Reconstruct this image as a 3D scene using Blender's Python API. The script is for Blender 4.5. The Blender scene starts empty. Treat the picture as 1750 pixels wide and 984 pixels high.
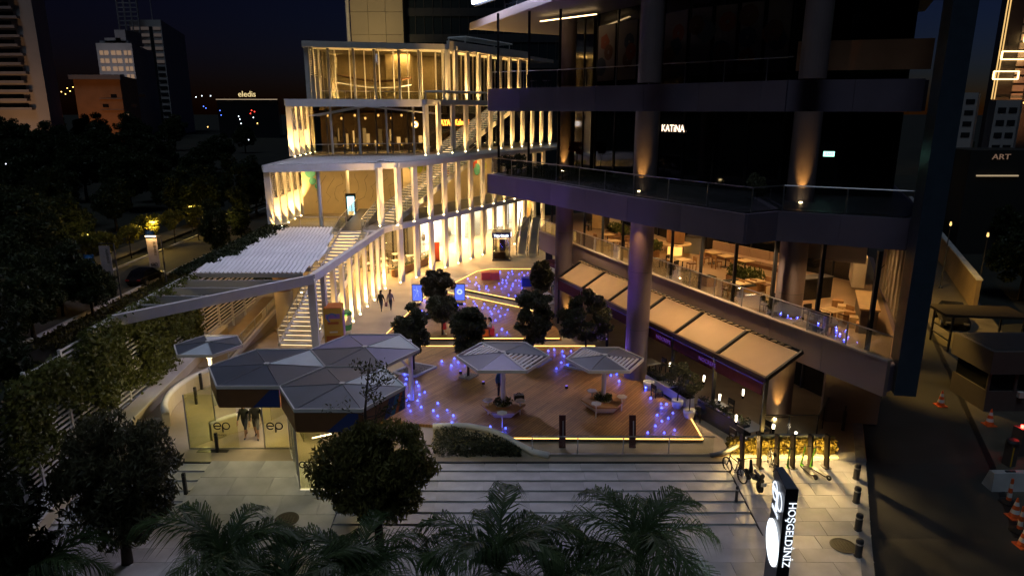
import bpy, math, random
import numpy as np
from mathutils import Vector, Matrix, Euler

# ------------------------------------------------------------------ camera, sky, moonlight, exposure
SC = bpy.context.scene
COL = SC.collection
H = 15.0
PITCH = math.radians(14.604)
cd = bpy.data.cameras.new('camera'); cam = bpy.data.objects.new('camera', cd); COL.objects.link(cam)
cd.sensor_width = 36.0; cd.lens = 24.0; cd.clip_start = 0.1; cd.clip_end = 6000
cam.location = (0, 0, H); cam.rotation_euler = (math.radians(90) - PITCH, 0, 0)
SC.camera = cam
world = bpy.data.worlds.new('World'); SC.world = world; world.use_nodes = True
wn = world.node_tree.nodes; wl = world.node_tree.links
sky = wn.new('ShaderNodeTexSky'); sky.sky_type = 'NISHITA'; sky.sun_disc = False
sky.sun_elevation = math.radians(-3.0); sky.sun_rotation = math.radians(45); sky.altitude = 50
sky.air_density = 0.8; sky.dust_density = 0.2; sky.ozone_density = 4.0
bg = wn['Background']; wl.new(sky.outputs[0], bg.inputs[0]); bg.inputs[1].default_value = 0.062
sd = bpy.data.lights.new('moon', 'SUN'); sd.energy = 0.30; sd.angle = math.radians(25); sd.color = (0.66, 0.82, 1.0)
moon = bpy.data.objects.new('moon', sd); COL.objects.link(moon)
moon.rotation_euler = (math.radians(24), 0, math.radians(-20))
vs = SC.view_settings; vs.view_transform = 'Standard'; vs.look = 'None'; vs.exposure = 0.2; vs.gamma = 1.0
SC.display_settings.display_device = 'sRGB'
cy = SC.cycles
cy.use_denoising = True; cy.max_bounces = 6; cy.diffuse_bounces = 2; cy.glossy_bounces = 3
cy.transparent_max_bounces = 14; cy.transmission_bounces = 4; cy.sample_clamp_indirect = 2.5
cy.sample_clamp_direct = 30; cy.use_light_tree = True; cy.caustics_reflective = False; cy.caustics_refractive = False
cy.use_adaptive_sampling = True; cy.adaptive_threshold = 0.03
RNG = random.Random(7)
NR = np.random.default_rng(11)
rad = math.radians

# plan layout tool: a point of the photograph dropped on a level z
S_, C_ = math.sin(PITCH), math.cos(PITCH)
def P(x, y, z=0.0):
    r = (x - 875) / 1166.7; v = (492 - y) / 1166.7
    Yr = C_ + v * S_; Zr = -S_ + v * C_
    t = (z - H) / Zr
    return Vector((r * t, Yr * t, z))
DROP = 0.42
def zg(Y):  # forecourt: level plaza, slope (ramps and steps) down to the pavement
    if Y >= 27.25: return 0.0
    if Y <= 22.4: return -DROP
    return -DROP * (27.25 - Y) / 4.85

# ------------------------------------------------------------------ materials
MATS = {}
def M(name, col=(0.5, 0.5, 0.5), rough=0.6, metal=0.0, emit=None, es=0.0, var=0.0, scale=3.0, bump=0.0, spec=0.5, bscale=None, stretch=None):
    if name in MATS: return MATS[name]
    m = bpy.data.materials.new(name); m.use_nodes = True; MATS[name] = m
    nt = m.node_tree; b = nt.nodes['Principled BSDF']
    b.inputs['Base Color'].default_value = (*col, 1); b.inputs['Roughness'].default_value = rough
    b.inputs['Metallic'].default_value = metal; b.inputs['Specular IOR Level'].default_value = spec
    if emit:
        b.inputs['Emission Color'].default_value = (*emit, 1); b.inputs['Emission Strength'].default_value = es
    if var or bump:
        tc = nt.nodes.new('ShaderNodeTexCoord')
        vec = tc.outputs['Object']
        if stretch:
            mp = nt.nodes.new('ShaderNodeMapping'); mp.inputs['Scale'].default_value = stretch
            nt.links.new(vec, mp.inputs[0]); vec = mp.outputs[0]
        n1 = nt.nodes.new('ShaderNodeTexNoise'); n1.inputs['Scale'].default_value = scale; n1.inputs['Detail'].default_value = 6
        nt.links.new(vec, n1.inputs['Vector'])
        if var:
            mr = nt.nodes.new('ShaderNodeMapRange'); mr.inputs[1].default_value = 0.3; mr.inputs[2].default_value = 0.7
            mr.inputs[3].default_value = 1 - var; mr.inputs[4].default_value = 1 + var
            nt.links.new(n1.outputs[0], mr.inputs[0])
            oi = nt.nodes.new('ShaderNodeObjectInfo')
            mr2 = nt.nodes.new('ShaderNodeMapRange'); mr2.inputs[3].default_value = 1 - var * .6; mr2.inputs[4].default_value = 1 + var * .6
            nt.links.new(oi.outputs['Random'], mr2.inputs[0])
            mu = nt.nodes.new('ShaderNodeMath'); mu.operation = 'MULTIPLY'
            nt.links.new(mr.outputs[0], mu.inputs[0]); nt.links.new(mr2.outputs[0], mu.inputs[1])
            mx = nt.nodes.new('ShaderNodeMix'); mx.data_type = 'RGBA'; mx.blend_type = 'MULTIPLY'; mx.inputs[0].default_value = 1
            mx.inputs[6].default_value = (*col, 1); nt.links.new(mu.outputs[0], mx.inputs[7])
            nt.links.new(mx.outputs[2], b.inputs['Base Color'])
            rr = nt.nodes.new('ShaderNodeMapRange'); rr.inputs[3].default_value = max(.05, rough - .12); rr.inputs[4].default_value = min(1, rough + .12)
            nt.links.new(n1.outputs[0], rr.inputs[0]); nt.links.new(rr.outputs[0], b.inputs['Roughness'])
        if bump:
            n2 = nt.nodes.new('ShaderNodeTexNoise'); n2.inputs['Scale'].default_value = bscale or scale * 6; n2.inputs['Detail'].default_value = 5
            nt.links.new(vec, n2.inputs['Vector'])
            bp = nt.nodes.new('ShaderNodeBump'); bp.inputs['Strength'].default_value = bump; bp.inputs['Distance'].default_value = 0.03
            nt.links.new(n2.outputs[0], bp.inputs['Height']); nt.links.new(bp.outputs[0], b.inputs['Normal'])
    return m
def E(name, col, s): return M(name, (0.02, 0.02, 0.02), 0.5, 0, col, s)
def GLASS(name, tint=(0.9, 0.95, 0.9), refl=0.12, rough=0.02):
    if name in MATS: return MATS[name]
    m = bpy.data.materials.new(name); m.use_nodes = True; MATS[name] = m
    nt = m.node_tree; nt.nodes.remove(nt.nodes['Principled BSDF']); out = nt.nodes['Material Output']
    tr = nt.nodes.new('ShaderNodeBsdfTransparent'); tr.inputs[0].default_value = (*tint, 1)
    gl = nt.nodes.new('ShaderNodeBsdfGlossy'); gl.inputs['Roughness'].default_value = rough
    lw = nt.nodes.new('ShaderNodeFresnel'); lw.inputs[0].default_value = 1.5
    ad = nt.nodes.new('ShaderNodeMath'); ad.operation = 'MULTIPLY'; ad.inputs[1].default_value = refl / 0.04 * 0.5; ad.use_clamp = True
    mx = nt.nodes.new('ShaderNodeMixShader')
    nt.links.new(lw.outputs[0], ad.inputs[0]); nt.links.new(ad.outputs[0], mx.inputs[0])
    nt.links.new(tr.outputs[0], mx.inputs[1]); nt.links.new(gl.outputs[0], mx.inputs[2]); nt.links.new(mx.outputs[0], out.inputs[0])
    return m
def WOODDECK(name, col, ang, width=0.14):
    """boards only: dark joints, board-to-board tone and grain"""
    if name in MATS: return MATS[name]
    m = bpy.data.materials.new(name); m.use_nodes = True; MATS[name] = m
    nt = m.node_tree; N = nt.nodes; L = nt.links; b = N['Principled BSDF']
    tc = N.new('ShaderNodeTexCoord'); mp = N.new('ShaderNodeMapping'); mp.inputs['Rotation'].default_value = (0, 0, ang)
    L.new(tc.outputs['Object'], mp.inputs[0])
    br = N.new('ShaderNodeTexBrick'); br.inputs['Scale'].default_value = 1.0; br.inputs['Brick Width'].default_value = 2.4
    br.inputs['Row Height'].default_value = width; br.inputs['Mortar Size'].default_value = 0.012; br.offset = 0.37
    br.inputs['Color1'].default_value = (col[0] * .78, col[1] * .76, col[2] * .74, 1); br.inputs['Color2'].default_value = (col[0] * 1.22, col[1] * 1.22, col[2] * 1.2, 1)
    br.inputs['Mortar'].default_value = (col[0] * .25, col[1] * .22, col[2] * .2, 1)
    L.new(mp.outputs[0], br.inputs[0])
    n = N.new('ShaderNodeTexNoise'); n.inputs['Scale'].default_value = 0.5; n.inputs['Detail'].default_value = 5; L.new(tc.outputs['Object'], n.inputs[0])
    mr = N.new('ShaderNodeMapRange'); mr.inputs[1].default_value = .3; mr.inputs[2].default_value = .7; mr.inputs[3].default_value = .75; mr.inputs[4].default_value = 1.25
    L.new(n.outputs[0], mr.inputs[0])
    mx = N.new('ShaderNodeMix'); mx.data_type = 'RGBA'; mx.blend_type = 'MULTIPLY'; mx.inputs[0].default_value = 1
    L.new(br.outputs[0], mx.inputs[6]); L.new(mr.outputs[0], mx.inputs[7]); L.new(mx.outputs[2], b.inputs['Base Color'])
    b.inputs['Roughness'].default_value = 0.5
    bp = N.new('ShaderNodeBump'); bp.inputs['Strength'].default_value = .5; bp.inputs['Distance'].default_value = .02
    L.new(br.outputs['Fac'], bp.inputs['Height']); bp.invert = True; L.new(bp.outputs[0], b.inputs['Normal'])
    return m
def LEAF(name, col, var=0.5):
    if name in MATS: return MATS[name]
    m = bpy.data.materials.new(name); m.use_nodes = True; MATS[name] = m
    nt = m.node_tree; N = nt.nodes; L = nt.links; b = N['Principled BSDF']
    tc = N.new('ShaderNodeTexCoord'); n = N.new('ShaderNodeTexNoise'); n.inputs['Scale'].default_value = 1.7; n.inputs['Detail'].default_value = 8
    n.inputs['Roughness'].default_value = .8; L.new(tc.outputs['Object'], n.inputs[0])
    cr = N.new('ShaderNodeValToRGB'); cr.color_ramp.elements[0].position = .3; cr.color_ramp.elements[1].position = .7
    cr.color_ramp.elements[0].color = (col[0] * (1 - var), col[1] * (1 - var), col[2] * (1 - var), 1)
    cr.color_ramp.elements[1].color = (col[0] * (1 + var) * 1.15, col[1] * (1 + var), col[2] * (1 + var * .5), 1)
    L.new(n.outputs[0], cr.inputs[0]); L.new(cr.outputs[0], b.inputs['Base Color'])
    b.inputs['Roughness'].default_value = .5; b.inputs['Specular IOR Level'].default_value = .35
    tl = N.new('ShaderNodeBsdfTranslucent'); L.new(cr.outputs[0], tl.inputs[0]); ms = N.new('ShaderNodeMixShader'); ms.inputs[0].default_value = .35
    L.new(b.outputs[0], ms.inputs[1]); L.new(tl.outputs[0], ms.inputs[2]); L.new(ms.outputs[0], N['Material Output'].inputs[0])
    return m

WHITE = M('white_painted_steel', (0.72, 0.70, 0.67), .45, 0, var=.06, scale=1.5)
WHITE2 = M('white_corrugated_sheet', (0.82, 0.82, 0.80), .45, 0, var=.08, scale=1.0)
PLASTER = M('cream_plaster', (0.62, 0.54, 0.38), .8, 0, var=.07, scale=1.2, bump=.05)
STONE = M('plaza_stone', (0.36, 0.295, 0.215), .5, 0, var=.22, scale=.6, bump=.08, bscale=14)
STEPST = M('step_stone', (0.47, 0.47, 0.475), .6, 0, var=.22, scale=.9, bump=.12, bscale=25)
JOINT = M('step_joint_shadow_gap', (0.06, 0.06, 0.06), .9)
ASPH = M('asphalt', (0.045, 0.043, 0.04), .75, 0, var=.3, scale=.6, bump=.4, bscale=40)
SETTS = M('paving_setts', (0.12, 0.105, 0.08), .5, 0, var=.3, scale=1.2, bump=.5, bscale=22)
SOIL = M('dark_soil', (0.022, 0.022, 0.015), .95, 0, var=.4, scale=.15)
DECK = WOODDECK('deck_boards', (0.33, 0.17, 0.06), rad(-57))
WOOD = M('warm_oak', (0.40, 0.22, 0.09), .5, 0, var=.2, scale=2, stretch=(1, 6, 1))
WOODD = M('dark_timber', (0.16, 0.075, 0.035), .55, 0, var=.25, scale=3)
BLACK = M('black_steel', (0.018, 0.018, 0.02), .4, .2)
DGREY = M('dark_grey_metal', (0.06, 0.062, 0.068), .45, .3, var=.1)
GREYM = M('grey_zinc', (0.175, 0.19, 0.21), .5, .25, var=.12, scale=.9)
GREYD = M('slate_zinc', (0.115, 0.13, 0.155), .5, .25, var=.12, scale=.9)
PALEP = M('pale_blue_panel', (0.55, 0.63, 0.66), .35, 0, var=.06)
FASC = M('tower_cladding', (0.175, 0.14, 0.195), .55, .1, var=.12, scale=.5)
COLM = M('column_render', (0.165, 0.13, 0.14), .6, 0, var=.08, scale=1)
DGLASS = M('dark_curtain_glass', (0.006, 0.007, 0.009), .06, 0, spec=.6)
CLEAR = GLASS('clear_glass', (0.92, 0.95, 0.92), .045)
YGLASS = GLASS('greenish_glass', (0.93, 0.94, 0.78), .05)
SGLASS = GLASS('smoked_glass', (0.58, 0.57, 0.52), .05)
STEEL = M('brushed_steel', (0.55, 0.55, 0.56), .3, .9)
WARM = (1.0, 0.57, 0.17); WARM2 = (1.0, 0.54, 0.17); CREAM = (1.0, 0.90, 0.74)
E_UP = E('uplight_lens', (1.0, 0.74, 0.34), 30)
E_LED = E('warm_led_strip', (1.0, 0.52, 0.12), 3.2)
E_STEP = E('step_led', (1.0, 0.70, 0.36), 1.8)
E_BLUE = E('blue_deck_led', (0.035, 0.055, 1.0), 11)
E_WHITE = E('white_lit_sign', (0.75, 0.85, 1.0), 6)
E_LAMP = E('warm_bulb', (1.0, 0.72, 0.40), 12)
SKIN = M('skin', (0.45, 0.26, 0.17), .55)

# ------------------------------------------------------------------ mesh helpers
ORG = {}
class MB:
    def __init__(s): s.v = []; s.f = []; s.mi = []; s.cur = 0
    def _add(s, vs, fs):
        n = len(s.v); s.v.extend([tuple(p) for p in vs]); s.f.extend([tuple(n + i for i in f) for f in fs]); s.mi.extend([s.cur] * len(fs)); return s
    def box(s, x0, x1, y0, y1, z0, z1):
        return s._add([(x0,y0,z0),(x1,y0,z0),(x1,y1,z0),(x0,y1,z0),(x0,y0,z1),(x1,y0,z1),(x1,y1,z1),(x0,y1,z1)],
                      [(0,3,2,1),(4,5,6,7),(0,1,5,4),(1,2,6,5),(2,3,7,6),(3,0,4,7)])
    def cbox(s, c, d, rz=0.0, rx=0.0, ry=0.0):
        R = Euler((rx, ry, rz)).to_matrix(); c = Vector(c); hx, hy, hz = d[0]/2, d[1]/2, d[2]/2
        vs = [c + R @ Vector(p) for p in [(-hx,-hy,-hz),(hx,-hy,-hz),(hx,hy,-hz),(-hx,hy,-hz),(-hx,-hy,hz),(hx,-hy,hz),(hx,hy,hz),(-hx,hy,hz)]]
        return s._add(vs, [(0,3,2,1),(4,5,6,7),(0,1,5,4),(1,2,6,5),(2,3,7,6),(3,0,4,7)])
    def bar(s, p, q, w, h=None):
        p = Vector(p); q = Vector(q); h = h or w; d = (q - p).normalized()
        up = Vector((0,0,1)) if abs(d.z) < .98 else Vector((0,1,0))
        sx = d.cross(up).normalized() * (w/2); sz = sx.cross(d).normalized() * (h/2)
        vs = [p-sx-sz, p+sx-sz, p+sx+sz, p-sx+sz, q-sx-sz, q+sx-sz, q+sx+sz, q-sx+sz]
        return s._add(vs, [(0,1,2,3),(7,6,5,4),(4,5,1,0),(5,6,2,1),(6,7,3,2),(7,4,0,3)])
    def tube(s, pts, r, n=6, cap=True):
        pts = [Vector(p) for p in pts]; rs = r if isinstance(r, (list, tuple)) else [r]*len(pts)
        base = len(s.v); rings = []
        for i, p in enumerate(pts):
            d = (pts[min(i+1, len(pts)-1)] - pts[max(i-1, 0)]).normalized()
            up = Vector((0,0,1)) if abs(d.z) < .95 else Vector((1,0,0))
            a = d.cross(up).normalized(); b = a.cross(d).normalized()
            rings.append([p + (a*math.cos(2*math.pi*k/n) + b*math.sin(2*math.pi*k/n))*rs[i] for k in range(n)])
        vs = [v for r_ in rings for v in r_]; fs = []
        for i in range(len(pts)-1):
            for k in range(n): fs.append((i*n+k, i*n+(k+1)%n, (i+1)*n+(k+1)%n, (i+1)*n+k))
        if cap: fs.append(tuple(range(n))[::-1]); fs.append(tuple((len(pts)-1)*n+k for k in range(n)))
        return s._add(vs, fs)
    def cyl(s, c, r, z0, z1, n=16, r1=None):
        r1 = r if r1 is None else r1; vs = []
        for z, q in ((z0, r), (z1, r1)):
            for k in range(n):
                a = 2*math.pi*k/n; vs.append((c[0]+q*math.cos(a), c[1]+q*math.sin(a), z))
        fs = [(k, (k+1)%n, n+(k+1)%n, n+k) for k in range(n)] + [tuple(range(n))[::-1], tuple(range(n, 2*n))]
        return s._add(vs, fs)
    def lathe(s, c, prof, n=16):
        vs = []; m = len(prof)
        for r, z in prof:
            for k in range(n):
                a = 2*math.pi*k/n; vs.append((c[0]+r*math.cos(a), c[1]+r*math.sin(a), c[2]+z))
        fs = [(i*n+k, i*n+(k+1)%n, (i+1)*n+(k+1)%n, (i+1)*n+k) for i in range(m-1) for k in range(n)]
        fs += [tuple(range(n))[::-1], tuple((m-1)*n+k for k in range(n))]
        return s._add(vs, fs)
    def prism(s, poly, z0, z1):
        a = sum(poly[i][0]*poly[(i+1)%len(poly)][1]-poly[(i+1)%len(poly)][0]*poly[i][1] for i in range(len(poly)))
        if a < 0: poly = poly[::-1]
        n = len(poly); vs = [(p[0],p[1],z0) for p in poly] + [(p[0],p[1],z1) for p in poly]
        return s._add(vs, [tuple(range(n))[::-1], tuple(range(n,2*n))] + [(i,(i+1)%n,n+(i+1)%n,n+i) for i in range(n)])
    def quad(s, *p): return s._add(p, [tuple(range(len(p)))])
    def wall(s, a, b, z0, z1, t=0.1):
        a = Vector((a[0],a[1],0)); b = Vector((b[0],b[1],0)); nrm = (b-a).normalized().cross(Vector((0,0,1)))*(t/2)
        return s.prism([tuple((a-nrm).xy), tuple((b-nrm).xy), tuple((b+nrm).xy), tuple((a+nrm).xy)], z0, z1)
    def ring(s, c, r, w, t, axis_u, axis_v, n=28, a0=0.0, a1=2*math.pi):
        """flat ring (logo stroke) in the plane u,v, thickness t along u x v"""
        c = Vector(c); u = Vector(axis_u).normalized(); v = Vector(axis_v).normalized(); nn = u.cross(v)*t
        full = abs(a1-a0-2*math.pi) < 1e-4; m = n if full else n+1; vs = []
        for k in range(m):
            a = a0+(a1-a0)*k/n; d = u*math.cos(a)+v*math.sin(a)
            vs += [c+d*(r-w/2), c+d*(r+w/2), c+d*(r+w/2)+nn, c+d*(r-w/2)+nn]
        fs = []
        for k in range(n if full else n):
            i, j = k*4, ((k+1)%m)*4
            for q in range(4): fs.append((i+q, i+(q+1)%4, j+(q+1)%4, j+q))
        return s._add(vs, fs)
    def build(s, name, mat, parent=None, smooth=False, label=None, cat=None, group=None, kind=None):
        me = bpy.data.meshes.new(name)
        o3 = ORG.get(parent.name, Vector((0,0,0))) if parent else Vector((0,0,0))
        vs = s.v if o3.length == 0 else [(p[0]-o3.x, p[1]-o3.y, p[2]-o3.z) for p in s.v]
        me.from_pydata(vs, [], s.f)
        mats = mat if isinstance(mat, (list, tuple)) else [mat]
        for m in mats: me.materials.append(m)
        if len(mats) > 1: me.polygons.foreach_set('material_index', s.mi)
        if smooth: me.polygons.foreach_set('use_smooth', [True]*len(me.polygons))
        me.update()
        return link(name, me, parent, label, cat, group, kind)
def link(name, data, parent=None, label=None, cat=None, group=None, kind=None):
    o = bpy.data.objects.new(name, data); COL.objects.link(o)
    if parent:
        o.parent = parent; ORG[o.name] = ORG.get(parent.name, Vector((0,0,0)))
    if label: o['label'] = label
    if cat: o['category'] = cat
    if group: o['group'] = group
    if kind: o['kind'] = kind
    return o
def thing(name, label, cat, loc=(0,0,0), group=None):
    o = bpy.data.objects.new(name, None); COL.objects.link(o); o.location = loc; o.empty_display_size = .2
    ORG[o.name] = Vector(loc); o['label'] = label; o['category'] = cat
    if group: o['group'] = group
    return o
def inst(src, name, parent, loc=(0,0,0), rz=0.0, scale=None, rot=None, mat=None):
    o = bpy.data.objects.new(name, src.data if hasattr(src, 'data') else src); COL.objects.link(o); o.parent = parent
    off = ORG.get(parent.name, Vector((0,0,0))) if parent else Vector((0,0,0))
    o.location = Vector(loc) - off; o.rotation_euler = rot or (0,0,rz)
    if scale: o.scale = scale if hasattr(scale, '__len__') else (scale,)*3
    return o
def mesh_of(mb, name, mat, smooth=False):
    me = bpy.data.meshes.new(name); me.from_pydata(mb.v, [], mb.f)
    for m in (mat if isinstance(mat, (list, tuple)) else [mat]): me.materials.append(m)
    if isinstance(mat, (list, tuple)): me.polygons.foreach_set('material_index', mb.mi)
    if smooth: me.polygons.foreach_set('use_smooth', [True]*len(me.polygons))
    me.update(); return me
KIDS = {}
def copy_tree(root, loc, rz=0.0, label=None, scale=None, parent=None, rot=None):
    kids = list(root.children)
    c = root.copy(); COL.objects.link(c); c.parent = parent
    if parent is None:
        c.location = loc; c.rotation_euler = rot or (0,0,rz)
        if scale: c.scale = (scale,)*3 if not hasattr(scale, '__len__') else scale
        if label: c['label'] = label
    for k in kids: copy_tree(k, None, parent=c)
    return c
def lamp(typ, loc, energy, col, parent=None, size=.05, target=None, spot=None, blend=.6, sx=None, sy=None):
    l = bpy.data.lights.new('lamp_light', typ); l.energy = energy; l.color = col
    if typ == 'SPOT': l.spot_size = spot; l.spot_blend = blend; l.shadow_soft_size = size
    elif typ == 'POINT': l.shadow_soft_size = size
    elif typ == 'AREA':
        l.shape = 'RECTANGLE'; l.size = sx; l.size_y = sy
    o = bpy.data.objects.new('lamp_light', l); COL.objects.link(o)
    off = Vector((0,0,0))
    if parent: o.parent = parent; off = ORG.get(parent.name, off)
    o.location = Vector(loc) - off
    if target is not None:
        o.rotation_euler = (Vector(target) - Vector(loc)).to_track_quat('-Z', 'Y').to_euler()
    return o
def text(body, name, size, mat, loc, rot, parent=None, ext=.01, align='LEFT', label=None, cat=None, sx=1.0):
    c = bpy.data.curves.new(name, 'FONT'); c.body = body; c.size = size; c.extrude = ext; c.align_x = align; c.resolution_u = 3
    c.materials.append(mat); tmp = bpy.data.objects.new(name, c); COL.objects.link(tmp)
    me = bpy.data.meshes.new_from_object(tmp.evaluated_get(bpy.context.evaluated_depsgraph_get())); bpy.data.objects.remove(tmp)
    o = bpy.data.objects.new(name, me); COL.objects.link(o)
    off = Vector((0,0,0))
    if parent: o.parent = parent; off = ORG.get(parent.name, off)
    o.location = Vector(loc) - off; o.rotation_euler = rot; o.scale = (sx, 1, 1)
    if label: o['label'] = label
    if cat: o['category'] = cat
    return o
def face_rot(nx, ny):  # rotation for text standing upright, facing horizontally towards (nx, ny)
    return (math.pi/2, 0, math.atan2(ny, nx) + math.pi/2)
def lerp(a, b, t): return a + (b - a) * t
def along(pts, step):
    """points every step metres along a polyline, with the local direction"""
    out = []; rest = 0.0
    for a, b in zip(pts[:-1], pts[1:]):
        a = Vector(a); b = Vector(b); L = (b-a).length; d = (b-a)/L; t = rest
        while t < L: out.append((a+d*t, d)); t += step
        rest = t - L
    return out

# ------------------------------------------------------------------ ground, roads, plaza, steps
def xr(Y): return 12.8 + (Y - 20.87) * 0.45          # kerb of the street on the right
MB().quad((-1500,-300,-1.3),(1500,-300,-1.3),(1500,2500,-1.3),(-1500,2500,-1.3)).build('ground', SOIL, kind='structure')
MB().prism([(-21.2,27.25),(xr(27.25),27.25),(xr(60),60),(xr(100),100),(-21.2,100)], -1.25, 0).build('plaza_pavement', STONE, kind='structure')
mb = MB(); ys = [4, 22.4, 27.25, 40, 60, 100, 160]
for a, b in zip(ys[:-1], ys[1:]):
    mb.quad((xr(a)-.05,a,zg(a)-.12),(xr(a)+10.6,a,zg(a)-.12),(xr(b)+10.6,b,zg(b)-.12),(xr(b)-.05,b,zg(b)-.12))
mb.build('road', ASPH, kind='structure')
mb = MB()
for a, b in zip([22.4,27.25,34,42,52], [27.25,34,42,52,120]):
    wa = 5.6 if a > 25 else 5.4
    mb.quad((xr(a)+wa,a,zg(a)-.11),(xr(a)+10.5,a,zg(a)-.11),(xr(b)+10.5,b,zg(b)-.11),(xr(b)+5.6,b,zg(b)-.11))
mb.build('paved_lane', SETTS, kind='structure')
mb = MB()
for a, b in zip([22.4,27.25], [27.25,60]):
    mb.bar((xr(a)+5.5,a,zg(a)-.10),(xr(b)+5.5,b,zg(b)-.10),.26,.02)
mb.build('drain_channel', BLACK, kind='structure')
# left street and its verge
MB().quad((-41,10,-1.06),(-34.6,10,-1.06),(-35.2,160,-1.06),(-41.5,160,-1.06)).build('street', M('street_asphalt',(0.07,0.06,0.045),.8,0,var=.25,scale=.5,bump=.3,bscale=30), kind='structure')
mb = MB(); mb.bar((-34.5,10,-1.0),(-35.1,160,-1.0),.22,.24); mb.bar((-41.1,10,-1.0),(-41.6,160,-1.0),.22,.24); mb.build('kerb', STEPST, kind='structure')
MB().quad((-46.5,10,-.96),(-43.6,10,-.96),(-44.2,160,-.96),(-47.2,160,-.96)).build('footpath', M('footpath_slabs',(0.11,0.09,0.06),.8,0,var=.2,scale=1), kind='structure')
# sloping forecourt (two ramps), pavement in front
def slope(name, x0, x1a, x1b):
    MB()._add([(x0,27.25,0),(x1b,27.25,0),(x1a,22.4,-DROP),(x0,22.4,-DROP),(x0,27.25,-1.3),(x1b,27.25,-1.3),(x1a,22.4,-1.3),(x0,22.4,-1.3)],
        [(0,3,2,1),(4,5,6,7),(0,1,5,4),(1,2,6,5),(2,3,7,6),(3,0,4,7)]).build(name, JOINT, kind='structure')
    return bpy.data.objects[name]
ramp_l = slope('entrance_ramp', -13.25, -6.9, -6.9); ramp_r = slope('bicycle_ramp', 9.4, xr(22.4)-.1, xr(27.25)-.1)
side = MB().prism([(-30,4),(xr(4)-.1,4),(xr(22.4)-.1,22.4),(-30,22.4)], -1.25, -DROP-.005).build('pavement', JOINT, kind='structure')
RX = math.atan2(DROP, 4.85)
def tiles(parent, x0, x1, y0, y1, tx, ty, mat, stag=.5, name='paving_slab', xlim=None, jit=.004):
    me = mesh_of(MB().cbox((0,0,0),(tx-.012,ty-.012,.03)), name, mat); r = 0; y = y0
    while y < y1 - 1e-3:
        yc = y + ty/2; x = x0 - (tx*stag if r % 2 else 0)
        while x < x1:
            xa, xb = max(x, x0), min(x+tx, x1 if xlim is None else min(x1, xlim(yc)-ty*.25))
            if xb - xa > .12:
                o = inst(me, name, parent, ((xa+xb)/2, yc, zg(yc)+.004+RNG.uniform(-jit,jit)), scale=((xb-xa)/tx,1,1), rot=((RX if 22.4 < yc < 27.25 else 0),0,0))
            x += tx
        y += ty; r += 1
tiles(ramp_r, 9.42, 17, 22.4, 27.25, 1.2, .808, STEPST, xlim=xr)
tiles(ramp_l, -13.25, -6.9, 22.4, 27.25, 1.588, 1.2125, STEPST)
tiles(side, -22, 13.6, 19.28, 22.4, 1.8, .78, STEPST, xlim=xr)
def steps(name, x0, x1):
    n = 7; dep = 4.85/n; rise = DROP/n; m = MB()
    for k in range(n): m.box(x0, x1, 27.25-dep*(k+1)+(.03 if k < n-1 else 0), 27.25-dep*k+.03, -1.28, -rise*(k+1)-.05)
    st = m.build(name, M('riser_stone',(0.40,0.39,0.38),.8,0,var=.15), kind='structure')
    me = {L: mesh_of(MB().cbox((0,0,-.012),(L-.012,dep-.012,.075)), 'step_tread', STEPST) for L in (1.4, 1.9, 2.4)}
    for k in range(n):
        x = x0
        while x < x1 - .05:
            L = RNG.choice((1.4, 1.9, 2.4)); xe = min(x+L, x1)
            inst(me[L], 'step_tread', st, ((x+xe)/2, 27.25-dep*(k+.5)-.005, -rise*(k+1)-.02), scale=((xe-x)/L,1,1)); x = xe
    MB().box(x0, x1, 27.16, 27.262, -.3, -.004).build('top_riser', BLACK, st)
    return st
steps('entrance_steps', -6.9, 9.38); steps('garden_steps', -18.9, -13.27)
m = MB()
for a, b in zip([4,22.4,27.25],[22.4,27.25,60]): m._add([(xr(a)-.5,a,zg(a)-.2),(xr(a)-.05,a,zg(a)-.2),(xr(b)-.05,b,zg(b)-.2),(xr(b)-.5,b,zg(b)-.2),(xr(a)-.5,a,zg(a)+.03),(xr(a)-.05,a,zg(a)+.03),(xr(b)-.05,b,zg(b)+.03),(xr(b)-.5,b,zg(b)+.03)], [(0,3,2,1),(4,5,6,7),(0,1,5,4),(1,2,6,5),(2,3,7,6),(3,0,4,7)])
m.build('kerb', M('kerb_granite',(0.24,0.24,0.25),.7,0,var=.25,scale=2), kind='structure')
# manhole covers
for nm, (x, y), lb in (('manhole_cover',(490,887),'round cast iron manhole cover on the pale pavement below the glass entrance'),
                       ('manhole_cover',(1441,933),'round cast iron manhole cover beside the tall illuminated sign')):
    p = P(x, y, -.6); p = P(x, y, zg(p.y)); p.z = zg(p.y)+.022
    t = thing(nm, lb, 'manhole cover', p)
    rx = RX if 22.4 < p.y < 27.25 else 0
    m = MB(); m.cyl((0,0), .42, 0, .012, 28); o = m.build('cover_plate', M('cast_iron',(0.03,0.028,0.026),.6,.6), None); o.parent = t; o.rotation_euler = (rx,0,0)
    m = MB(); m.ring((0,0,.012), .44, .05, .008, (1,0,0),(0,1,0)); [m.cbox((.12*i,0,.016),(.04,.6-.1*abs(i),.006)) for i in (-2,-1,0,1,2)]
    o = m.build('cover_rim', M('cast_iron2',(0.05,0.048,0.045),.5,.7), None); o.parent = t; o.rotation_euler = (rx,0,0)

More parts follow.
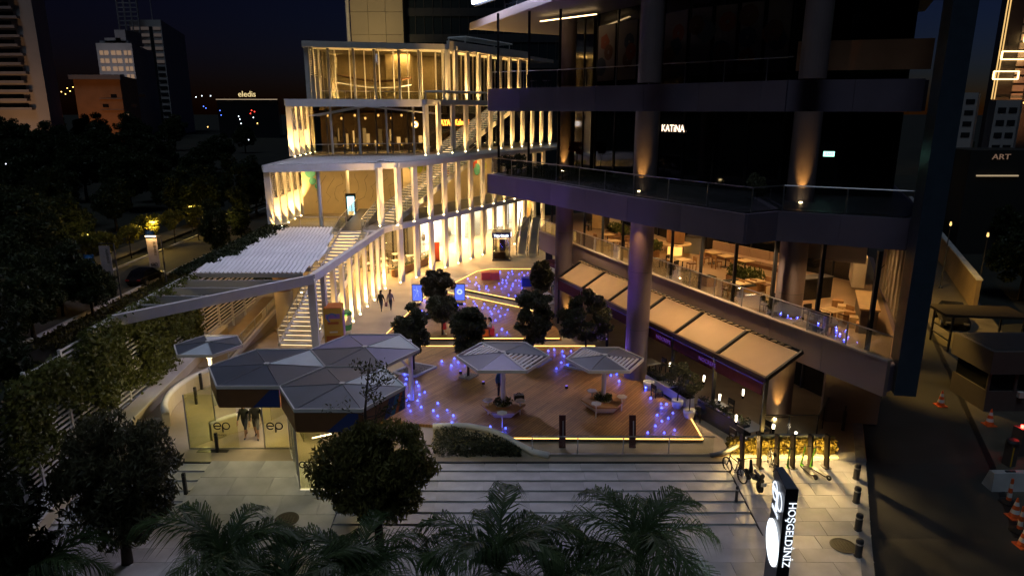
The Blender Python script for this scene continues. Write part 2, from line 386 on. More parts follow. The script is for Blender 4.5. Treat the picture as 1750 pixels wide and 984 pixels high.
# wooden decks with LED edges
def deck(name, poly):
    return MB().prism(poly, .004, .15).build(name, DECK, kind='structure')
D1 = [(8.87,29.05),(8.86,31.2),(7.5,37.0),(5.6,41.93),(-6.5,41.93),(-6.5,31.0),(-3.0,30.4),(-1.2,29.9),(-.5,29.4),(0,29.15)]
D2 = [(-8.5,44.69),(-6.89,55.05),(-5.41,55.43),(.46,51.03),(2.9,48.6),(3.34,43.57),(-8.6,43.57)]
D3 = [(-5.34,58.0),(-3.28,63.17),(-2.03,64.15),(3.78,64.15),(3.3,53.6),(.8,52.88),(-5.01,57.19)]
deck('near_deck', D1); deck('middle_deck', D2); deck('far_deck', D3)
def led(pts, lab, w=.05):
    t = thing('led_strip', lab, 'light strip', (*pts[0], .16))
    for a, b in zip(pts[:-1], pts[1:]):
        a = Vector((*a,.165)); b = Vector((*b,.165))
        MB().bar(a, b, w, .05).build('light_line', E_LED, t)
        MB().bar(a+Vector((0,0,-.04)), b+Vector((0,0,-.04)), w+.05, .06).build('channel', DGREY, t)
led([(0,29.1),(8.9,29.0),(8.9,31.2)], 'glowing amber strip along the front edge of the near wooden deck')
led([(8.6,33.5),(7.75,36.4)], 'broken amber strip along the restaurant planters')
led([(-6.5,41.98),(5.4,41.98)], 'amber strip on the rear edge of the near deck, behind the umbrellas')
led([(3.2,43.5),(-8.55,43.5),(-8.6,44.6),(-6.95,55.1)], 'amber strip round the front and side of the deck with round trees')
led([(-5.4,55.48),(.48,51.08),(1.6,50)], 'amber strip on the slanting rear edge of the middle deck')
led([(.8,52.82),(-5.05,57.13),(-5.4,58.0),(-3.32,63.2),(-2.05,64.2),(3.7,64.2)], 'amber strip outlining the far deck with the red and blue seats', .06)
# loose floor lights on the paving
for k, (x, y, a) in enumerate(((612,573,.5),(600,592,.5),(550,745,.5),(600,757,.5))):
    p = P(x, y, 0); t = thing('floor_light', ['short bar light sunk in the paving near the walking couple','short bar light sunk in the paving beside the yellow kiosk','bar light in the floor under the entrance canopy beside the glass','second bar light in the floor under the entrance canopy, by the bushy tree'][k], 'floor light', p)
    MB().cbox((p.x,p.y,.012),(.9,.1,.016),a).build('lens', E('floor_bar',(1.0,.75,.42),6), t); MB().cbox((p.x,p.y,.006),(1.0,.16,.012),a).build('housing', STEEL, t)

# ------------------------------------------------------------------ the white shopping mall with its terraces
FA = [(-12.26+.13*k*.9, 40.7+1.9*k) for k in range(4)] + [(-11.78,48.29),(-11.65,50.11),(-11.54,52.21),(-11.36,54.13),(-11.23,55.99),(-11.1,57.77)]
FB = [(-9.95+1.145*k, 59.9+2.03*k) for k in range(13)]
UB = Vector((1.145,2.03)).normalized()
Z1, Z2, Z3, Z4 = 5.2, 10.5, 15.9, 22.0
mall = thing('shopping_mall', 'white terraced shopping mall with rows of uplit fins behind the plaza', 'building', (-12,58,0))
# floor and roof slabs
s1 = [(-20.6,57.0),(-13.5,57.0),(-12.6,56.2),(-11.35,56.2),(-10.9,59.2)] + [(x+.25,y) for x, y in FB] + [(6,88),(14,100),(-22,100)]
s2 = [(-20.4,57.0),(-11.5,59.8)] + [(x+.22,y) for x, y in FB] + [(6,88),(14,100),(-22,100)]
F3 = [(-7.4+1.24*k, 70.8+2.12*k) for k in range(11)]
F4 = [(-6.5+1.24*k, 82+2.12*k) for k in range(8)]
s3 = [(-21.4,67.2),(-8.6,69.6)] + [(x+.25,y) for x, y in F3[:9]] + [(8,100),(-22.5,100)]
s4 = [(-22.2,77),(-7.3,81.3)] + [(x+.3,y) for x, y in F4] + [(6,104),(-23,104)]
MB().prism(s1, Z1-.4, Z1-.003).build('floor_slab', WHITE, mall)
MB().prism(s2, Z2-.30, Z2-.003).build('floor_slab', WHITE, mall)
MB().prism(s3, Z3-.4, Z3).build('floor_slab', WHITE, mall)
MB().prism(s4, Z4-.45, Z4).build('roof_slab', WHITE, mall)
TERR = M('terrace_tiles',(0.30,0.27,0.22),.7,0,var=.12,scale=1)
def inset(poly, d=.5):
    c = Vector((sum(p[0] for p in poly)/len(poly), sum(p[1] for p in poly)/len(poly)))
    return [tuple(Vector(p)+(c-Vector(p)).normalized()*d) for p in poly]
MB().prism(inset(s1,.8), Z1-.05, Z1+.01).build('terrace_floor', TERR, mall)
MB().prism(inset(s3,1.0), Z3-.05, Z3+.012).build('terrace_floor', TERR, mall)
# fins: one mesh per storey height, each fin a part; an uplight at its foot
fin_dir = Vector((-UB.y, UB.x))                     # into the building
def fin_mesh(h, name, w=.26, d=.62): return mesh_of(MB().box(-w/2,w/2,-d/2,d/2,0,h), name, WHITE)
fA = fin_mesh(Z1-.42, 'fin'); fB = fin_mesh(Z2-Z1-.3, 'fin'); fC = fin_mesh(Z3-Z2-.57, 'fin'); fD = fin_mesh(Z4-Z3-.45, 'fin', .34, .6)
upl = mesh_of(MB().cyl((0,0),.07,0,.035,10), 'uplight', E_UP)
UPE = 4700
def uplight(p, tgt, e=UPE, spot=58, col=WARM):
    inst(upl, 'uplight', mall, p)
    lamp('SPOT', (p[0],p[1],p[2]+.06), e, col, mall, .05, tgt, rad(spot), .8)
def fin_row(pts, z, me, h, e, face=(.25,-.97), ang=None, off=.42, skip=()):
    for i, (x, y) in enumerate(pts):
        a = ang if ang is not None else math.atan2(UB.y, UB.x) - math.pi/2
        inst(me, 'fin', mall, (x,y,z), a)
        if i in skip: continue
        n = Vector(face).normalized(); q = (x+n.x*off, y+n.y*off, z+.01)
        uplight(q, (x+n.x*RNG.uniform(.0,.2)+RNG.uniform(-.1,.1), y+n.y*.1, z+h*.75), e*RNG.uniform(.7,1.25), RNG.uniform(64,84))
fin_row(FA, 0, fA, 4.8, UPE, face=(.28,-.96), ang=rad(4), off=.5)
fin_row(FB, 0, fA, 4.8, UPE, face=(-.12,-.99), off=.5)
fin_row([(-11.45,59.4)]+FB, Z1, fB, 5, UPE*1.1, face=(-.12,-.99), off=.48)
fin_row([(-8.5,69.3)]+F3, Z2+.17, fC, 5, UPE*1.2, face=(-.12,-.99), off=.48)
fin_row([(-7.3,81.0)]+F4, Z3, fD, 5.6, UPE*1.5, face=(-.12,-.99), off=.5)
# edge beams on each level
def edge(pts, z0, z1, t=.3, name='edge_beam', mat=WHITE):
    for a, b in zip(pts[:-1], pts[1:]): MB().wall(a, b, z0, z1, t).build(name, mat, mall)
edge([FA[0], FA[-1], (-9.95-.6,59.2)], Z1-.42, Z1+.06, .34); edge([(-10.5,59.1),(FB[-1][0],FB[-1][1])], Z1-.42, Z1+.06, .34)
edge([(-20.5,56.9),(-11.4,59.7)], Z2-.5, Z2+.08, .36); edge([(-11.4,59.7),(-9.95,59.9),FB[-1]], Z2-.42, Z2+.08, .3)
edge([(-21.5,67.1),(-8.5,69.4)], Z3-.6, Z3+.1, .36); edge([(-8.5,69.4),F3[-2]], Z3-.5, Z3+.1, .3)
edge([(-22.3,76.9),(-7.2,81.1)], Z4-.5, Z4+.12, .36); edge([(-7.2,81.1),F4[-1]], Z4-.62, Z4+.5, .36)
edge([(-20.5,57.0),(-21.2,76)], Z2-.45, Z2+.08, .3); edge([(-21.5,67.2),(-22,88)], Z3-.5, Z3+.1, .3); edge([(-22.3,77),(-22.6,98)], Z4-.5, Z4+.12, .3)
# louvred side walls: solid lower fins lit from below, slatted upper halves
louv = MB()
for k in range(14): louv.cbox((0,0,.1+.165*k),(.05,1.0,.085),0,0,.5)
louv_me = mesh_of(louv, 'louvre_slats', WHITE)
def side_wall(x, y0, n, z, h, step=2.0, e=UPE*1.3):
    sf = fin_mesh(h, 'side_fin', .5, .36)
    for i in range(n):
        y = y0 + step*i; xx = x - .02*(y-y0)
        inst(sf, 'side_fin', mall, (xx,y,z))
        if i < n-1:
            o = inst(louv_me, 'louvre_slats', mall, (xx,y+step/2,z+h*.52), scale=(1,step*.82,h*.48/2.4)); o['kind'] = 'stuff'
        if i % 1 == 0 and i < 8: uplight((xx+.34,y-.36,z+.01), (xx+.1,y-.12,z+h*.7), e)
    MB().bar((x+.02,y0,z+h*.5),(x-.02*step*(n-1),y0+step*(n-1),z+h*.5),.2,.1).build('mid_rail', WHITE, mall)
side_wall(-20.35, 57.3, 9, Z1, Z2-Z1-.3); side_wall(-21.35, 67.5, 5, Z2+.12, Z3-Z2-.52, 1.9, UPE*1.6); side_wall(-22.1, 77.4, 9, Z3, Z4-Z3-.45, 1.9, UPE*1.8)
# inner walls, glazing and ceilings
MURAL = PLASTER
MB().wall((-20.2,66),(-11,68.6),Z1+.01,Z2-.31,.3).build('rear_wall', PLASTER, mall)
MB().wall((-11,68.6),(2,91.5),Z1+.01,Z2-.31,.3).build('rear_wall', PLASTER, mall)
# line drawings and coloured leaves on the rear wall
rw0, rw1 = Vector((-19.6,66.0)), Vector((-11.2,68.4))
def wpt(t, z, a=rw0, b=rw1, off=.19):
    d = (b-a); n = Vector((d.y,-d.x)).normalized(); q = a + d*t + n*off; return Vector((q.x,q.y,z))
INK = M('mural_ink',(0.05,0.045,0.03),.8); TEAL = M('mural_teal',(0.12,0.45,0.38),.8); LIME = M('mural_lime',(0.45,0.50,0.06),.8); RED = M('mural_red',(0.6,0.08,0.04),.8)
for k in range(9):
    t0 = .08+.1*k; pts = [wpt(t0+.03*math.sin(j*1.3+k)+.012*j, Z1+1.2+.42*j) for j in range(7)]
    MB().tube([q_+Vector((RNG.uniform(-.25,.25),RNG.uniform(-.05,.0),RNG.uniform(-.15,.15))) for q_ in pts], .012, 4).build('mural_line', INK, mall)
for (t, z, r, m_) in ((.03,9.2,.5,TEAL),(.05,8.4,.35,TEAL),(.1,7.9,.28,TEAL)):
    c = wpt(t, z); d = (rw1-rw0).normalized(); MB().ring(c, r*.5, r, .02, (d.x,d.y,0),(0,0,1), 14).build('mural_leaf', m_, mall)
w2a, w2b = Vector((-11,68.6)), Vector((2,91.5))
for k, (t, z, r, m_) in enumerate(((.05,9.7,.55,TEAL),(.1,9.4,.7,LIME),(.15,9.0,.4,LIME),(.22,9.6,.4,TEAL),(.38,9.3,.5,LIME),(.5,9.0,.6,RED),(.52,8.3,.7,TEAL),(.58,8.6,.5,LIME),(.66,9.3,.4,TEAL),(.3,8.4,.35,RED))):
    c = wpt(t, z, w2a, w2b); d = (w2b-w2a).normalized(); MB().ring(c, r*.5, r, .02, (d.x,d.y,0),(0,0,1), 9).build('mural_leaf', m_, mall)
# level 1 soft ceiling lights
for x, y in ((-18,62),(-14,63),(-9,68),(-5.5,74),(-2,80)):
    lamp('AREA', (x,y,Z2-.36), 150, WARM, mall, sx=1.5, sy=.4, target=(x,y,0))
# white inner columns of level 1
for x, y in ((-16.5,58.6),(-15.2,63.5),(-12.6,64.8)):
    MB().cyl((x,y), .16, Z1, Z2-.3, 12).build('column', WHITE, mall, smooth=False)
# level 2 glazed restaurant front (behind its terrace)
def glazed(a, b, z0, z1, n, glass=SGLASS, mull=WHITE, w=.12):
    a = Vector(a); b = Vector(b)
    for i in range(n):
        p, q = a.lerp(b, i/n), a.lerp(b, (i+1)/n)
        MB().wall(p.lerp(q,.01), q.lerp(p,.01), z0+.02, z1-.02, .03).build('window_pane', glass, mall)
    for i in range(n+1):
        p = a.lerp(b, i/n); MB().cbox((p.x,p.y,(z0+z1)/2),(w,w*1.6,z1-z0),math.atan2((b-a).y,(b-a).x)).build('mullion', mull, mall)
glazed((-20.6,71.5),(-9.5,75.2), Z2, Z3-.4, 7, SGLASS, DGREY)
glazed((-9.5,75.2),(0,91.5), Z2, Z3-.4, 7, SGLASS, DGREY)
glazed((-21.6,80.5),(-9,84.4), Z3, Z4-.45, 8)
glazed((-9,84.4),(-1,98), Z3, Z4-.45, 6)
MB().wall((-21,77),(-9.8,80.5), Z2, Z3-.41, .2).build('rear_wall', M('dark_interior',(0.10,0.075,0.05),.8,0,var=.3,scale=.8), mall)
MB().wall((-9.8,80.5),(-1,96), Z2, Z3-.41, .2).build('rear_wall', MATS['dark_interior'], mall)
MB().wall((-21.5,88),(-6,92), Z3, Z4-.46, .2).build('rear_wall', M('cream_interior',(0.5,0.42,0.28),.8,0,var=.1), mall)
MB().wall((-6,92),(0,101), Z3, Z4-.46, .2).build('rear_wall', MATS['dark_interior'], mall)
for k in range(6):
    q = Vector((-20.2,78.9)).lerp(Vector((-8.2,82.3)),k/5+.02*(k%2)); MB().cyl((q.x,q.y), .15, Z3, Z4-.44, 10).build('slender_post', WHITE, mall)
R9 = random.Random(9)
for k in range(16):
    q = Vector((-19.8,77.0)).lerp(Vector((-10.2,80.0)),(k+R9.uniform(.1,.9))/16); hh = R9.uniform(.5,2.3); MB().cbox((q.x,q.y,Z2+R9.uniform(.3,1.2)+hh/2),(R9.uniform(.12,.45),.06,hh),rad(18)).build('lit_opening', E('opening_glow_%d' % (k%4),(1.0,.58,.2),(.25,.6,1.2,2.0)[k%4]), mall)
for k in range(8):
    q = Vector((-19.4,72.6)).lerp(Vector((-10.2,75.9)),(k+.5)/8); MB().cbox((q.x,q.y,Z2+.75),(.9,.9,.05),R9.uniform(0,1)).build('dining_table', WOODD, mall); MB().cyl((q.x,q.y),.05,Z2,Z2+.72,8).build('table_stem', BLACK, mall); MB().lathe((q.x,q.y,Z2+.78), [(.05,0),(.07,.08),(.03,.2)], 8).build('table_candle', E('candle',(1.0,.5,.12),3), mall)
for k in range(9):
    q = Vector((-19.3,73.6)).lerp(Vector((-9.5,77.0)),k/8); MB().lathe((q.x,q.y+.5*(k%3),Z3-1.6-.3*(k%2)), [(.06,0),(.12,.1),(.1,.22),(.03,.26)], 8).build('pendant_lamp', E('pendant_amber',(1.0,.5,.14),4), mall)
for k in range(4):
    q = Vector((-18.2,70.6)).lerp(Vector((-10.2,72.6)),k/3); MB().cyl((q.x,q.y), .12, Z2, Z3-.4, 10).build('slender_post', WHITE, mall)
# beige core and lit ribbon stair on the top level
MB().box(-15.2,-12.2,86,88, Z3, Z4-.46).build('core_wall', M('core_cream',(0.6,0.52,0.36),.8), mall)
MB().tube([Vector((-20.5+1.1*i, 83.6+.3*i-.05*i*i, Z3+3.1-.75*math.sin(i*.33))) for i in range(9)], .14, 6).build('handrail_ribbon', WOODD, mall)
MB().tube([Vector((-20.5+1.1*i, 83.5+.3*i-.05*i*i, Z3+2.2-.6*math.sin(i*.33))) for i in range(9)], .05, 6).build('light_ribbon', E('ribbon_glow',(1.0,.7,.3),3), mall)
for x, y in ((-18,84.5),(-13,85.5),(-9.5,88)):
    lamp('AREA', (x,y,Z4-.5), 330, WARM, mall, sx=2.2, sy=.5, target=(x,y,0))
for x, y in ((-19.5,79.2),(-16,80.2),(-12,81.4),(-9.5,82.0)):                       # floor lamps added to brighten the roof soffit
    MB().cbox((x,y,Z3+.06),(1.2,.12,.08),rad(16)).build('added_floor_washer', E_UP, mall); lamp('AREA', (x,y,Z3+.2), 420, WARM, mall, sx=1.2, sy=.15, target=(x,y-.4,Z4))
for x, y in ((-19,74),(-15.5,75),(-12,76.2),(-7,81),(-4,86)):
    lamp('AREA', (x,y,Z3-.45), 110, WARM2, mall, sx=1.6, sy=.4, target=(x,y,0))
MB().prism([(-20.2,71.9),(-10.0,75.2),(-10.4,76.2),(-20.6,72.9)], Z3-1.2, Z3-.95).build('ceiling_beam', WOODD, mall)
# sloping canvas under the level-2 roof
for a, b in (((-20.0,68.6,Z3-1.5),(-15.0,70.2,Z3-.55)),((-15.0,70.2,Z3-.55),(-7.8,72.0,Z3-1.3))):
    a = Vector(a); b = Vector(b)
    for k in range(3): MB().bar(a+Vector((.25*k,.8*k,0)), b+Vector((.25*k,.8*k,0)), .16, .10).build('awning_arm', WHITE, mall)
# orange signs of the coffee shop and round lit sign
n2 = face_rot(.55,-.83)
E_OR = E('orange_sign',(1.0,.30,.03),4.5)
sgn = thing('coffee_sign', 'glowing orange coffee house lettering behind the white fins of the second terrace', 'sign', (-6.3,76.6,13.6))
text('AYAK Kahvesi', 'sign_letters', .95, E_OR, (-7.9,77.5,13.3), (math.pi/2,0,math.atan2(16.3,9.5)), sgn, .04)
MB().wall((-8.4,77.2),(-4.0,84.6),12.9,14.5,.08).build('sign_board', BLACK, sgn)
rs = thing('round_lit_sign', 'small round amber sign on the dark glazed front of the second terrace', 'sign', (-10.3,74.2,13.4))
MB().ring((-10.3,74.5,13.5), .19, .38, .06, (1,.3,0),(0,0,1), 18).build('disc', E('amber_disc',(1.0,.5,.1),1.8), rs)
MB().ring((-10.3,74.44,13.5), .2, .08, .06, (1,.3,0),(0,0,1), 18).build('emblem', E_WHITE, rs)
# corrugated lids on the roofs
def corr(name, p0, ux, uy, lx, ly, z, mat=WHITE2, pitch=.35, amp=.045, parent=mall, tilt=0):
    p0 = Vector(p0); ux = Vector(ux).normalized(); uy = Vector(uy).normalized(); m = MB(); n = int(lx/pitch*2); vs = []
    for i in range(n+1):
        for j in (0,1):
            q = p0+ux*(lx*i/n)+uy*(ly*j); vs.append((q.x,q.y,z+(amp if i%2 else -amp)+tilt*j))
    for i in range(n+1):
        for j in (0,1):
            q = vs[i*2+j]; vs.append((q[0],q[1],q[2]-.05))
    k = (n+1)*2; fs = [(i*2,i*2+2,i*2+3,i*2+1) for i in range(n)] + [(k+i*2,k+i*2+1,k+i*2+3,k+i*2+2) for i in range(n)]
    fs += [(i*2,k+i*2,k+i*2+2,i*2+2) for i in range(n)] + [(i*2+1,i*2+3,k+i*2+3,k+i*2+1) for i in range(n)]
    return m._add(vs, fs).build(name, mat, parent)
for k in range(3):                                     # roof of level 1 = walk below level 2
    corr('roof_sheet', (-20.0+.05*k,58.2+2.9*k), (1,.31), (-.06,1), 8.6+1.1*k, 2.85, Z2+.09+.004*k, pitch=.3)
for k in range(5): corr('roof_sheet', (-10.4+1.16*k*1.7,61.6+2.05*k*1.7), (-.86,.49), (.49,.87), 2.6, 3.9, Z2+.1, pitch=.3)
# little corrugated lids above stair heads (levels 2 and 3)
for (x, y, z, L) in ((-7.0,73.4,Z3+1.0,5.5),(-5.4,84.5,Z4+1.3,7)):
    corr('stair_lid', (x,y), (.49,.87), (-.87,.49), L*1.6, 2.6, z, pitch=.4, amp=.07)
    for q in (0, L*1.5):
        for w in (0.1, 2.4):
            c = Vector((x,y))+Vector((.49,.87))*q+Vector((-.87,.49))*w; MB().cbox((c.x,c.y,z-.62),(.12,.12,1.2)).build('lid_post', WHITE, mall)
# balustrades on the terraces
def rail(parent, pts, z, h=1.05, step=1.6, glass=CLEAR, metal=STEEL, names=('glass_pane','baluster','handrail'), hr=.03):
    for a, b in zip(pts[:-1], pts[1:]):
        a = Vector((a[0],a[1])); b = Vector((b[0],b[1])); L = (b-a).length; n = max(1, round(L/step))
        za, zb = (z if not hasattr(z,'__len__') else z[0]), (z if not hasattr(z,'__len__') else z[1])
        for i in range(n):
            t0, t1 = i/n, (i+1)/n; p, q = a.lerp(b,t0), a.lerp(b,t1); z0, z1 = lerp(za,zb,t0), lerp(za,zb,t1); d = (q-p).normalized()*.04
            nn = Vector((d.y,-d.x)).normalized()*.008; p2, q2 = p+d, q-d
            MB()._add([(p2.x-nn.x,p2.y-nn.y,z0+.08),(q2.x-nn.x,q2.y-nn.y,z1+.08),(q2.x+nn.x,q2.y+nn.y,z1+.08),(p2.x+nn.x,p2.y+nn.y,z0+.08),
                       (p2.x-nn.x,p2.y-nn.y,z0+h-.06),(q2.x-nn.x,q2.y-nn.y,z1+h-.06),(q2.x+nn.x,q2.y+nn.y,z1+h-.06),(p2.x+nn.x,p2.y+nn.y,z0+h-.06)],
                      [(0,3,2,1),(4,5,6,7),(0,1,5,4),(1,2,6,5),(2,3,7,6),(3,0,4,7)]).build(names[0], glass, parent)
            MB().cbox((p.x,p.y,z0+h/2),(.05,.05,h)).build(names[1], metal, parent)
        MB().tube([(a.x,a.y,za+h),(b.x,b.y,zb+h)], hr, 6).build(names[2], metal, parent)
rail(mall, [(-20.3,68.0),(-9.2,71.0)], Z2+.12, 1.1, 2.1)
rail(mall, [(-21.3,78.6),(-8,82.4)], Z3+.02, 1.1, 2.6)
rail(mall, [(-14.1,57.6),(-20.0,57.6)], Z1, 1.0, 2.0)
for i in range(0,12,3): rail(mall, [FB[i],FB[min(i+3,12)]], Z1+.07, 1.05, 2.4)

# storefronts: line S behind the arcade
S0, S1 = Vector((-15.0,64.6)), Vector((3.2,95.5)); SD = (S1-S0).normalized(); SN = Vector((SD.y,-SD.x))
def sp(t): return S0 + SD*t
LS = (S1-S0).length
MB().wall(sp(0)+SN*.1, sp(LS)+SN*.1, 4.05, Z1-.4, .5).build('shop_fascia', PLASTER, mall)
MB().wall(sp(0)-SN*5.5, sp(LS)-SN*5.5, 0, Z1-.41, .2).build('shop_rear_wall', M('shop_white',(0.7,0.66,0.58),.7,0,var=.05), mall)
shops = [(0,9.0,'cafe'),(9.0,14.4,'white'),(14.4,20.5,'white'),(20.5,23.2,'door'),(23.2,28.6,'poster'),(28.6,32.6,'shelf'),(32.6,LS,'orange')]
SW = MATS['shop_white']
E_CEIL = E('shop_ceiling_light',(1.0,.84,.62),7)
ORW = M('orange_wall',(0.75,0.33,0.06),.6)
CLO = [M('cloth_%d' % i, c, .8) for i, c in enumerate([(0.05,0.05,0.06),(0.3,0.05,0.04),(0.5,0.42,0.3),(0.08,0.12,0.2),(0.55,0.5,0.45),(0.12,0.08,0.05)])]
for a, b, kind in shops:
    pa, pb = sp(a), sp(b); m = (pa+pb)/2
    MB().wall(pb-SN*5.4, pb, 0, 4.05, .25).build('party_wall', ORW if kind == 'orange' else SW, mall)
    n = max(2, round((b-a)/1.9)); dark = kind == 'cafe'
    for i in range(n):
        p, q = pa.lerp(pb,i/n), pa.lerp(pb,(i+1)/n)
        if kind in ('white','shelf') and i == 1: continue      # open door
        MB().wall(p.lerp(q,.02), q.lerp(p,.02), .05, 4.0, .03).build('shop_window', CLEAR, mall)
        if dark or i == 0: MB().cbox((p.x,p.y,2.02),(.1,.14,4.0),math.atan2(SD.y,SD.x)).build('window_frame', BLACK if dark else STEEL, mall)
    e = {'cafe':260,'white':1900,'door':500,'poster':1300,'shelf':1500,'orange':900}[kind]
    c = m - SN*2.2
    MB().cbox((c.x,c.y,4.0),((b-a)*.7,.35,.05),math.atan2(SD.y,SD.x)).build('ceiling_light', E_CEIL if not dark else E('cafe_glow',(1.0,.55,.2),3), mall)
    lamp('AREA', (c.x,c.y,3.95), e, CREAM if not dark else WARM2, mall, sx=(b-a)*.6, sy=1.5, target=(c.x,c.y,0))
    if kind in ('white','shelf','orange'):
        for i in range(int((b-a)*1.3)):
            q = sp(a+.6+(b-a-1.2)*RNG.random()) - SN*RNG.uniform(1.0,4.2); cm = RNG.choice(CLO)
            h = RNG.uniform(.9,1.7)
            m_ = MB(); m_.tube([(q.x,q.y,.5),(q.x,q.y,h*.7),(q.x,q.y,h),(q.x,q.y,h+.12)], [.16,.26,.2,.06], 7); m_.cyl((q.x,q.y),.16,0,.04,10); m_.cyl((q.x,q.y),.02,.04,.6,6)
            m_.build('display_garment', cm, mall, smooth=True)
        for j in range(3):
            q0, q1 = sp(a+.5)-SN*5.2, sp(b-.5)-SN*5.2; MB().wall(q0,q1,.8+j*.9,.86+j*.9,.4).build('shelf', WOOD if kind != 'white' else SW, mall)
            for k in range(int((b-a)*2)):
                q = q0.lerp(q1,(k+.5)/((b-a)*2)); MB().cbox((q.x,q.y,1.03+j*.9+.02),(.3,.25,RNG.uniform(.18,.36)),RNG.random()*.3).build('shelf_item', RNG.choice(CLO), mall)
    if kind == 'poster':
        for i in range(2):
            p, q = sp(a+.4+2.5*i), sp(a+2.5+2.5*i); d = (q-p).normalized()
            MB().wall(p+SN*.14, q+SN*.14, .5, 3.8, .06).build('poster_board', E('poster_white',(1.0,.94,.85),1.3), mall)
            c = (p+q)/2+SN*.2
            for (du, z, r, m_) in ((0,2.9,.28,CLO[5]),(.05,2.2,.42,CLO[0]),(-.1,1.6,.34,CLO[3]),(.22,1.9,.2,CLO[1])):
                if i == 1 and r > .3: continue
                MB().ring((c.x+d.x*du,c.y+d.y*du,z-(.6 if i else 0)), r*.5, r, .01, (d.x,d.y,0),(0,0,1), 11).build('poster_figure', m_, mall)
# dark panel with round white sign between cafe and first shop
p = sp(8.4)+SN*.5; MB().wall(sp(7.2)+SN*.45, sp(9.3)+SN*.45, 0, 4.4, .2).build('grey_pier', DGREY, mall)
MB().ring((p.x+.1,p.y,4.1), .2, .42, .08, (SD.x,SD.y,0),(0,0,1), 20).build('round_sign_disc', E_WHITE, mall)
q = sp(3.2)+SN*.45; MB().wall(sp(1.5)+SN*.42, sp(4.2)+SN*.42, 4.25, 4.6, .08).build('lit_sign_bar', E_WHITE, mall)
# soffit glow in the arcade
for k in range(0,12,2):
    x, y = FB[k]; c = Vector((x,y))-SN*3.3; lamp('AREA', (c.x,c.y,Z1-.45), 1150, WARM, mall, sx=2.2, sy=.3, target=(c.x,c.y,0))
    MB().cbox((c.x,c.y,Z1-.42),(2.2,.14,.03),math.atan2(SD.y,SD.x)).build('soffit_light', E_CEIL, mall)

# ------------------------------------------------------------------ staircases with lit treads
def staircase(name, lab, a, b, width, z0, z1, n, land=(), lit=True, stringer=True, open_side=1):
    """a,b: foot and head of the centre line"""
    a = Vector(a); b = Vector(b); d = (b-a).normalized(); s = Vector((d.y,-d.x))
    t = thing(name, lab, 'staircase', (a.x,a.y,z0)); L = (b-a).length; dep = L/n; ang = math.atan2(d.y,d.x)
    tr = mesh_of(MB().cbox((0,0,0),(dep*.92,width,.07)), 'tread', STEPST); ld = mesh_of(MB().cbox((0,0,0),(.05,width*.94,.045)), 'tread_light', E_STEP)
    for i in range(n):
        p = a+d*(dep*(i+.5)); z = z0+(z1-z0)*(i+1)/n
        o = inst(tr, 'tread', t, (p.x,p.y,z-.04), ang)
        if lit: l = inst(ld, 'tread_light', o, (0,0,0)); l.location = (-dep*.42,0,-.05); l.rotation_euler = (0,0,0)
    for sgn in (-1,1):
        o = s*(width/2+.07)*sgn
        MB().bar((a.x+o.x,a.y+o.y,z0+.05),(b.x+o.x,b.y+o.y,z1-.15),.14,.5 if sgn == open_side else .3).build('stringer', WHITE, t)
        rail(t, [(a+o),(b+o)], (z0+.1,z1+.1), 1.0, 1.8)
    return t
def rot2(v): return Vector((v.y,-v.x))
staircase('staircase', 'long lit staircase rising behind the nearest white fins to the first terrace', (-14.1,42.4), (-13.2,56.6), 2.3, 0, Z1, 30, open_side=1)
c0 = Vector(FB[0])-SN*1.9
staircase('staircase', 'staircase with glowing treads climbing behind the fins from first to second terrace', tuple(c0+UB*.4), tuple(c0+UB*14.5), 1.9, Z1, Z2, 28)
c1 = Vector(F3[1])-SN*1.6
staircase('staircase', 'uppermost lit staircase from the second terrace towards the roof', tuple(c1+UB*1.5), tuple(c1+UB*16), 1.8, Z2, Z3, 28)
# dark ramp beside the stair head on the first terrace
rt = thing('moving_ramp', 'dark inclined walkway with glass sides on the first terrace', 'ramp', (-13.8,57.4,Z1))
MB()._add([(-14.4,56.6,Z1),(-12.7,56.6,Z1),(-12.2,62,Z1+1.1),(-13.9,62,Z1+1.1),(-14.4,56.6,Z1-.1),(-12.7,56.6,Z1-.1),(-12.2,62,Z1),(-13.9,62,Z1)],
          [(0,1,2,3),(7,6,5,4),(4,5,1,0),(5,6,2,1),(6,7,3,2),(7,4,0,3)]).build('ramp_bed', DGREY, rt)
rail(rt, [(-14.5,56.6),(-14.0,62)], (Z1+.02,Z1+1.1), 1.0, 1.8); rail(rt, [(-12.6,56.6),(-12.1,62)], (Z1+.02,Z1+1.1), 1.0, 1.8)
sg = thing('digital_totem', 'slim black advertising totem with glowing screen at the stair head', 'sign', (-14.6,61.8,Z1))
MB().cbox((-14.6,61.8,Z1+1.25),(.9,.3,2.5),rad(10)).build('housing', BLACK, sg); MB().cbox((-14.57,61.62,Z1+1.45),(.62,.04,1.6),rad(10)).build('screen', E('cyan_screen',(.45,.85,1.0),3), sg)
MB().cbox((-14.57,61.6,Z1+.75),(.5,.04,.35),rad(10)).build('screen_caption', E('amber_caption',(1.0,.6,.2),2.5), sg)

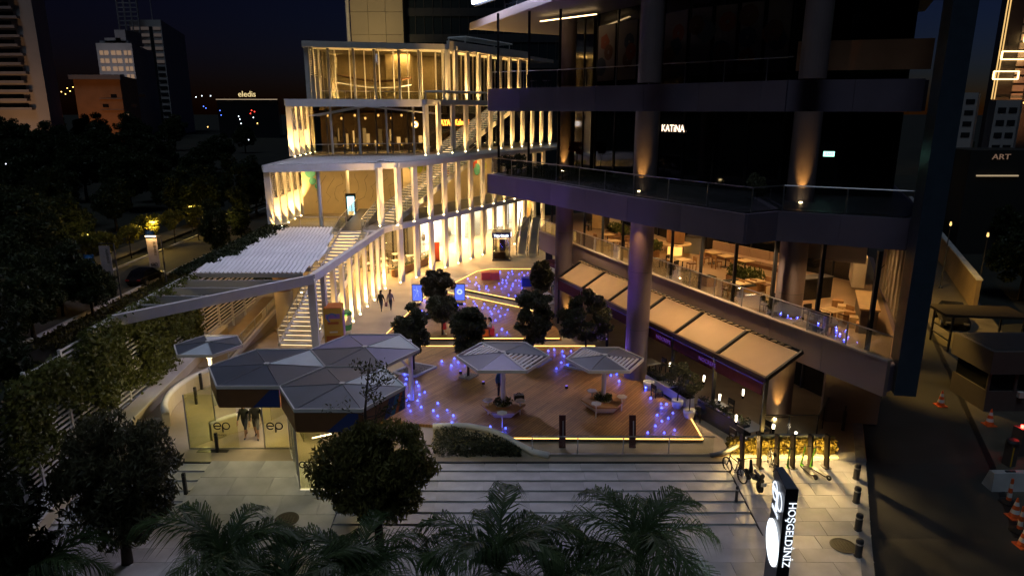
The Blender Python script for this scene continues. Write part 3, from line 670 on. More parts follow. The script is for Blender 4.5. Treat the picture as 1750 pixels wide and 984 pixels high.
# ------------------------------------------------------------------ white pergola over the walkway on the left
pg = thing('pergola', 'white steel pergola with corrugated roof strips beside the ivy screen', 'pergola', (-12.3,40.4,0))
MB().bar((-12.1,40.2,Z1-.12),(-19.4,31.75,Z1-.12),.26,.55).build('front_beam', WHITE, pg)
MB().bar((-19.45,29.8,Z1-.15),(-20.3,57,Z1-.1),.34,.34).build('side_beam', WHITE, pg)
MB().cbox((-12.22,40.35,2.5),(.42,.42,5.0),rad(4)).build('corner_post', WHITE, pg)
for k in range(9):
    y = 41.3+1.72*k; x0 = lerp(-19.75,-20.2,(y-41)/16); x1 = -13.0 if k < 7 else -14.6
    if 3 < k < 7: x1 = -13.3-.25*(k-3)
    corr('roof_strip', (x0,y), (1,0), (0,1), x1-x0, 1.62, Z1+.04+.03*(k%2), pitch=.28, parent=pg, tilt=.26)
    MB().bar((x0,y,Z1-.16),(x1,y,Z1-.16),.12,.24).build('purlin', M('purlin_grey',(0.42,0.42,0.43),.5), pg)
for k in range(4):
    y = 39.4-1.75*k; t = (y-31.75)/(40.2-31.75); x1 = lerp(-19.4,-12.1,t)-.2
    MB().bar((-19.6,y,Z1-.2),(x1,y,Z1-.2),.12,.42).build('purlin', M('purlin_grey',(0.42,0.42,0.43),.5), pg)
for k, (x, y) in enumerate(((-15.9,45.9),(-16.4,49.7))):
    t = thing('round_column', ['thick round concrete column nearest the stair foot under the pergola','second round concrete column behind the first under the pergola'][k], 'column', (x,y,0), 'round columns under the pergola')
    MB().cyl((x,y), .62, .22, 2.9, 28).build('shaft', PLASTER, t, smooth=False); MB().cyl((x,y), .85, 0, .22, 28).build('base', STONE, t)
    m = MB(); [m.cyl((x,y), .64+.03*(i%2), 2.9+.18*i, 3.07+.18*i, 28) for i in range(12)]; m.build('ribbed_sleeve', M('ribbed_wood',(0.32,0.22,0.13),.6), t)
    lamp('SPOT', (x+.9,y-.7,.1), 60, WARM, t, .06, (x,y,3), rad(70))
# sloping walkway with glass guard under the pergola
wk = thing('walkway_ramp', 'glass sided ramp under the pergola by the slatted screen', 'ramp', (-17.6,42,0))
MB()._add([(-18.9,38.5,.05),(-17.2,38.5,.05),(-17.0,50,1.3),(-18.9,50,1.3),(-18.9,38.5,.01),(-17.2,38.5,.01),(-17.0,50,.01),(-18.9,50,.01)],
          [(0,1,2,3),(7,6,5,4),(4,5,1,0),(5,6,2,1),(6,7,3,2),(7,4,0,3)]).build('ramp_bed', STONE, wk)
rail(wk, [(-17.2,39),(-17.0,50)], (.1,1.3), 1.0, 2.2)
MB().bar((-17.05,38.8,.25),(-16.9,50,1.5),.18,.3).build('ramp_kerb', WHITE, wk)
lamp('AREA', (-17.5,44,4.6), 60, WARM2, wk, sx=.5, sy=4, target=(-17.5,44,0))

# slatted screen along the left boundary, its slats real, ivy over it
fn = thing('slatted_screen', 'pale slatted screen fence along the left boundary, half covered with ivy', 'fence', (-19.6,33,0))
def fx(y): return -19.35-.03*(y-24.5)
sl = mesh_of(MB().cbox((0,0,0),(.05,2.36,.08)), 'slat', WHITE)
nb = 13; y0 = 20.5
for b in range(nb):
    ya = y0+2.4*b; MB().cbox((fx(ya),ya,1.9+zg(ya)/2),(.12,.12,6.3 if b > 4 else 6.3)).build('post', WHITE, fn)
    for k in range(20): inst(sl, 'slat', fn, (fx(ya+1.2),ya+1.2,zg(ya)+.5+.235*k), rad(1.7))
kw = thing('boundary_wall', 'low white coping wall running beside the ivy screen', 'wall', (-18.4,30,0))
for a, b in zip([20.6,22.4,27.25,36],[22.4,27.25,36,45]):
    za, zb = zg(a), zg(b); xa, xb = -17.6-.09*(a-22), -17.6-.09*(b-22)
    MB()._add([(xa-.75,a,za-.3),(xa,a,za-.3),(xb,b,zb-.3),(xb-.75,b,zb-.3),(xa-.75,a,za+.55),(xa,a,za+.55),(xb,b,zb+.55),(xb-.75,b,zb+.55)],
              [(0,3,2,1),(4,5,6,7),(0,1,5,4),(1,2,6,5),(2,3,7,6),(3,0,4,7)]).build('wall_body', PLASTER, kw)
    MB().bar((xa-.38,a,za+.59),(xb-.38,b,zb+.59),.85,.08).build('coping', WHITE, kw)

# ------------------------------------------------------------------ hexagonal umbrellas and the entrance pavilion
def hexpts(c, R, rot=0.0): return [Vector((c[0]+R*math.cos(rot+math.pi/3*k), c[1]+R*math.sin(rot+math.pi/3*k))) for k in range(6)]
DSTL = M('rib_steel',(0.30,0.30,0.31),.4,.5)
def hex_roof(t, c, z, R, mats, slat=(), rise=.16, rot=0.0, frame=WHITE, thick=.10):
    pts = hexpts(c, R, rot); C3 = Vector((c[0],c[1],z+rise))
    for k in range(6):
        a = Vector((*pts[k],z)); b = Vector((*pts[(k+1)%6],z))
        if k in slat:
            u = (b-a).normalized(); mid = (a+b)/2
            panel = MB().bar(C3, a, .10, .06).build('slat_frame', frame, t)
            for j in range(7):
                f = .2+.11*j; p, q = C3.lerp(a,f), C3.lerp(b,f)
                MB().bar(p.lerp(q,.03), q.lerp(p,.03), .12, .03).build('slat', frame, panel)
        else:
            up = Vector((0,0,thick)); cc = (a+b+C3)/3
            A, B, C = [cc+(p-cc)*.985 for p in (a,b,C3)]
            MB()._add([A,B,C,A-up,B-up,C-up], [(0,1,2),(5,4,3),(3,4,1,0),(4,5,2,1),(5,3,0,2)]).build('roof_panel', mats[k], t)
        MB().bar((a.x,a.y,z-.02),(b.x,b.y,z-.02),.06,.15).build('edge_trim', frame, t)
        MB().bar((a.x,a.y,z+.005),(C3.x,C3.y,C3.z+.012),.028,.04).build('rib', DSTL, t)
    MB().cyl(c, .14, z+rise-.12, z+rise+.06, 6).build('hub_cap', frame, t)
def umbrella(lab, c, z, R, mats, slat, zb=.15, bench=True, rot=0.0):
    t = thing('hexagon_umbrella', lab, 'umbrella', (c[0],c[1],zb), 'hexagonal umbrellas on the plaza')
    hex_roof(t, c, z, R, mats, slat, .2, rot)
    MB().cyl(c, .13, zb, z-.45, 14, .11).build('pole', WHITE, t)
    for k in range(3):
        a = rot+rad(90+120*k); MB().bar((c[0],c[1],z-.75),(c[0]+.75*math.cos(a),c[1]+.75*math.sin(a),z-.02),.08,.08).build('strut', WHITE, t)
    return t
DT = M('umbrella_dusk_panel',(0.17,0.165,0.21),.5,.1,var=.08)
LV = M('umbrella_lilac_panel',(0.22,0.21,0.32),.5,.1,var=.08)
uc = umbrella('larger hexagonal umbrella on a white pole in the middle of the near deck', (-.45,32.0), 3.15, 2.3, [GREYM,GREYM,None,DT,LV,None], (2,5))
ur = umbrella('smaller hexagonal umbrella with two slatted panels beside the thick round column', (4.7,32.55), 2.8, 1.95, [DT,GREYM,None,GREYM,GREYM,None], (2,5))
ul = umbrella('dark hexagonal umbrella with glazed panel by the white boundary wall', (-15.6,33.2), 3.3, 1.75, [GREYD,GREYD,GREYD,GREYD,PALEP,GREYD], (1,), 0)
MB().cyl((-15.6,33.2), .05, 2.2, 2.3, 8).build('collar_lamp', E_LAMP, ul); lamp('POINT', (-15.75,32.7,2.2), 130, (1.0,.78,.4), ul, .05)  # strong point light set at the collar to brighten the ivy
def hex_bench(c, lab, rot=0.0):
    t = thing('planter_bench', lab, 'bench', (c[0],c[1],.15), 'hexagonal planter benches')
    o = hexpts(c, 1.15, rot); i = hexpts(c, .48, rot)
    for k in range(6):
        a, b, d, e = o[k], o[(k+1)%6], i[(k+1)%6], i[k]; m = (a+b+d+e)/4
        q = [m+(p-m)*.985 for p in (a,b,d,e)]
        MB().prism([tuple(p) for p in q], .53, .60).build('seat_panel', WOOD, t)
    lo = hexpts(c, .8, rot); hi = hexpts(c, 1.13, rot); m = MB()
    m._add([(p.x,p.y,.16) for p in lo]+[(p.x,p.y,.525) for p in hi], [tuple(range(6))[::-1],tuple(range(6,12))]+[(k,(k+1)%6,6+(k+1)%6,6+k) for k in range(6)]); m.build('base', WHITE, t)
    return t
hex_bench((-.45,32.0), 'wooden hexagonal bench round the pole of the larger umbrella'); hex_bench((4.7,32.55), 'wooden hexagonal bench round the pole of the smaller umbrella')
tm = MB(); tm.cyl((0,0),.03,0,.75,8); tm_me = mesh_of(tm,'stem',WHITE); tt_me = mesh_of(MB().cyl((0,0),.27,.75,.79,6),'table_top',WHITE)
for k, (x, y, lb) in enumerate(((834,684,'small white hexagonal side table left of the larger umbrella pole'),(889,685,'small white hexagonal side table right of the larger umbrella pole'),(858,706,'small white side table in front of the larger umbrella pole'),
    (1012,668,'small white hexagonal side table behind the smaller umbrella bench'),(1063,678,'small white hexagonal side table right of the smaller umbrella pole'),(1019,690,'small white side table on the front of the smaller umbrella bench'))):
    p = P(x, y, .9); t = thing('side_table', lb, 'side table', (p.x,p.y,.15), 'white hexagonal side tables'); inst(tm_me,'stem',t,(p.x,p.y,.15)); inst(tt_me,'table_top',t,(p.x,p.y,.15), rad(15*k))
# pavilion: three joined hexagons
R = 2.68; Hc = [(-11.24,29.38),(-7.22,27.06),(-7.22,31.70)]; ZP = 3.6
pav = thing('entrance_pavilion', 'glass entrance pavilion under a dark honeycomb canopy', 'pavilion', (-10.0,28.0,0))
G1, G2 = GREYD, GREYM
GB = M('grey_brown_zinc',(0.165,0.16,0.165),.5,.25,var=.1)
hex_roof(pav, Hc[0], ZP, R*.995, [PALEP,G1,G1,G1,G1,GB], (), .14)
hex_roof(pav, Hc[1], ZP, R*.995, [PALEP,GB,GB,G2,G2,G2], (), .14)
u3 = thing('hexagon_umbrella', 'hexagonal umbrella with violet blue panels joined to the entrance canopy', 'umbrella', (-7.22,31.7,0), 'hexagonal umbrellas on the plaza')
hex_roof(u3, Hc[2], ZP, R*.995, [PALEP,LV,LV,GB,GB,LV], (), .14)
MB().cyl((-5.3,33.5), .12, 0, ZP-.1, 12).build('pole', WHITE, u3)
MB().bar((-5.3,33.5,1.9),(-6.3,32.4,ZP-.1),.09,.09).build('strut', WHITE, u3)
# fascia under the canopy
BRN = M('fascia_brown',(0.19,0.085,0.03),.5,0,var=.1); FBL = M('fascia_blue',(0.02,0.05,0.22),.5); FRD = M('fascia_orange',(0.55,0.12,0.03),.5); FCY = M('fascia_sky',(0.03,0.20,0.45),.5)
h1 = hexpts(Hc[0], R*.97); h2 = hexpts(Hc[1], R*.97)
for nm, a, b in (('f', h1[3],h1[4]),('f', h1[4],h1[5]),('f', h2[3],h2[4]),('f', h2[4],h2[5]),('f', h2[5],h2[0])):
    MB().wall(a, b, ZP-.95, ZP-.12, .14).build('fascia', BRN, pav)
def fas_stripe(a, b, t0, t1, t2, t3, m):
    a = Vector(a); b = Vector(b); n = (b-a).normalized(); o = Vector((n.y,-n.x))*.08
    if o.y > 0 and abs(o.y) > abs(o.x): o = -o
    f = lambda t, z: (lerp(a.x,b.x,t)+o.x, lerp(a.y,b.y,t)+o.y, z)
    MB().quad(f(t0,ZP-.93),f(t1,ZP-.93),f(t3,ZP-.14),f(t2,ZP-.14)).build('fascia_stripe', m, pav)
fas_stripe(h1[4],h1[5],.55,.99,.85,.99,FBL); fas_stripe(h2[4],h2[5],.45,.95,.8,.95,FBL)
fas_stripe(h2[5],h2[0],.45,.6,.6,.74,FBL); fas_stripe(h2[5],h2[0],.61,.72,.75,.86,FCY); fas_stripe(h2[5],h2[0],.73,.80,.87,.93,FRD); fas_stripe(h2[5],h2[0],.82,.97,.95,.98,FBL)
def logo(c, u, s, mat, parent, name='logo', n=None, t=.012):
    """two linked letters e and p drawn as ring strokes"""
    c = Vector(c); u = Vector((u[0],u[1],0)).normalized(); v = Vector((0,0,1)); m = MB()
    m.ring(c-u*s*.55, s*.42, s*.13, t, u, v, 26, rad(0), rad(318)); m.bar(c-u*s*.95+v*0, c-u*s*.13, s*.12, s*.12)
    m.ring(c+u*s*.48, s*.42, s*.13, t, u, v, 26); m.bar(c+u*s*.06, c+u*s*.06-v*s*.8, s*.12, s*.12)
    return m.build(name, mat, parent)
gw = thing('glass_screen', 'tall glazed entrance front with black emblems under the canopy', 'glass wall', (-10,27.5,0))
GL = [(-14.75,28.4),(-13.6,28.42),(-12.45,28.42)], [(-11.35,28.42),(-10.35,28.42)]
def pane(a, b, z1=2.66, mat=YGLASS, nm='glass_pane'):
    a = Vector(a); b = Vector(b); z0 = min(zg(a.y),zg(b.y)); MB().wall(a.lerp(b,.01), b.lerp(a,.01), z0+.03, z1, .025).build(nm, mat, gw)
    MB().cbox((a.x,a.y,(z0+z1)/2),(.05,.05,z1-z0)).build('glass_fin', STEEL, gw)
pane((-14.75,28.4),(-12.45,28.42)); pane((-11.3,28.42),(-10.2,28.42))
pane((-10.1,28.3),(-9.65,27.3)); pane((-9.6,27.2),(-9.2,26.3)); pane((-9.15,26.2),(-8.8,25.35)); pane((-8.75,25.2),(-7.75,25.2)); 
pane((-10.5,30.6),(-9.7,29.0)); pane((-13.9,29.4),(-14.75,28.4))
MB().bar((-14.75,28.42,.02),(-10.2,28.42,.02),.08,.05).build('threshold', STEEL, gw); MB().bar((-8.75,25.2,zg(25.2)+.03),(-5.2,25.2,zg(25.2)+.03),.08,.05).build('threshold', E('threshold_glow',(1.0,.85,.5),.8), gw)
MB().bar((-10.15,28.4,.02),(-8.75,25.2,zg(25.2)+.02),.08,.06).build('threshold', WHITE, gw)
logo((-13.15,28.38,1.15), (1,0), .38, BLACK, gw, 'emblem'); logo((-10.75,28.38,1.15), (1,0), .38, BLACK, gw, 'emblem')
lg = MB()
for k in range(4): lg.ring((-8.55+.19*k,25.16,1.0), .13, .045, .012, (1,0,0),(0,0,1), 20)
lg.build('emblem', BLACK, gw)
text('ENTRANCE', 'small_caption', .1, BLACK, (-13.5,28.36,.68), (math.pi/2,0,0), gw, .002)
# soffit lights of the pavilion
for x, y, e in ((-11.3,29.6,62),(-7.2,27.2,70),(-12.5,28.9,25),(-9.2,26.9,30)):
    MB().cyl((x,y), .16, ZP-.2, ZP-.13, 14).build('soffit_lamp', E('soffit_yellow',(1.0,.85,.45),8), pav)
    lamp('AREA', (x,y,ZP-.24), e, (1.0,.80,.38), pav, sx=.5, sy=.5, target=(x,y,0))
MB().cyl((-9.75,31.5), .17, 0, ZP-.12, 16).build('column', STEEL, pav); MB().cyl((-7.0,26.0), .14, zg(26)-.05, ZP-.12, 16).build('column', STEEL, pav)
# curved white bench walls left of the entrance
def curved_wall(lab, pts, h, w, seat=None):
    t = thing('curved_wall', lab, 'wall', (*pts[0],0))
    for i, (a, b) in enumerate(zip(pts[:-1], pts[1:])):
        MB().wall(a, b, min(zg(a[1]),zg(b[1]))-.05, h+zg(a[1]), w).build('wall_segment', PLASTER, t)
    m = MB(); m.tube([(p[0],p[1],h+zg(p[1])+.03) for p in pts], w*.55, 6); m.build('rounded_coping', WHITE, t, smooth=True)
def arc(c, r, a0, a1, n): return [(c[0]+r*math.cos(rad(lerp(a0,a1,k/n))), c[1]+r*math.sin(rad(lerp(a0,a1,k/n)))) for k in range(n+1)]
curved_wall('pale curved bench wall sweeping past the left of the glass entrance', arc((-12.6,33.6),5.2,150,215,9), .75, .32)
curved_wall('curved ramp parapet seen through the entrance glass', [(-11.2,34.0),(-11.5,32.6),(-12.1,31.4),(-12.9,30.5),(-13.6,29.9),(-14.1,29.2)], .8, .22)
for k, (x, y) in enumerate(((345,665),(336,690),(410,735),(372,772),(318,845),(393,690))):
    p = P(x, y, 0); p.z = zg(p.y); p = P(x, y, p.z); p.z = zg(p.y)
    t = thing('path_bollard', ['black path bollard at the far end of the curved bench wall','black path bollard halfway along the curved bench wall','lit black bollard beside the walking pair in the entrance','black bollard at the head of the garden steps','black bollard at the side of the garden steps, near the bushy tree','black bollard behind the entrance glass'][k], 'bollard', p, 'slim black path bollards')
    MB().box(p.x-.06,p.x+.06,p.y-.06,p.y+.06,p.z,p.z+.95).build('post', BLACK, t); MB().box(p.x-.065,p.x+.065,p.y-.065,p.y+.065,p.z+.8,p.z+.86).build('light_slot', E_LAMP if k == 2 else DGREY, t)
MB().box(-14.3,-12.9,28.05,28.32,.004,.012).build('entrance_mat', BLACK, label='black grating strip in front of the left entrance glass', cat='floor grating')

# ------------------------------------------------------------------ the dark tower on the right
tw = thing('office_tower', 'dark glass tower with overhanging balcony slabs on round columns', 'building', (12,38,0))
SL = [(-1.6,46.5),(2.35,40.3),(5.82,34.0),(9.69,28.05),(11.3,28.9),(15.7,26.75),(17.2,28),(30,58),(22,76),(4.5,58)]
SU = [(-1.56,47.0),(2.57,44.2),(7.32,39.2),(12.1,34.4),(12.95,33.4),(18.5,31.9),(19.2,32.6),(30,58),(22,76),(4.5,58)]
def slab_ring(name, pts, z0, z1, nfront, seg=3.2):
    MB().prism(inset(pts,.12), z0+.03, z1-.03).build(name, FASC, tw)
    for a, b in zip(pts[:nfront], pts[1:nfront+1]):        # cladding panels, joints between them
        a = Vector(a); b = Vector(b); n = max(1, round((b-a).length/seg))
        for i in range(n):
            p, q = a.lerp(b,i/n), a.lerp(b,(i+1)/n); d = (q-p).normalized()*.008
            MB().wall(p+d, q-d, z0, z1, .16).build('cladding_panel', FASC, tw)
slab_ring('balcony_slab', SL, 9.58, 10.84, 6); slab_ring('balcony_slab', SU, 14.92, 16.35, 5)
MB().prism(inset(SL,.35), 10.82, 10.86).build('balcony_floor', DGREY, tw)
SR = [(-3.2,56),(2.3,41.5),(8,35.8),(13,31.8),(18.8,30.8),(26,46),(10,64)]
MB().prism(SR, 21.0, 21.5).build('roof_slab', M('soffit_grey',(0.13,0.12,0.115),.6), tw)
for a, b in zip(SR[:4], SR[1:5]): MB().bar((a[0],a[1],21.2),(b[0],b[1],21.2),.14,.5).build('slab_nosing', M('nosing_alu',(0.26,0.235,0.21),.4,.3), tw)
BW = [(4.4,52),(5.6,47),(9.6,39),(13.6,35.0),(18.6,33.6),(24,46),(20,62)]
for z0, z1 in ((10.87,14.9),(16.36,20.98)):
    MB().prism(BW, z0, z1).build('curtain_wall', DGLASS, tw)
    for a, b in zip(BW[:4], BW[1:5]):
        a = Vector(a); b = Vector(b); n = round((b-a).length/2.1)
        for i in range(n+1):
            p = a.lerp(b,i/max(n,1)); MB().cbox((p.x,p.y,(z0+z1)/2),(.12,.12,z1-z0-.02),math.atan2((b-a).y,(b-a).x)).build('mullion', BLACK, tw)
UPB = [(-.5,51),(4.5,43.5),(11,37),(18.6,33),(26,47),(9,63)]
MB().prism(UPB, 21.5, 70).build('upper_tower', M('tower_glass',(0.012,0.018,0.024),.10,0,spec=.6), tw)
for a, b in zip(UPB[:3], UPB[1:4]):
    a = Vector(a); b = Vector(b); n = round((b-a).length/1.6)
    for i in range(n+1):
        p = a.lerp(b,i/n); MB().cbox((p.x,p.y,27),(.07,.1,11),math.atan2((b-a).y,(b-a).x)).build('mullion', DGREY, tw)
# mural band on the third level, dim
w0, w1 = Vector(BW[1]), Vector(BW[2]); wN = Vector(((w1-w0).y,-(w1-w0).x)).normalized(); wN = wN if wN.y < 0 else -wN
MUR = [M('mural_pale',(0.22,0.19,0.17),.9),M('mural_rust',(0.22,0.06,0.03),.9),M('mural_slate',(0.04,0.06,0.08),.9),M('mural_brown',(0.12,0.06,0.035),.9)]
for i in range(4):
    for a, b in ((BW[1],BW[2]),(BW[2],BW[3])):
        a = Vector(a); b = Vector(b); p = a.lerp(b,i/4+.02)+wN*.08; q = a.lerp(b,(i+1)/4-.02)+wN*.08
        MB().wall(p, q, 16.8, 20.2, .03).build('mural_panel', MUR[0], tw)
        for k in range(3):
            c = p.lerp(q,RNG.uniform(.2,.8))+wN*(.03+.012*k); d = (q-p).normalized(); MB().ring((c.x,c.y,RNG.uniform(17.4,19.6)), .3, RNG.uniform(.35,.6), .008, (d.x,d.y,0),(0,0,1), RNG.choice((5,7,9,12))).build('mural_motif', MUR[1+(k+i)%3], tw)
# columns through all floors
COLS = [(3.8,49.2),(7.1,36.8),(13.6,32.3)]
for x, y in COLS:
    MB().cyl((x,y), .64, 0, 9.6, 36).build('column', COLM, tw); MB().cyl((x,y), .62, 10.83, 14.93, 36).build('column', COLM, tw); MB().cyl((x,y), .6, 16.36, 21, 30).build('column', COLM, tw)
    for z in (3.1, 6.4): MB().ring((x,y,z), .645, .012, .02, (1,0,0),(0,1,0), 36).build('column_joint', DGREY, tw)
for (x, y), (dx, dy), z, e in zip([COLS[1],COLS[2],COLS[0],COLS[0],COLS[2]], [(-.5,-1.0),(-.35,-1.0),(-.3,-1.0),(.4,-1.0),(-.5,-1.0)], (10.87,10.87,10.87,.05,.05), (320,300,320,300,340)):
    p = (x+dx*.9, y+dy*.9, z); inst(upl, 'uplight', tw, p); lamp('SPOT', (p[0],p[1],p[2]+.05), e, (1.0,.50,.10), tw, .05, (x,y,z+3), rad(34), .8)
lamp('SPOT', (6.55,35.75,9.5), 520, (1.0,.5,.14), tw, .05, (6.95,36.2,5.5), rad(60), .9)      # downlight washing the middle column
MB().cyl((6.55,35.75), .1, 9.5, 9.58, 12).build('downlight', E_LAMP, tw)
for x, y in ((5.2,45.6),(7.6,40.4),(9.9,35.2),(11.6,31.2)):                                        # soffit downlights over the awning
    MB().cyl((x,y), .12, 9.5, 9.58, 12).build('downlight', E_LAMP, tw); lamp('SPOT', (x,y,9.48), 1600, (1.0,.68,.36), tw, .1, (x+.5,y+.2,3), rad(100), .9)
# tall blue-grey corner fin and end wall
MB().prism([(15.15,25.15),(15.95,25.0),(16.4,26.3),(15.6,26.5)], 4.05, 70).build('corner_fin', M('fin_blue',(0.05,0.075,0.11),.35,.3,var=.1), tw)
MB().prism([(16.3,26.4),(16.45,26.3),(19.2,32.0),(18.9,32.1)], 9, 21).build('end_glass', DGLASS, tw)
# balcony balustrades
DSTEEL = M('dim_steel',(0.32,0.31,0.33),.3,.8)
rail(tw, [(p[0]+.25,p[1]+.2) for p in SL[:6]], 10.85, 1.05, 2.4, GLASS('balcony_glass',(0.80,0.80,0.83),.045), DSTEEL)
rail(tw, [(p[0]+.25,p[1]+.25) for p in SU[:5]], 16.36, 1.05, 2.4, MATS['balcony_glass'], DSTEEL)
# black posts at the balcony tip
for x, y in ((-.9,47.0),(1.1,46.0),(3.0,45.0)):
    for z0, z1 in ((10.86,14.92),(16.36,21.0)): MB().cbox((x,y,(z0+z1)/2),(.16,.16,z1-z0)).build('balcony_post', BLACK, tw)
MB().bar((1.9,48.5,20.7),(5.2,45.0,20.7),.1,.05).build('ceiling_light_line', E('ceil_line',(1.0,.66,.3),6), tw)
MB().bar((13.2,33.3,16.8+.6),(18.6,31.8,17.4),.06,1.3).build('parapet_panel', M('brown_parapet',(0.30,0.14,0.07),.6,0,var=.15,scale=.7), tw)
# lit sign panel high on the corner
ls = thing('lit_billboard', 'glowing white sign panel high on the corner of the dark tower', 'sign', (-1.2,50,22.4))
MB().wall((-2.85,53.4),(.75,45.9),22.45,25.4,.2).build('light_face', E('billboard_face',(.62,.72,1.0),9), ls)
MB().wall((-2.7,53.6),(1.0,46.1),22.3,25.5,.16).build('casing', BLACK, ls)
lamp('AREA', (-1.6,49.4,23.6), 2900, (.76,.70,1.0), ls, sx=7.5, sy=2.4, target=(-12,40,5))
# shop name, exit signs
ks = thing('restaurant_sign', 'white neon restaurant lettering on the dark second floor glass', 'sign', (9,39,13.4))
E_NEON = E('neon_white',(1.0,.72,.5),2.4)
text('KATiNA', 'neon_letters', .56, E_NEON, (9.12,39.76,13.8), face_rot(-.894,-.447), ks, .01, 'CENTER', sx=1.0)
MB().bar((8.42,41.2,13.68),(9.5,39.04,13.68),.03,.03).build('mounting_rail', BLACK, ks)
for (x, y, z, lb, c) in ((18.1,33.6,17.9,'green lit exit sign on the third floor glass',(.25,1.0,.35)),(17.0,33.95,17.85,'second green lit exit sign on the third floor, beside the first',(.3,1.0,.4)),(15.6,34.3,12.9,'pale green exit sign on the second floor glass',(.4,1.0,.75))):
    t = thing('exit_sign', lb, 'sign', (x,y,z)); MB().cbox((x,y-.12,z),(.5,.05,.24),rad(-15)).build('lit_face', E('exit_%d' % int(x*10),c,2.2), t); MB().cbox((x,y-.08,z),(.56,.06,.3),rad(-15)).build('case', BLACK, t)
    text('EXIT', 'sign_letters', .17, BLACK, (x-.18,y-.155,z-.06), (math.pi/2,0,rad(-15)), t, .002)

# ------------------------------------------------------------------ first-floor terrace of the tower
TP = [(2.29,55),(4.18,50.6),(7.4,42.5),(12.3,30.9),(14.85,25.25)]
TF = TP + [(16.0,25.9),(25,46),(22,76),(4,66),(2.3,58)]
MB().prism(inset(TF,.1), 4.05, 5.15).build('terrace_slab', FASC, tw)
MB().prism(inset(TF,.4), 5.1, 5.2).build('terrace_floor', M('terrace_stone',(0.33,0.23,0.14),.45,0,var=.15,scale=1), tw)
for a, b in zip(TP[:-1], TP[1:]):
    a = Vector(a); b = Vector(b); n = max(1, round((b-a).length/3.0))
    for i in range(n):
        p, q = a.lerp(b,i/n), a.lerp(b,(i+1)/n); d = (q-p).normalized()*.008
        MB().wall(p+d, q-d, 3.95, 5.42, .2).build('fascia_panel', M('terrace_fascia',(0.30,0.22,0.20),.55,0,var=.08,scale=.5), tw)
    MB().bar((a.x,a.y,5.46),(b.x,b.y,5.46),.3,.07).build('coping', M('coping_stone',(0.45,0.38,0.30),.5), tw)
rail(tw, TP, 5.46, 1.0, 2.2, CLEAR, STEEL)
for k in range(12):                                        # dark posts between terrace and slab
    t = (k+.5)/12; L = 0; segs = [((Vector(b)-Vector(a)).length,Vector(a),Vector(b)) for a,b in zip(TP[:-1],TP[1:])]; tot = sum(s_[0] for s_ in segs); g = t*tot
    for l_, a, b in segs:
        if g <= l_: p = a.lerp(b,g/l_); break
        g -= l_
    MB().cbox((p.x+.35,p.y+.15,7.39),(.15,.15,4.36)).build('terrace_post', BLACK, tw)
# rear glazing and end bar of the terrace
RG = [(7.5,68),(13.0,50.5),(20.5,38.5)]
for a, b in zip(RG[:-1], RG[1:]):
    a = Vector(a); b = Vector(b); n = round((b-a).length/2.0)
    for i in range(n):
        p, q = a.lerp(b,i/n), a.lerp(b,(i+1)/n); MB().wall(p.lerp(q,.02), q.lerp(p,.02), 5.22, 9.5, .04).build('window_pane', DGLASS if i % 4 else SGLASS, tw)
        MB().cbox((p.x,p.y,7.39),(.14,.14,4.36)).build('mullion', BLACK, tw)
MB().wall((16.9,27.7),(21.3,38.2),5.2,9.57,.15).build('end_wall', M('end_wall_grey',(0.28,0.25,0.22),.7), tw)
for k in range(7):
    p = Vector((16.9,27.7)).lerp(Vector((21.3,38.2)),.1+.12*k); MB().cbox((p.x-.12,p.y,7.2),(.08,.5,3.4),rad(-23)).build('wall_panel', M('wall_panel_pale',(0.42,0.36,0.28),.6), tw)
MB().wall((13.4,33.4),(16.6,31.3),8.0,9.57,.1).build('hanging_bulkhead', M('bulkhead',(0.30,0.24,0.21),.6), tw)
MB().wall((13.9,33.1),(15.8,31.85),8.15,9.3,.13).build('bulkhead_motif', M('bulkhead_motif',(0.42,0.35,0.3),.6), tw)
TL = [(5.2,55),(7.0,58),(8.0,50.5),(10.5,52),(9.3,45.5),(12.4,46.0),(11.2,41.0),(15.0,42.2),(12.8,36.2),(16.6,38.2),(14.4,33.8),(17.3,34.0),(15.0,29.5)]
for i, (x, y) in enumerate(TL):
    MB().cyl((x,y), .13, 9.52, 9.575, 14).build('downlight', E_LAMP, tw)
    lamp('SPOT', (x,y,9.5), 520, (1.0,.57,.22), tw, .12, (x,y,0), rad(125), .6)

# ------------------------------------------------------------------ retractable awning below the terrace
AB0, AB1 = Vector((5.0,47.9)), Vector((13.05,28.95)); AF0, AF1 = Vector((3.35,47.4)), Vector((11.35,28.4))
aw = thing('awning', 'long retractable awning of tan canvas bays over the ground floor restaurant', 'awning', (7,39,0))
CANV = M('tan_canvas',(0.46,0.32,0.19),.85,0,var=.08,scale=.6)
NBAY = 6; ZB, ZF = 4.42, 3.35
for i in range(NBAY):
    t0, t1 = i/NBAY, (i+1)/NBAY; pb, qb = AB0.lerp(AB1,t0+.006), AB0.lerp(AB1,t1-.006); pf, qf = AF0.lerp(AF1,t0+.006), AF0.lerp(AF1,t1-.006)
    m = MB(); g = 6; vs = []
    for a in range(g+1):
        for b in range(g+1):
            q = pb.lerp(qb,a/g).lerp(pf.lerp(qf,a/g), b/g); sag = .07*math.sin(math.pi*a/g)*math.sin(math.pi*b/g); vs.append((q.x,q.y,lerp(ZB,ZF,b/g)+.06-sag))
    m._add(vs+[(v[0],v[1],v[2]-.02) for v in vs], [(a*(g+1)+b,(a+1)*(g+1)+b,(a+1)*(g+1)+b+1,a*(g+1)+b+1) for a in range(g) for b in range(g)]); m.build('canvas_bay', CANV, aw, smooth=True)
    MB().wall(pf-Vector((.08,.03)), qf-Vector((.08,.03)), ZF-.75, ZF-.1, .04).build('valance', M('wine_valance',(0.10,0.015,0.03),.8), aw)
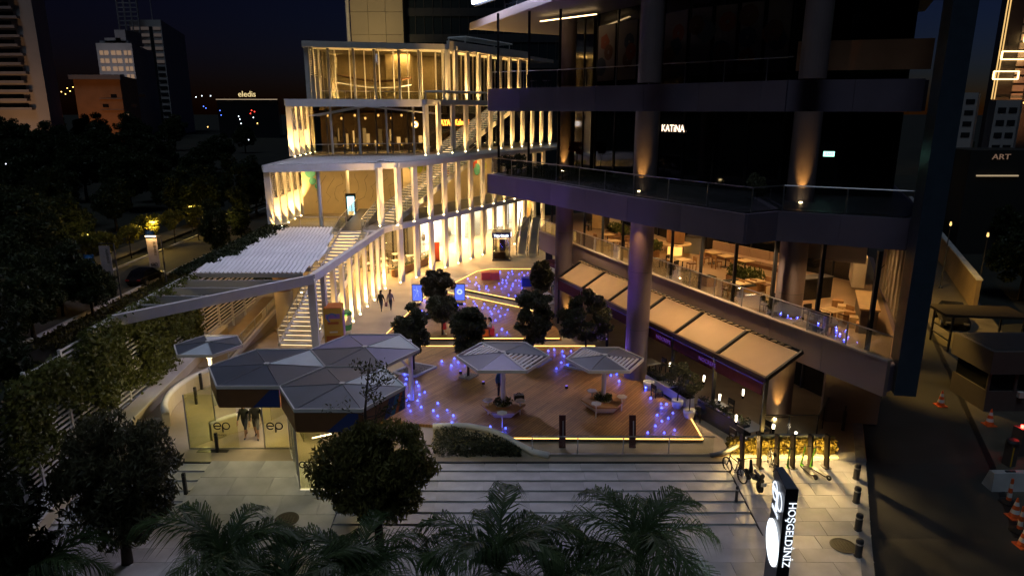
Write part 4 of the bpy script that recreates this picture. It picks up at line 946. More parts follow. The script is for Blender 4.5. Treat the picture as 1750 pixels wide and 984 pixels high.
for i in range(NBAY+1):
    t = i/NBAY; b_, f_ = AB0.lerp(AB1,t), AF0.lerp(AF1,t); MB().bar((b_.x,b_.y,ZB+.08),(f_.x,f_.y,ZF+.08),.14,.16).build('rafter', BLACK, aw)
    MB().cbox((f_.x,f_.y,(ZF+.05)/2),(.15,.15,ZF+.05)).build('post', BLACK, aw)
MB().bar((*AF0,ZF+.02),(*AF1,ZF+.02),.2,.2).build('front_gutter', M('gutter_bronze',(0.10,0.07,0.05),.4,.5), aw); MB().bar((*AB0,ZB+.05),(*AB1,ZB+.05),.16,.2).build('rear_beam', BLACK, aw)
for k in range(46):                                        # folded comb edge beside the wall
    p = AB0.lerp(AB1,.01+.98*k/46); MB().cbox((p.x-.12,p.y-.05,ZB+.12),(.5,.12,.05),rad(23),0,rad(12)).build('comb_slat', M('comb_tan',(0.38,0.27,0.16),.6), aw)
for t_, bd in ((.60,'NOCREPE'),(.78,'NOCREPE')):
    p = AF0.lerp(AF1,t_); text(bd, 'valance_letters', .3, E('valance_violet',(.35,.12,.9),.22), (p.x-.16,p.y-.06,ZF-.55), face_rot(-.92,-.39), aw, .004)
p, q = AF0.lerp(AF1,.2), AF0.lerp(AF1,1); MB().bar((p.x-.16,p.y-.06,ZF-.14),(q.x-.16,q.y-.06,ZF-.14),.03,.03).build('blue_light_line', E('blue_line',(.05,.06,.8),.12), aw)
MB().prism([(2.6,52.6),(4.4,49.0),(5.2,49.4),(3.6,53.2)], 3.2, 3.55).build('side_canopy', MATS['wine_valance'], aw)
# dark restaurant front under the terrace
rf = thing('ground_floor_restaurant', 'dark glazed ground floor restaurant under the terrace', 'shopfront', (12,40,0))
G0, G1_ = Vector((7.0,58)), Vector((18.0,31.0))
for i in range(12):
    p, q = G0.lerp(G1_,i/12), G0.lerp(G1_,(i+1)/12); MB().wall(p.lerp(q,.02), q.lerp(p,.02), .05, 3.95, .05).build('window_pane', DGLASS, rf); MB().cbox((p.x,p.y,2),(.16,.16,3.95)).build('mullion', BLACK, rf)
MB().wall((15.4,31.4),(18.0,31.0),0,3.95,.3).build('end_wall', COLM, rf)
for k, (x, y) in enumerate(((9.5,42),(11.5,37),(13.2,33.4),(8.2,46))):
    lamp('POINT', (x,y,2.6), 7, (1.0,.55,.2), rf, .08); MB().cyl((x,y),.06,2.55,2.7,8).build('pendant_lamp', E_LAMP, rf)
for x, y in ((15.5,32.9),(16.2,32.6)): MB().cbox((x,y,3.6),(.35,.06,.05)).build('wall_lamp', E_LAMP, rf)

# ------------------------------------------------------------------ furniture
def chair_proto(lab, m1, m2, z=0):
    t = thing('chair', lab, 'chair')
    MB().cbox((0,0,.45),(.46,.46,.05)).build('seat', m2, t); MB().cbox((0,.22,.72),(.44,.04,.26),0,rad(-8)).build('backrest', m1, t)
    for sx in (-.2,.2):
        MB().bar((sx,-.2,0),(sx,-.2,.44),.04).build('leg', m1, t); MB().bar((sx,.22,0),(sx,.25,.84),.04).build('leg', m1, t)
    return t
def table_proto(lab, top, leg, s=.8):
    t = thing('table', lab, 'table')
    MB().cbox((0,0,.74),(s,s,.04)).build('table_top', top, t); MB().cyl((0,0),.04,.02,.72,8).build('stem', leg, t); MB().cbox((0,0,.02),(.45,.45,.03)).build('foot', leg, t)
    return t
PALEW = M('pale_oak',(0.62,0.44,0.22),.45,0,var=.12,scale=2)
chA = chair_proto('', WOOD, WOODD); chB = chair_proto('', BLACK, DGREY); tbA = table_proto('', PALEW, BLACK); tbB = table_proto('', M('table_white',(0.55,0.53,0.50),.4), BLACK, .95)
used = {}
def place(proto, loc, rz, lab, grp):
    o = proto if not used.get(proto.name) else copy_tree(proto, loc, rz, lab)
    used[proto.name] = 1; o.location = loc; o.rotation_euler = (0,0,rz); o['label'] = lab; o['group'] = grp
ORD = ['first','second','third','fourth','fifth','sixth','seventh','eighth','ninth','tenth','eleventh','twelfth','thirteenth']
tabs = [(1038.6,400.6),(1048.6,411),(1123,411),(1167,443),(1218.6,431),(1241,437),(1274,445),(1266,483),(1291,479),(1423,529)]
tn = ['oak table by the far planter on the upper terrace','oak table just nearer than the far planter table on the terrace','oak table beside the wood clad round pillar','oak table between the round pillar and the terrace glass','oak table at the far end of the long sofa','oak table at the middle of the long sofa','oak table at the near end of the long sofa','oak table in front of the leafy planter box, on its glass side','oak table with a cup in front of the leafy planter box','small table near the bar end of the terrace']
for k, ((x, y), lb) in enumerate(zip(tabs, tn)):
    p = P(x, y, 5.95); a = rad(22); place(tbA, (p.x,p.y,5.2), a, lb, 'oak tables on the upper terrace')
    for s_ in (-1,1):
        if k in (4,5,6) and s_ == 1: continue
        place(chA, (p.x+.75*s_*math.cos(a)+RNG.uniform(-.08,.08),p.y+.75*s_*math.sin(a)+RNG.uniform(-.08,.08),5.2), a-math.pi/2*s_+RNG.uniform(-.2,.2), ('wooden chair left of ' if s_ < 0 else 'wooden chair right of ')+lb.replace(' on the upper terrace','').replace(' on the terrace','').replace(', on its glass side',' by the glass'), 'wooden chairs on the upper terrace')
for k, (x, y) in enumerate(((1310,520),(1320,515),(1390,545),(1406,550),(1418,556),(1385,535),(1150,455),(1135,445),(1060,420),(1005,385),(1015,375),(980,395))):
    p = P(x, y, 5.65); place(chB, (p.x,p.y,5.2), RNG.uniform(0,6), ['dark bar chair beside the leafy planter, left one','dark bar chair beside the leafy planter, right one','dark chair by the glass near the thick pillar','dark chair by the glass, next to the one at the thick pillar','dark chair by the glass below the bar','dark chair hidden close behind the thick pillar','dark chair near the round pillar, closer to the glass','dark chair near the round pillar, further in','dark chair beside the first middle planter','dark chair at the far end of the terrace, nearer one','dark chair at the far end of the terrace, further one','dark chair behind the far glass rail by the first column'][k], 'dark chairs on the upper terrace')
def planter(lab, c, d, rz, z, leaves=True, mat=WOOD):
    t = thing('planter_box', lab, 'planter', (c[0],c[1],z), 'timber planters on the terrace'); m = MB(); n = 3
    for k in range(n): MB().cbox((c[0],c[1],z+.09+.18*k),(d[0],d[1],.165),rz).build('board', mat, t)
    MB().cbox((c[0],c[1],z+.3),(d[0]-.05,d[1]-.05,.54),rz).build('soil', SOIL, t)
    return t
pl1 = planter('timber planter with leafy plants in the middle of the terrace', (13.3,37.8), (2.4,.7), rad(-66), 5.2); pl2 = planter('timber planter with leafy plants at the far end of the terrace', (8.3,52.6), (2.6,.8), rad(-66), 5.2); pl3 = planter('timber planter with leafy plants half behind the thick middle column', (9.5,46.6), (1.6,.7), rad(-66), 5.2)
planter('timber box bench in front of the leafy planter box', (12.6,36.6), (1.8,.9), rad(-66), 5.2); planter('small wooden crate by the terrace glass', (11.3,38.2), (.7,.7), rad(-66), 5.2); planter('small wooden box left of the middle column on the terrace', (8.0,46.0), (.7,.7), rad(-66), 5.2)
so = thing('long_sofa', 'long upholstered bench sofa against the rear glass of the terrace', 'sofa', (15.6,43.3,5.2))
UPH = M('sofa_taupe',(0.36,0.24,0.16),.8,0,var=.08)
for k in range(4):
    p = Vector((13.6,46.4)).lerp(Vector((17.0,41.2)),(k+.5)/4); MB().cbox((p.x,p.y,5.58),(1.5,.75,.18),rad(-57)).build('seat_cushion', UPH, so); MB().cbox((p.x+.36,p.y+.22,5.95),(1.5,.16,.6),rad(-57),0).build('back_cushion', UPH, so)
MB().cbox((15.3,43.8,5.36),(6.2,.7,.22),rad(-57)).build('frame', WOODD, so)
for k in range(4):
    p = Vector((13.6,46.4)).lerp(Vector((17.0,41.2)),k/3); MB().cbox((p.x,p.y,5.26),(.08,.6,.14),rad(-57)).build('leg', WOODD, so)
rp = thing('round_pillar_table', 'wood clad round pillar ringed by a round table top', 'table', (11.4,46.9,5.2))
MB().cyl((11.4,46.9),.62,6.1,9.56,24).build('timber_cladding', WOOD, rp); MB().cyl((11.4,46.9),1.1,5.95,6.02,28).build('round_top', PALEW, rp); MB().cyl((11.4,46.9),.5,5.2,5.94,24).build('lit_drum', E('drum_glow',(1.0,.48,.10),1.6), rp)
wc = thing('wood_clad_column', 'pair of cream boarded columns at the far end of the terrace', 'column', (7.6,57.5,5.2))
MB().cbox((7.3,57.8,7.4),(.8,.5,4.3),rad(-20)).build('board_cladding', PALEW, wc); MB().cbox((8.6,56.4,7.4),(.9,.4,4.3),rad(-20)).build('board_cladding', PLASTER, wc)
br = thing('bar_counter', 'pale bar counter with stools of boxes at the right end of the terrace', 'counter', (16.6,30.8,5.2))
MB().cbox((16.7,30.9,5.75),(.7,3.4,1.1),rad(-23)).build('counter_body', M('counter_grey',(0.24,0.20,0.16),.6), br); MB().cbox((16.7,30.9,6.34),(.85,3.6,.08),rad(-23)).build('counter_top', PALEW, br)
for k in range(5): MB().cbox((15.95-.32*k*.0,29.7+.62*k,5.42+.05*k),(.5,.5,.42+.1*k),rad(-23)).build('stacked_box', PALEW if k % 2 else WOOD, br)
MB().cbox((18.4,35.4,6.9),(.6,2.6,1.6),rad(-23)).build('wall_cabinet', M('cabinet_pale',(0.55,0.47,0.36),.5), br)
dk = thing('service_counter', 'black service counter behind the thick pillar on the terrace', 'counter', (16,36,5.2))
MB().cbox((15.9,35.5,5.75),(2.6,.7,1.1),rad(20)).build('counter_body', BLACK, dk); MB().cbox((15.9,35.5,6.33),(2.7,.8,.06),rad(20)).build('counter_top', DGREY, dk)
cb = thing('grey_cabinet', 'pale grey service cabinet between the round pillar and the long sofa', 'cabinet', (12.9,47.6,5.2))
MB().cbox((12.9,47.4,5.8),(1.2,.8,1.2),rad(-30)).build('cabinet_body', GREYM, cb); MB().cbox((12.9,47.4,6.42),(1.25,.85,.05),rad(-30)).build('cabinet_top', DGREY, cb)
for k, (x, y, z, a) in enumerate(((.2,45.6,10.86,.4),(1.3,45.0,10.86,2.2),(2.3,43.2,10.86,1.0),(3.3,42.2,10.86,3.0),(1.3,46.2,16.37,.8),(2.2,45.6,16.37,2.6))):
    place(chB, (x,y,z), a, ['dark chair at the very tip of the lower balcony','dark chair on the lower balcony, second from its tip','dark chair on the lower balcony, third from its tip','dark chair on the lower balcony, fourth from its tip','dark chair at the tip of the upper balcony','dark chair on the upper balcony beside the first column'][k], 'dark chairs on the balconies')
place(tbA, (1.9,44.2,10.86), .3, 'small table on the lower balcony near its tip', 'balcony tables')
# ground floor tables under the awning
gt = [((1145,655),'pale table under the awning behind the round potted shrub'),((1222,690),'pale table with place settings under the awning'),((1283,728),'pale table at the near corner of the awning'),((1110,618),'pale table by the deck near the thick middle column'),((930,505),'pale table just left of the first tower column'),((938,520),'pale table behind the dark tree, left of the tower column'),((930,487),'pale table beside the blue cube seat')]
for k, ((x, y), lb) in enumerate(gt):
    p = P(x, y, .75); place(tbB, (p.x,p.y,0 if k < 4 else .15), rad(23), lb, 'pale tables at the ground floor restaurant')
    for s_ in (-1,1): place(chB, (p.x+.8*s_*.92,p.y+.8*s_*.39,0 if k < 4 else .15), rad(23)-math.pi/2*s_, ('dark chair left of ' if s_ < 0 else 'dark chair right of ')+lb, 'dark chairs at the ground floor restaurant')
for k, (x, y) in enumerate(((1145,626),(1203,648),(1230,680),(1270,672),(1258,716))):
    p = P(x, y, 1.05); t = thing('table_lantern', ['glowing table lantern nearest the thick middle column','glowing table lantern in the middle of the restaurant','glowing table lantern above the pale table with settings','glowing lantern hung on the front awning post','glowing table lantern on the near corner table'][k], 'lantern', (p.x,p.y,.77), 'glowing table lanterns')
    MB().cyl((p.x,p.y),.035,.95,1.25,10,.05).build('glow_tube', E('lantern_glow',(1.0,.85,.6),14), t); MB().cyl((p.x,p.y),.06,.77,.95,10).build('base', BLACK, t); lamp('POINT',(p.x,p.y,1.32),4,(1.0,.75,.45),t,.05)
# long planter troughs and pots between deck and restaurant
tr = thing('planter_trough', 'low white planter trough between the deck and the restaurant tables', 'planter', (8.2,33.6,.0))
MB().wall((7.75,36.0),(9.2,32.6),.16,.62,.5).build('trough', WHITE, tr); MB().wall((7.75,36.0),(9.2,32.6),.58,.66,.4).build('soil', SOIL, tr)
MB().wall((7.95,36.0),(9.4,32.6),.66,.70,.06).build('rail', BLACK, tr)
wl_ = thing('screen_planter', 'black framed planter screen beside the restaurant tables', 'planter', (10.2,30.2,0))
MB().wall((9.5,31.9),(10.9,29.0),0,.85,.35).build('box', DGREY, wl_); MB().wall((9.42,31.9),(10.82,29.0),.85,.92,.12).build('top_rail', DSTEEL, wl_)
for k, ((x, y), lb) in enumerate((((1108,665),'white flower pot glowing blue beside the thick column'),((1157,697),'white flower pot on the deck edge, glowing blue'),((1177,714),'white flower pot at the end of the amber strip'))):
    p = P(x, y, .15); p.z = .15; t = thing('flower_pot', lb, 'flower pot', p, 'white flower pots on the deck')
    MB().lathe(p, [(.17,0),(.25,.12),(.29,.3),(.30,.46),(.26,.47),(.25,.42)], 18).build('pot', WHITE, t, smooth=True)

# ------------------------------------------------------------------ front parapet, balustrade, hedges
fw = thing('curved_parapet', 'white curving parapet sweeping down to the glass balustrade in front of the deck', 'wall', (-1,29,0))
cpx = [(740,728),(770,727),(800,727.5),(835,734),(862,745),(888,760),(912,772),(938,778)]
cp = [P(x, y, lerp(.55,.12,min(1,i/7))) for i, (x, y) in enumerate(cpx)]
for a, b in zip(cp[:-1], cp[1:]):
    MB().wall(a, b, -.02, (a.z+b.z)/2-.05, .2).build('wall_segment', PLASTER, fw)
m = MB(); m.tube(cp, .15, 8); m.build('coping', WHITE, fw, smooth=True)
cpx2 = [(1215,778),(1240,772),(1258,762),(1272,751),(1290,745.5),(1340,744),(1412,745)]
cp2 = [P(x, y, lerp(.12,.72,min(1,i/4))) for i, (x, y) in enumerate(cpx2)]
fw2 = thing('curved_parapet', 'grey curving parapet rising over the amber lit hedge', 'wall', (10,28,0))
for a, b in zip(cp2[:-1], cp2[1:]): MB().wall(a+Vector((0,.14,0)), b+Vector((0,.14,0)), -.02, (a.z+b.z)/2-.04, .12).build('wall_segment', COLM, fw2)
m = MB(); m.tube(cp2, .10, 8); m.build('coping', GREYM, fw2, smooth=True)
gb = thing('glass_balustrade', 'clear glass balustrade along the top of the entrance steps', 'balustrade', (4.5,27.75,0))
rail(gb, [(.9,27.75),(9.05,27.75)], .02, .92, 2.0, CLEAR, STEEL); MB().bar((.9,27.75,.05),(9.05,27.75,.05),.12,.1).build('base_shoe', STEEL, gb)
for k, x in enumerate((962,1083)):
    p = P(x, 772, 0); t = thing('leaning_board', ['tall dark red leaning board behind the glass, nearer the curved parapet','tall dark red leaning board behind the glass, under the smaller umbrella'][k], 'board', (p.x,p.y+.25,0), 'dark red boards behind the balustrade')
    MB().cbox((p.x,p.y+.55,.75),(.3,.10,1.5),0,rad(-14)).build('board', M('dark_red_board',(0.07,0.012,0.012),.5), t); MB().cbox((p.x+.02,p.y+.42,.95),(.05,.03,.7),0,rad(-14)).build('handle', STEEL, t)

# ------------------------------------------------------------------ foliage
def leaf_mesh(name, pts, size, aspect=.45, droop=0.0, mat=None, rng=NR, jitter=.4):
    n = len(pts); pts = np.asarray(pts, dtype=np.float64)
    d = rng.normal(size=(n,3)); d[:,2] -= droop*1.5; d /= np.linalg.norm(d,axis=1)[:,None]
    e = rng.normal(size=(n,3)); e -= (e*d).sum(1)[:,None]*d; e /= np.linalg.norm(e,axis=1)[:,None]
    s = size*(1+jitter*rng.uniform(-1,1,size=(n,1)))
    v = np.stack([pts-d*s*.5, pts+e*s*aspect*.5, pts+d*s*.5, pts-e*s*aspect*.5], 1).reshape(-1,3)
    me = bpy.data.meshes.new(name); me.vertices.add(4*n); me.vertices.foreach_set('co', v.ravel())
    me.loops.add(4*n); me.loops.foreach_set('vertex_index', np.arange(4*n,dtype=np.int32))
    me.polygons.add(n); me.polygons.foreach_set('loop_start', np.arange(0,4*n,4,dtype=np.int32)); me.polygons.foreach_set('loop_total', np.full(n,4,dtype=np.int32))
    me.materials.append(mat); me.update(calc_edges=True); return me
def clumps(centres, per, r, rng=NR, flat=.8, hollow=.35):
    out = []
    for c in centres:
        q = rng.normal(size=(per,3)); q /= np.linalg.norm(q,axis=1)[:,None]; rr = r*(hollow+(1-hollow)*rng.random((per,1))**.6)
        q = q*rr; q[:,2] *= flat; out.append(q+np.array(c))
    return np.concatenate(out)
def blob_centres(n, rx, ry, rz, cz, rng=NR, shell=.55):
    q = rng.normal(size=(n,3)); q /= np.linalg.norm(q,axis=1)[:,None]; q *= (shell+(1-shell)*rng.random((n,1)))
    return q*np.array([rx,ry,rz])+np.array([0,0,cz])
BARK = M('bark',(0.045,0.035,0.027),.9,0,var=.3,scale=8,bump=.4)
def tree_meshes(h, rx, rz, trunk_r, nblob, per, leaf, mat, aspect=.45, droop=.2, seed=1, lobes=None, trunk_h=None, rb=.5, limbs=6, shell=.55, ry=None):
    rng = np.random.default_rng(seed); cz = h-rz; cs = []
    for (lx, ly, lz, sc) in (lobes or [(0,0,0,1)]): cs.append(blob_centres(int(nblob*sc), rx*sc, (ry or rx)*sc, rz*sc, 0, rng, shell)+np.array([lx,ly,cz+lz]))
    cs = np.concatenate(cs); pts = clumps(cs, per, rb, rng)
    cm = leaf_mesh('crown', pts, leaf, aspect, droop, mat, rng)
    m = MB(); R0 = random.Random(seed); th = trunk_h or cz
    top = Vector((R0.uniform(-.15,.15)*h*.1, 0, th)); m.tube([(0,0,-.1),(0.03*h*.2,0,th*.35),(-.02*h*.2,.02,th*.7),top], [trunk_r*1.25,trunk_r,trunk_r*.85,trunk_r*.7], 8)
    for k in range(limbs):
        c = Vector(cs[R0.randrange(len(cs))]); s = Vector((0,0,th*R0.uniform(.55,.98))); mid = s.lerp(c,.5)+Vector((0,0,.08*h*R0.random()))
        m.tube([s,mid,c], [trunk_r*.5,trunk_r*.3,trunk_r*.1], 6)
    return cm, mesh_of(m, 'trunk', BARK, True)
def put_tree(name, lab, cat, loc, meshes, rz=0, scale=1, group=None, extra=None):
    t = thing(name, lab, cat, loc, group); cm, tm = meshes
    for nm, me in (('crown',cm),('trunk',tm)):
        o = bpy.data.objects.new(nm, me); COL.objects.link(o); o.parent = t
    t.rotation_euler = (0,0,rz); t.scale = (scale,)*3 if not hasattr(scale,'__len__') else scale
    return t
LF_DARK = LEAF('leaf_dark',(0.030,0.048,0.020)); LF_MID = LEAF('leaf_mid',(0.052,0.085,0.028)); LF_OL = LEAF('leaf_olive',(0.060,0.070,0.022)); LF_TOP = LEAF('leaf_topiary',(0.085,0.10,0.062)); LF_IVY = LEAF('leaf_ivy',(0.12,0.15,0.042)); LF_PALM = LEAF('leaf_palm',(0.065,0.115,0.050))
LF_HEDGE = LEAF('leaf_hedge',(0.13,0.115,0.025)); LF_PLANT = LEAF('leaf_planter',(0.085,0.12,0.035))
# two bushy trees in the forecourt
p = P(218, 962, -DROP); put_tree('bushy_tree', 'bushy feathery tree on the pavement below the garden steps, far left', 'tree', (p.x,p.y,-DROP), tree_meshes(5.9,1.9,2.0,.16,30,150,.26,LEAF('leaf_feather',(0.11,0.12,0.075)),.26,.8,3,[(.1,0,0,.8),(1.1,.1,.3,.5),(-1.1,0,-.9,.6),(.5,.2,-1.5,.55),(-.5,.1,.5,.45),(.1,0,-2.2,.42),(-.9,.1,-2.0,.36),(.9,-.1,-2.2,.34)],2.6,.5,11))
p = P(648, 935, -DROP); put_tree('bushy_tree', 'bushy green tree between the entrance canopy and the steps', 'tree', (p.x,p.y,-DROP), tree_meshes(5.2,1.75,1.5,.15,34,165,.24,LEAF('leaf_forecourt',(0.145,0.15,0.05)),.26,.8,4,[(.75,0,.2,.68),(-.95,0,-.25,.62),(.1,0,-1.0,.62),(-.1,.2,.3,.4),(1.2,0,-.7,.5),(.2,0,-1.9,.45),(-.7,.1,-1.6,.38),(.8,-.1,-1.8,.34),(-1.5,0,-.9,.34)],2.2,.45,11))
# bare sapling in front of the canopy
st = thing('bare_sapling', 'thin nearly leafless sapling in front of the entrance canopy', 'tree', (-5.6,23.6,-.7))
m = MB(); m.tube([(-5.6,23.6,-.75),(-5.55,23.6,2.2),(-5.5,23.6,4.1),(-5.35,23.6,5.3),(-5.2,23.6,6.2)], [.08,.07,.05,.03,.012], 7); RB = random.Random(5); tips = []
for k in range(15):
    z = RB.uniform(2.8,5.8); a = RB.uniform(0,6.28); L = (6.4-z)*.42; s = Vector((-5.52+(z-3)*.08,23.6,z)); e = s+Vector((math.cos(a)*L,math.sin(a)*L,L*.55)); m.tube([s,s.lerp(e,.5)+Vector((0,0,-.05)),e], [.022,.015,.006], 5)
    for j in range(2):
        f = e+Vector((RB.uniform(-.3,.3),RB.uniform(-.3,.3),RB.uniform(0,.3))); m.tube([s.lerp(e,.6),f], [.01,.005], 4); tips += [f, e]
m.build('trunk', BARK, st)
o = link('crown', leaf_mesh('crown', clumps([tuple(t_-Vector((-5.6,23.6,-.7))) for t_ in tips[::2]], 16, .3), .17, .3, .5, LF_OL), st)
# round topiary trees in stone pits on the decks
tops = [((748,545),.15,1.3,1.05,3.7,'rounded grey green shrub tree at the back of the middle deck'),((756,572),.15,1.0,.95,2.9,'round dark tree with a red stool at its foot on the middle deck'),((707,632),.15,1.05,1.4,4.0,'dark tree standing in the gravel pit nearest the violet umbrella'),((800,643),.15,1.0,1.45,4.4,'dark tree in a small gravel pit in front of the seated pair'),((910,618),.15,1.25,1.75,4.8,'dark tree in the gravel pit behind the larger umbrella'),((1000,622),.15,1.6,1.65,4.6,'broad dark tree in the gravel pit beside the thick middle column'),((925,540),.15,.8,1.2,4.3,'slim tree behind the dark tree, beside the first tower column')]
GRAV = M('gravel',(0.28,0.25,0.21),.9,0,var=.5,scale=25,bump=1,bscale=30)
for k, ((x, y), z, rx, rz_, h, lb) in enumerate(tops):
    p = P(x, y, z); p.z = z
    put_tree('topiary_tree', lb, 'tree', p, tree_meshes(h-.1,rx*1.1-.22,rz_*1.1-.15,.06,64,250,.15,LF_TOP if k else LEAF('leaf_grey',(0.085,0.085,0.06)),.5,.1,22+k,None,h-rz_*1.3,.34,6,.55), group='clipped trees on the plaza')
    if k in (2,3,4,5):
        w = (1.1,.55,1.0,1.25)[k-2]; q = p.copy(); t = thing('tree_pit', ['pale framed gravel tree pit by the violet umbrella','small gravel tree pit left of the larger umbrella','pale framed gravel tree pit behind the larger umbrella','pale framed gravel tree pit behind the smaller umbrella'][k-2], 'tree pit', (q.x,q.y,.15), 'gravel tree pits')
        c = [(q.x-w*1.0,q.y-w*.4),(q.x+w*.2,q.y-w*1.0),(q.x+w*1.15,q.y+w*.35),(q.x-w*.1,q.y+w*.95)]
        MB().prism(c, .154, .19).build('gravel', GRAV, t)
        gp = NR.random((160,2)); gv = MB()
        for a_, b_ in gp:
            e = (Vector(c[0]).lerp(Vector(c[1]),a_)).lerp(Vector(c[3]).lerp(Vector(c[2]),a_),b_); s_ = RNG.uniform(.03,.06); gv.cbox((e.x,e.y,.2),(s_,s_,s_*.7),RNG.random()*3)
        gv.build('pebbles', GRAV, t, kind='stuff')
        if k != 3:
            for i in range(4): MB().bar((*c[i],.18),(*c[(i+1)%4],.18),.16,.12).build('kerb_stone', STEPST, t)
# planting at umbrella benches, pots, terrace planters, troughs
def bush(name, lab, cat, c, r, h, n, leaf, mat, box=None, rz=0, parent=None, seed=1, kind=None, aspect=.5):
    rng = np.random.default_rng(seed)
    if box: q = rng.random((n,3))*np.array([box[0],box[1],h])-np.array([box[0]/2,box[1]/2,0]); q[:,2] *= (.6+.4*rng.random(n))
    else:
        q = rng.normal(size=(n,3)); q /= np.linalg.norm(q,axis=1)[:,None]; q *= rng.random((n,1))**.4; q = q*np.array([r,r,h/2])+np.array([0,0,h/2])
    me = leaf_mesh('foliage', q, leaf, aspect, -.3, mat, rng)
    if parent: o = inst(me, 'foliage', parent, c, rz); return o
    o = link(name, me, None, lab, cat); o.location = c; o.rotation_euler = (0,0,rz); return o
for k, c in enumerate(((-.45,32.0),(4.7,32.55))): bush('ground_cover_plants', ['low green plants in the larger umbrella bench','low green plants in the smaller umbrella bench'][k], 'plants', (c[0],c[1],.55), .5, .4, 500, .12, LF_MID, seed=40+k)
for k, (pl, c, rz) in enumerate(((pl1,(13.3,37.8,5.75),rad(-66)),(pl2,(8.3,52.6,5.75),rad(-66)),(pl3,(9.5,46.6,5.75),rad(-66)))): bush('', '', '', c, 0, .75, 700, .24, LF_PLANT, (2.3,.7), rz, pl, 50+k, aspect=.4)
p = P(1157,697,.15); put_tree('potted_shrub', 'round potted shrub standing over the white pot on the deck edge', 'plant', (p.x,p.y,.5), tree_meshes(2.2,.62,.62,.03,10,160,.12,LF_TOP,.5,0,61,None,1.5,.3,2))
p = P(1177,714,.15); put_tree('potted_shrub', 'smaller violet lit shrub in the pot at the end of the amber strip', 'plant', (p.x,p.y,.5), tree_meshes(1.9,.55,.4,.03,9,140,.12,LF_TOP,.5,0,62,None,1.3,.28,2))
bush('trough_plants','dark plants growing in the low white trough','plants',(8.5,34.3,.62),0,.5,900,.13,LF_TOP,(.45,3.7),rad(23.1)-.0,None,63)
bush('screen_plants','dark plants in the black framed planter screen','plants',(10.2,30.45,.8),0,.4,700,.13,LF_TOP,(.4,3.2),rad(25.8),None,64)
for k, (x, y, z) in enumerate(((.6,46.1,10.86),(-.3,46.2,10.86),(11.6,32.4,10.86),(4.4,47.2,10.86))):
    t = put_tree('balcony_plant', ['dark potted plant on the balcony tip beside the glass door','second dark potted plant at the very tip of the balcony','potted plant behind the balcony glass by the third column','red flowering potted plant against the first tower column'][k], 'plant', (x,y,z), tree_meshes(1.3 if k != 3 else 2.2,.45,.5,.04,8,120,.13,LF_TOP if k != 3 else LEAF('leaf_red',(0.20,0.03,0.03)),.5,0,70+k,None,.6,.25,2))
    m = MB(); m.lathe((0,0,0), [(.16,0),(.24,.1),(.26,.4),(.22,.4)], 12); o = m.build('pot', DGREY, t)
# left dark hedge bed, right amber hedge
hb = np.concatenate([np.stack([NR.uniform(-3.6,.4,5200), np.zeros(5200), np.zeros(5200)],1)])
hb[:,1] = 27.6+NR.random(5200)*np.clip(2.4-(hb[:,0]+3.6)*.45,.4,2.4); hb[:,2] = NR.random(5200)*np.clip(.62-(hb[:,0]+1.0)*.28,.15,.6)
o = link('hedge', leaf_mesh('hedge', hb, .12, .5, -.3, LF_TOP), None, 'dark clipped hedge bed in front of the white curving parapet', 'hedge')
h2_ = np.stack([NR.uniform(9.75,14.6,4200), NR.uniform(27.75,28.35,4200), NR.random(4200)*.68+.02],1)
o = link('hedge', leaf_mesh('hedge', h2_, .15, .55, -.2, LF_HEDGE), None, 'low hedge glowing amber behind the bicycle stands', 'hedge')
hl = thing('hedge_light', 'amber strip light at the foot of the low hedge', 'light strip', (12.2,27.5,0))
MB().bar((9.8,27.5,.05),(14.5,27.5,.05),.06,.05).build('light_line', E('hedge_led',(1.0,.62,.12),4), hl)
for x in (10.2,11.4,12.6,13.8): lamp('AREA', (x,27.38,.5), 38, (1.0,.62,.16), hl, sx=1.1, sy=.1, target=(x,28.1,.35))
for x in (10.4,12.0,13.6): lamp('SPOT', (x,27.7,1.0), 800, (1.0,.66,.24), hl, .1, (x,25.9,0), rad(120), .9)
# ivy over the slatted screen and along the pergola edge
iv = []
def ivy_patch(ya, yb, za, zb, n, thick=.35):
    y = NR.uniform(ya,yb,n); z = za+(zb-za)*NR.random(n)**.8; dens = np.sin(y*1.1)+np.sin(z*2.1+y*.7)+np.sin(y*2.9+z); keep = dens > -1.1+NR.random(n)*.8-1.0*(z > 2.4)
    x = -19.3-.03*(y-24.5)+NR.normal(0,thick,n)*.6+.15; iv.append(np.stack([x,y,z],1)[keep])
ivy_patch(29,41,1.2,5.3,15000); ivy_patch(33,41,.2,3.0,3500); ivy_patch(23.5,31,1.0,4.9,9000)
o = link('ivy', leaf_mesh('ivy', np.concatenate(iv), .19, .7, .3, LF_IVY), None, 'thick green ivy climbing over the slatted screen', 'ivy')
iv2 = []
for k in range(46):
    y = 40+.38*k; L = RNG.uniform(.3,1.5)*(1 if k > 6 else .5); c = np.stack([np.linspace(-20.3-.02*k*.4,-20.2+L,14), y+NR.normal(0,.1,14)+np.linspace(0,.5,14)*RNG.uniform(-1,1), np.full(14,Z1+.35)],1); iv2.append(clumps(c, 16, .3, NR, .5))
o = link('ivy', leaf_mesh('ivy', np.concatenate(iv2), .17, .6, .2, LF_DARK), None, 'dark ivy trailing over the outer edge of the corrugated pergola roof', 'ivy')
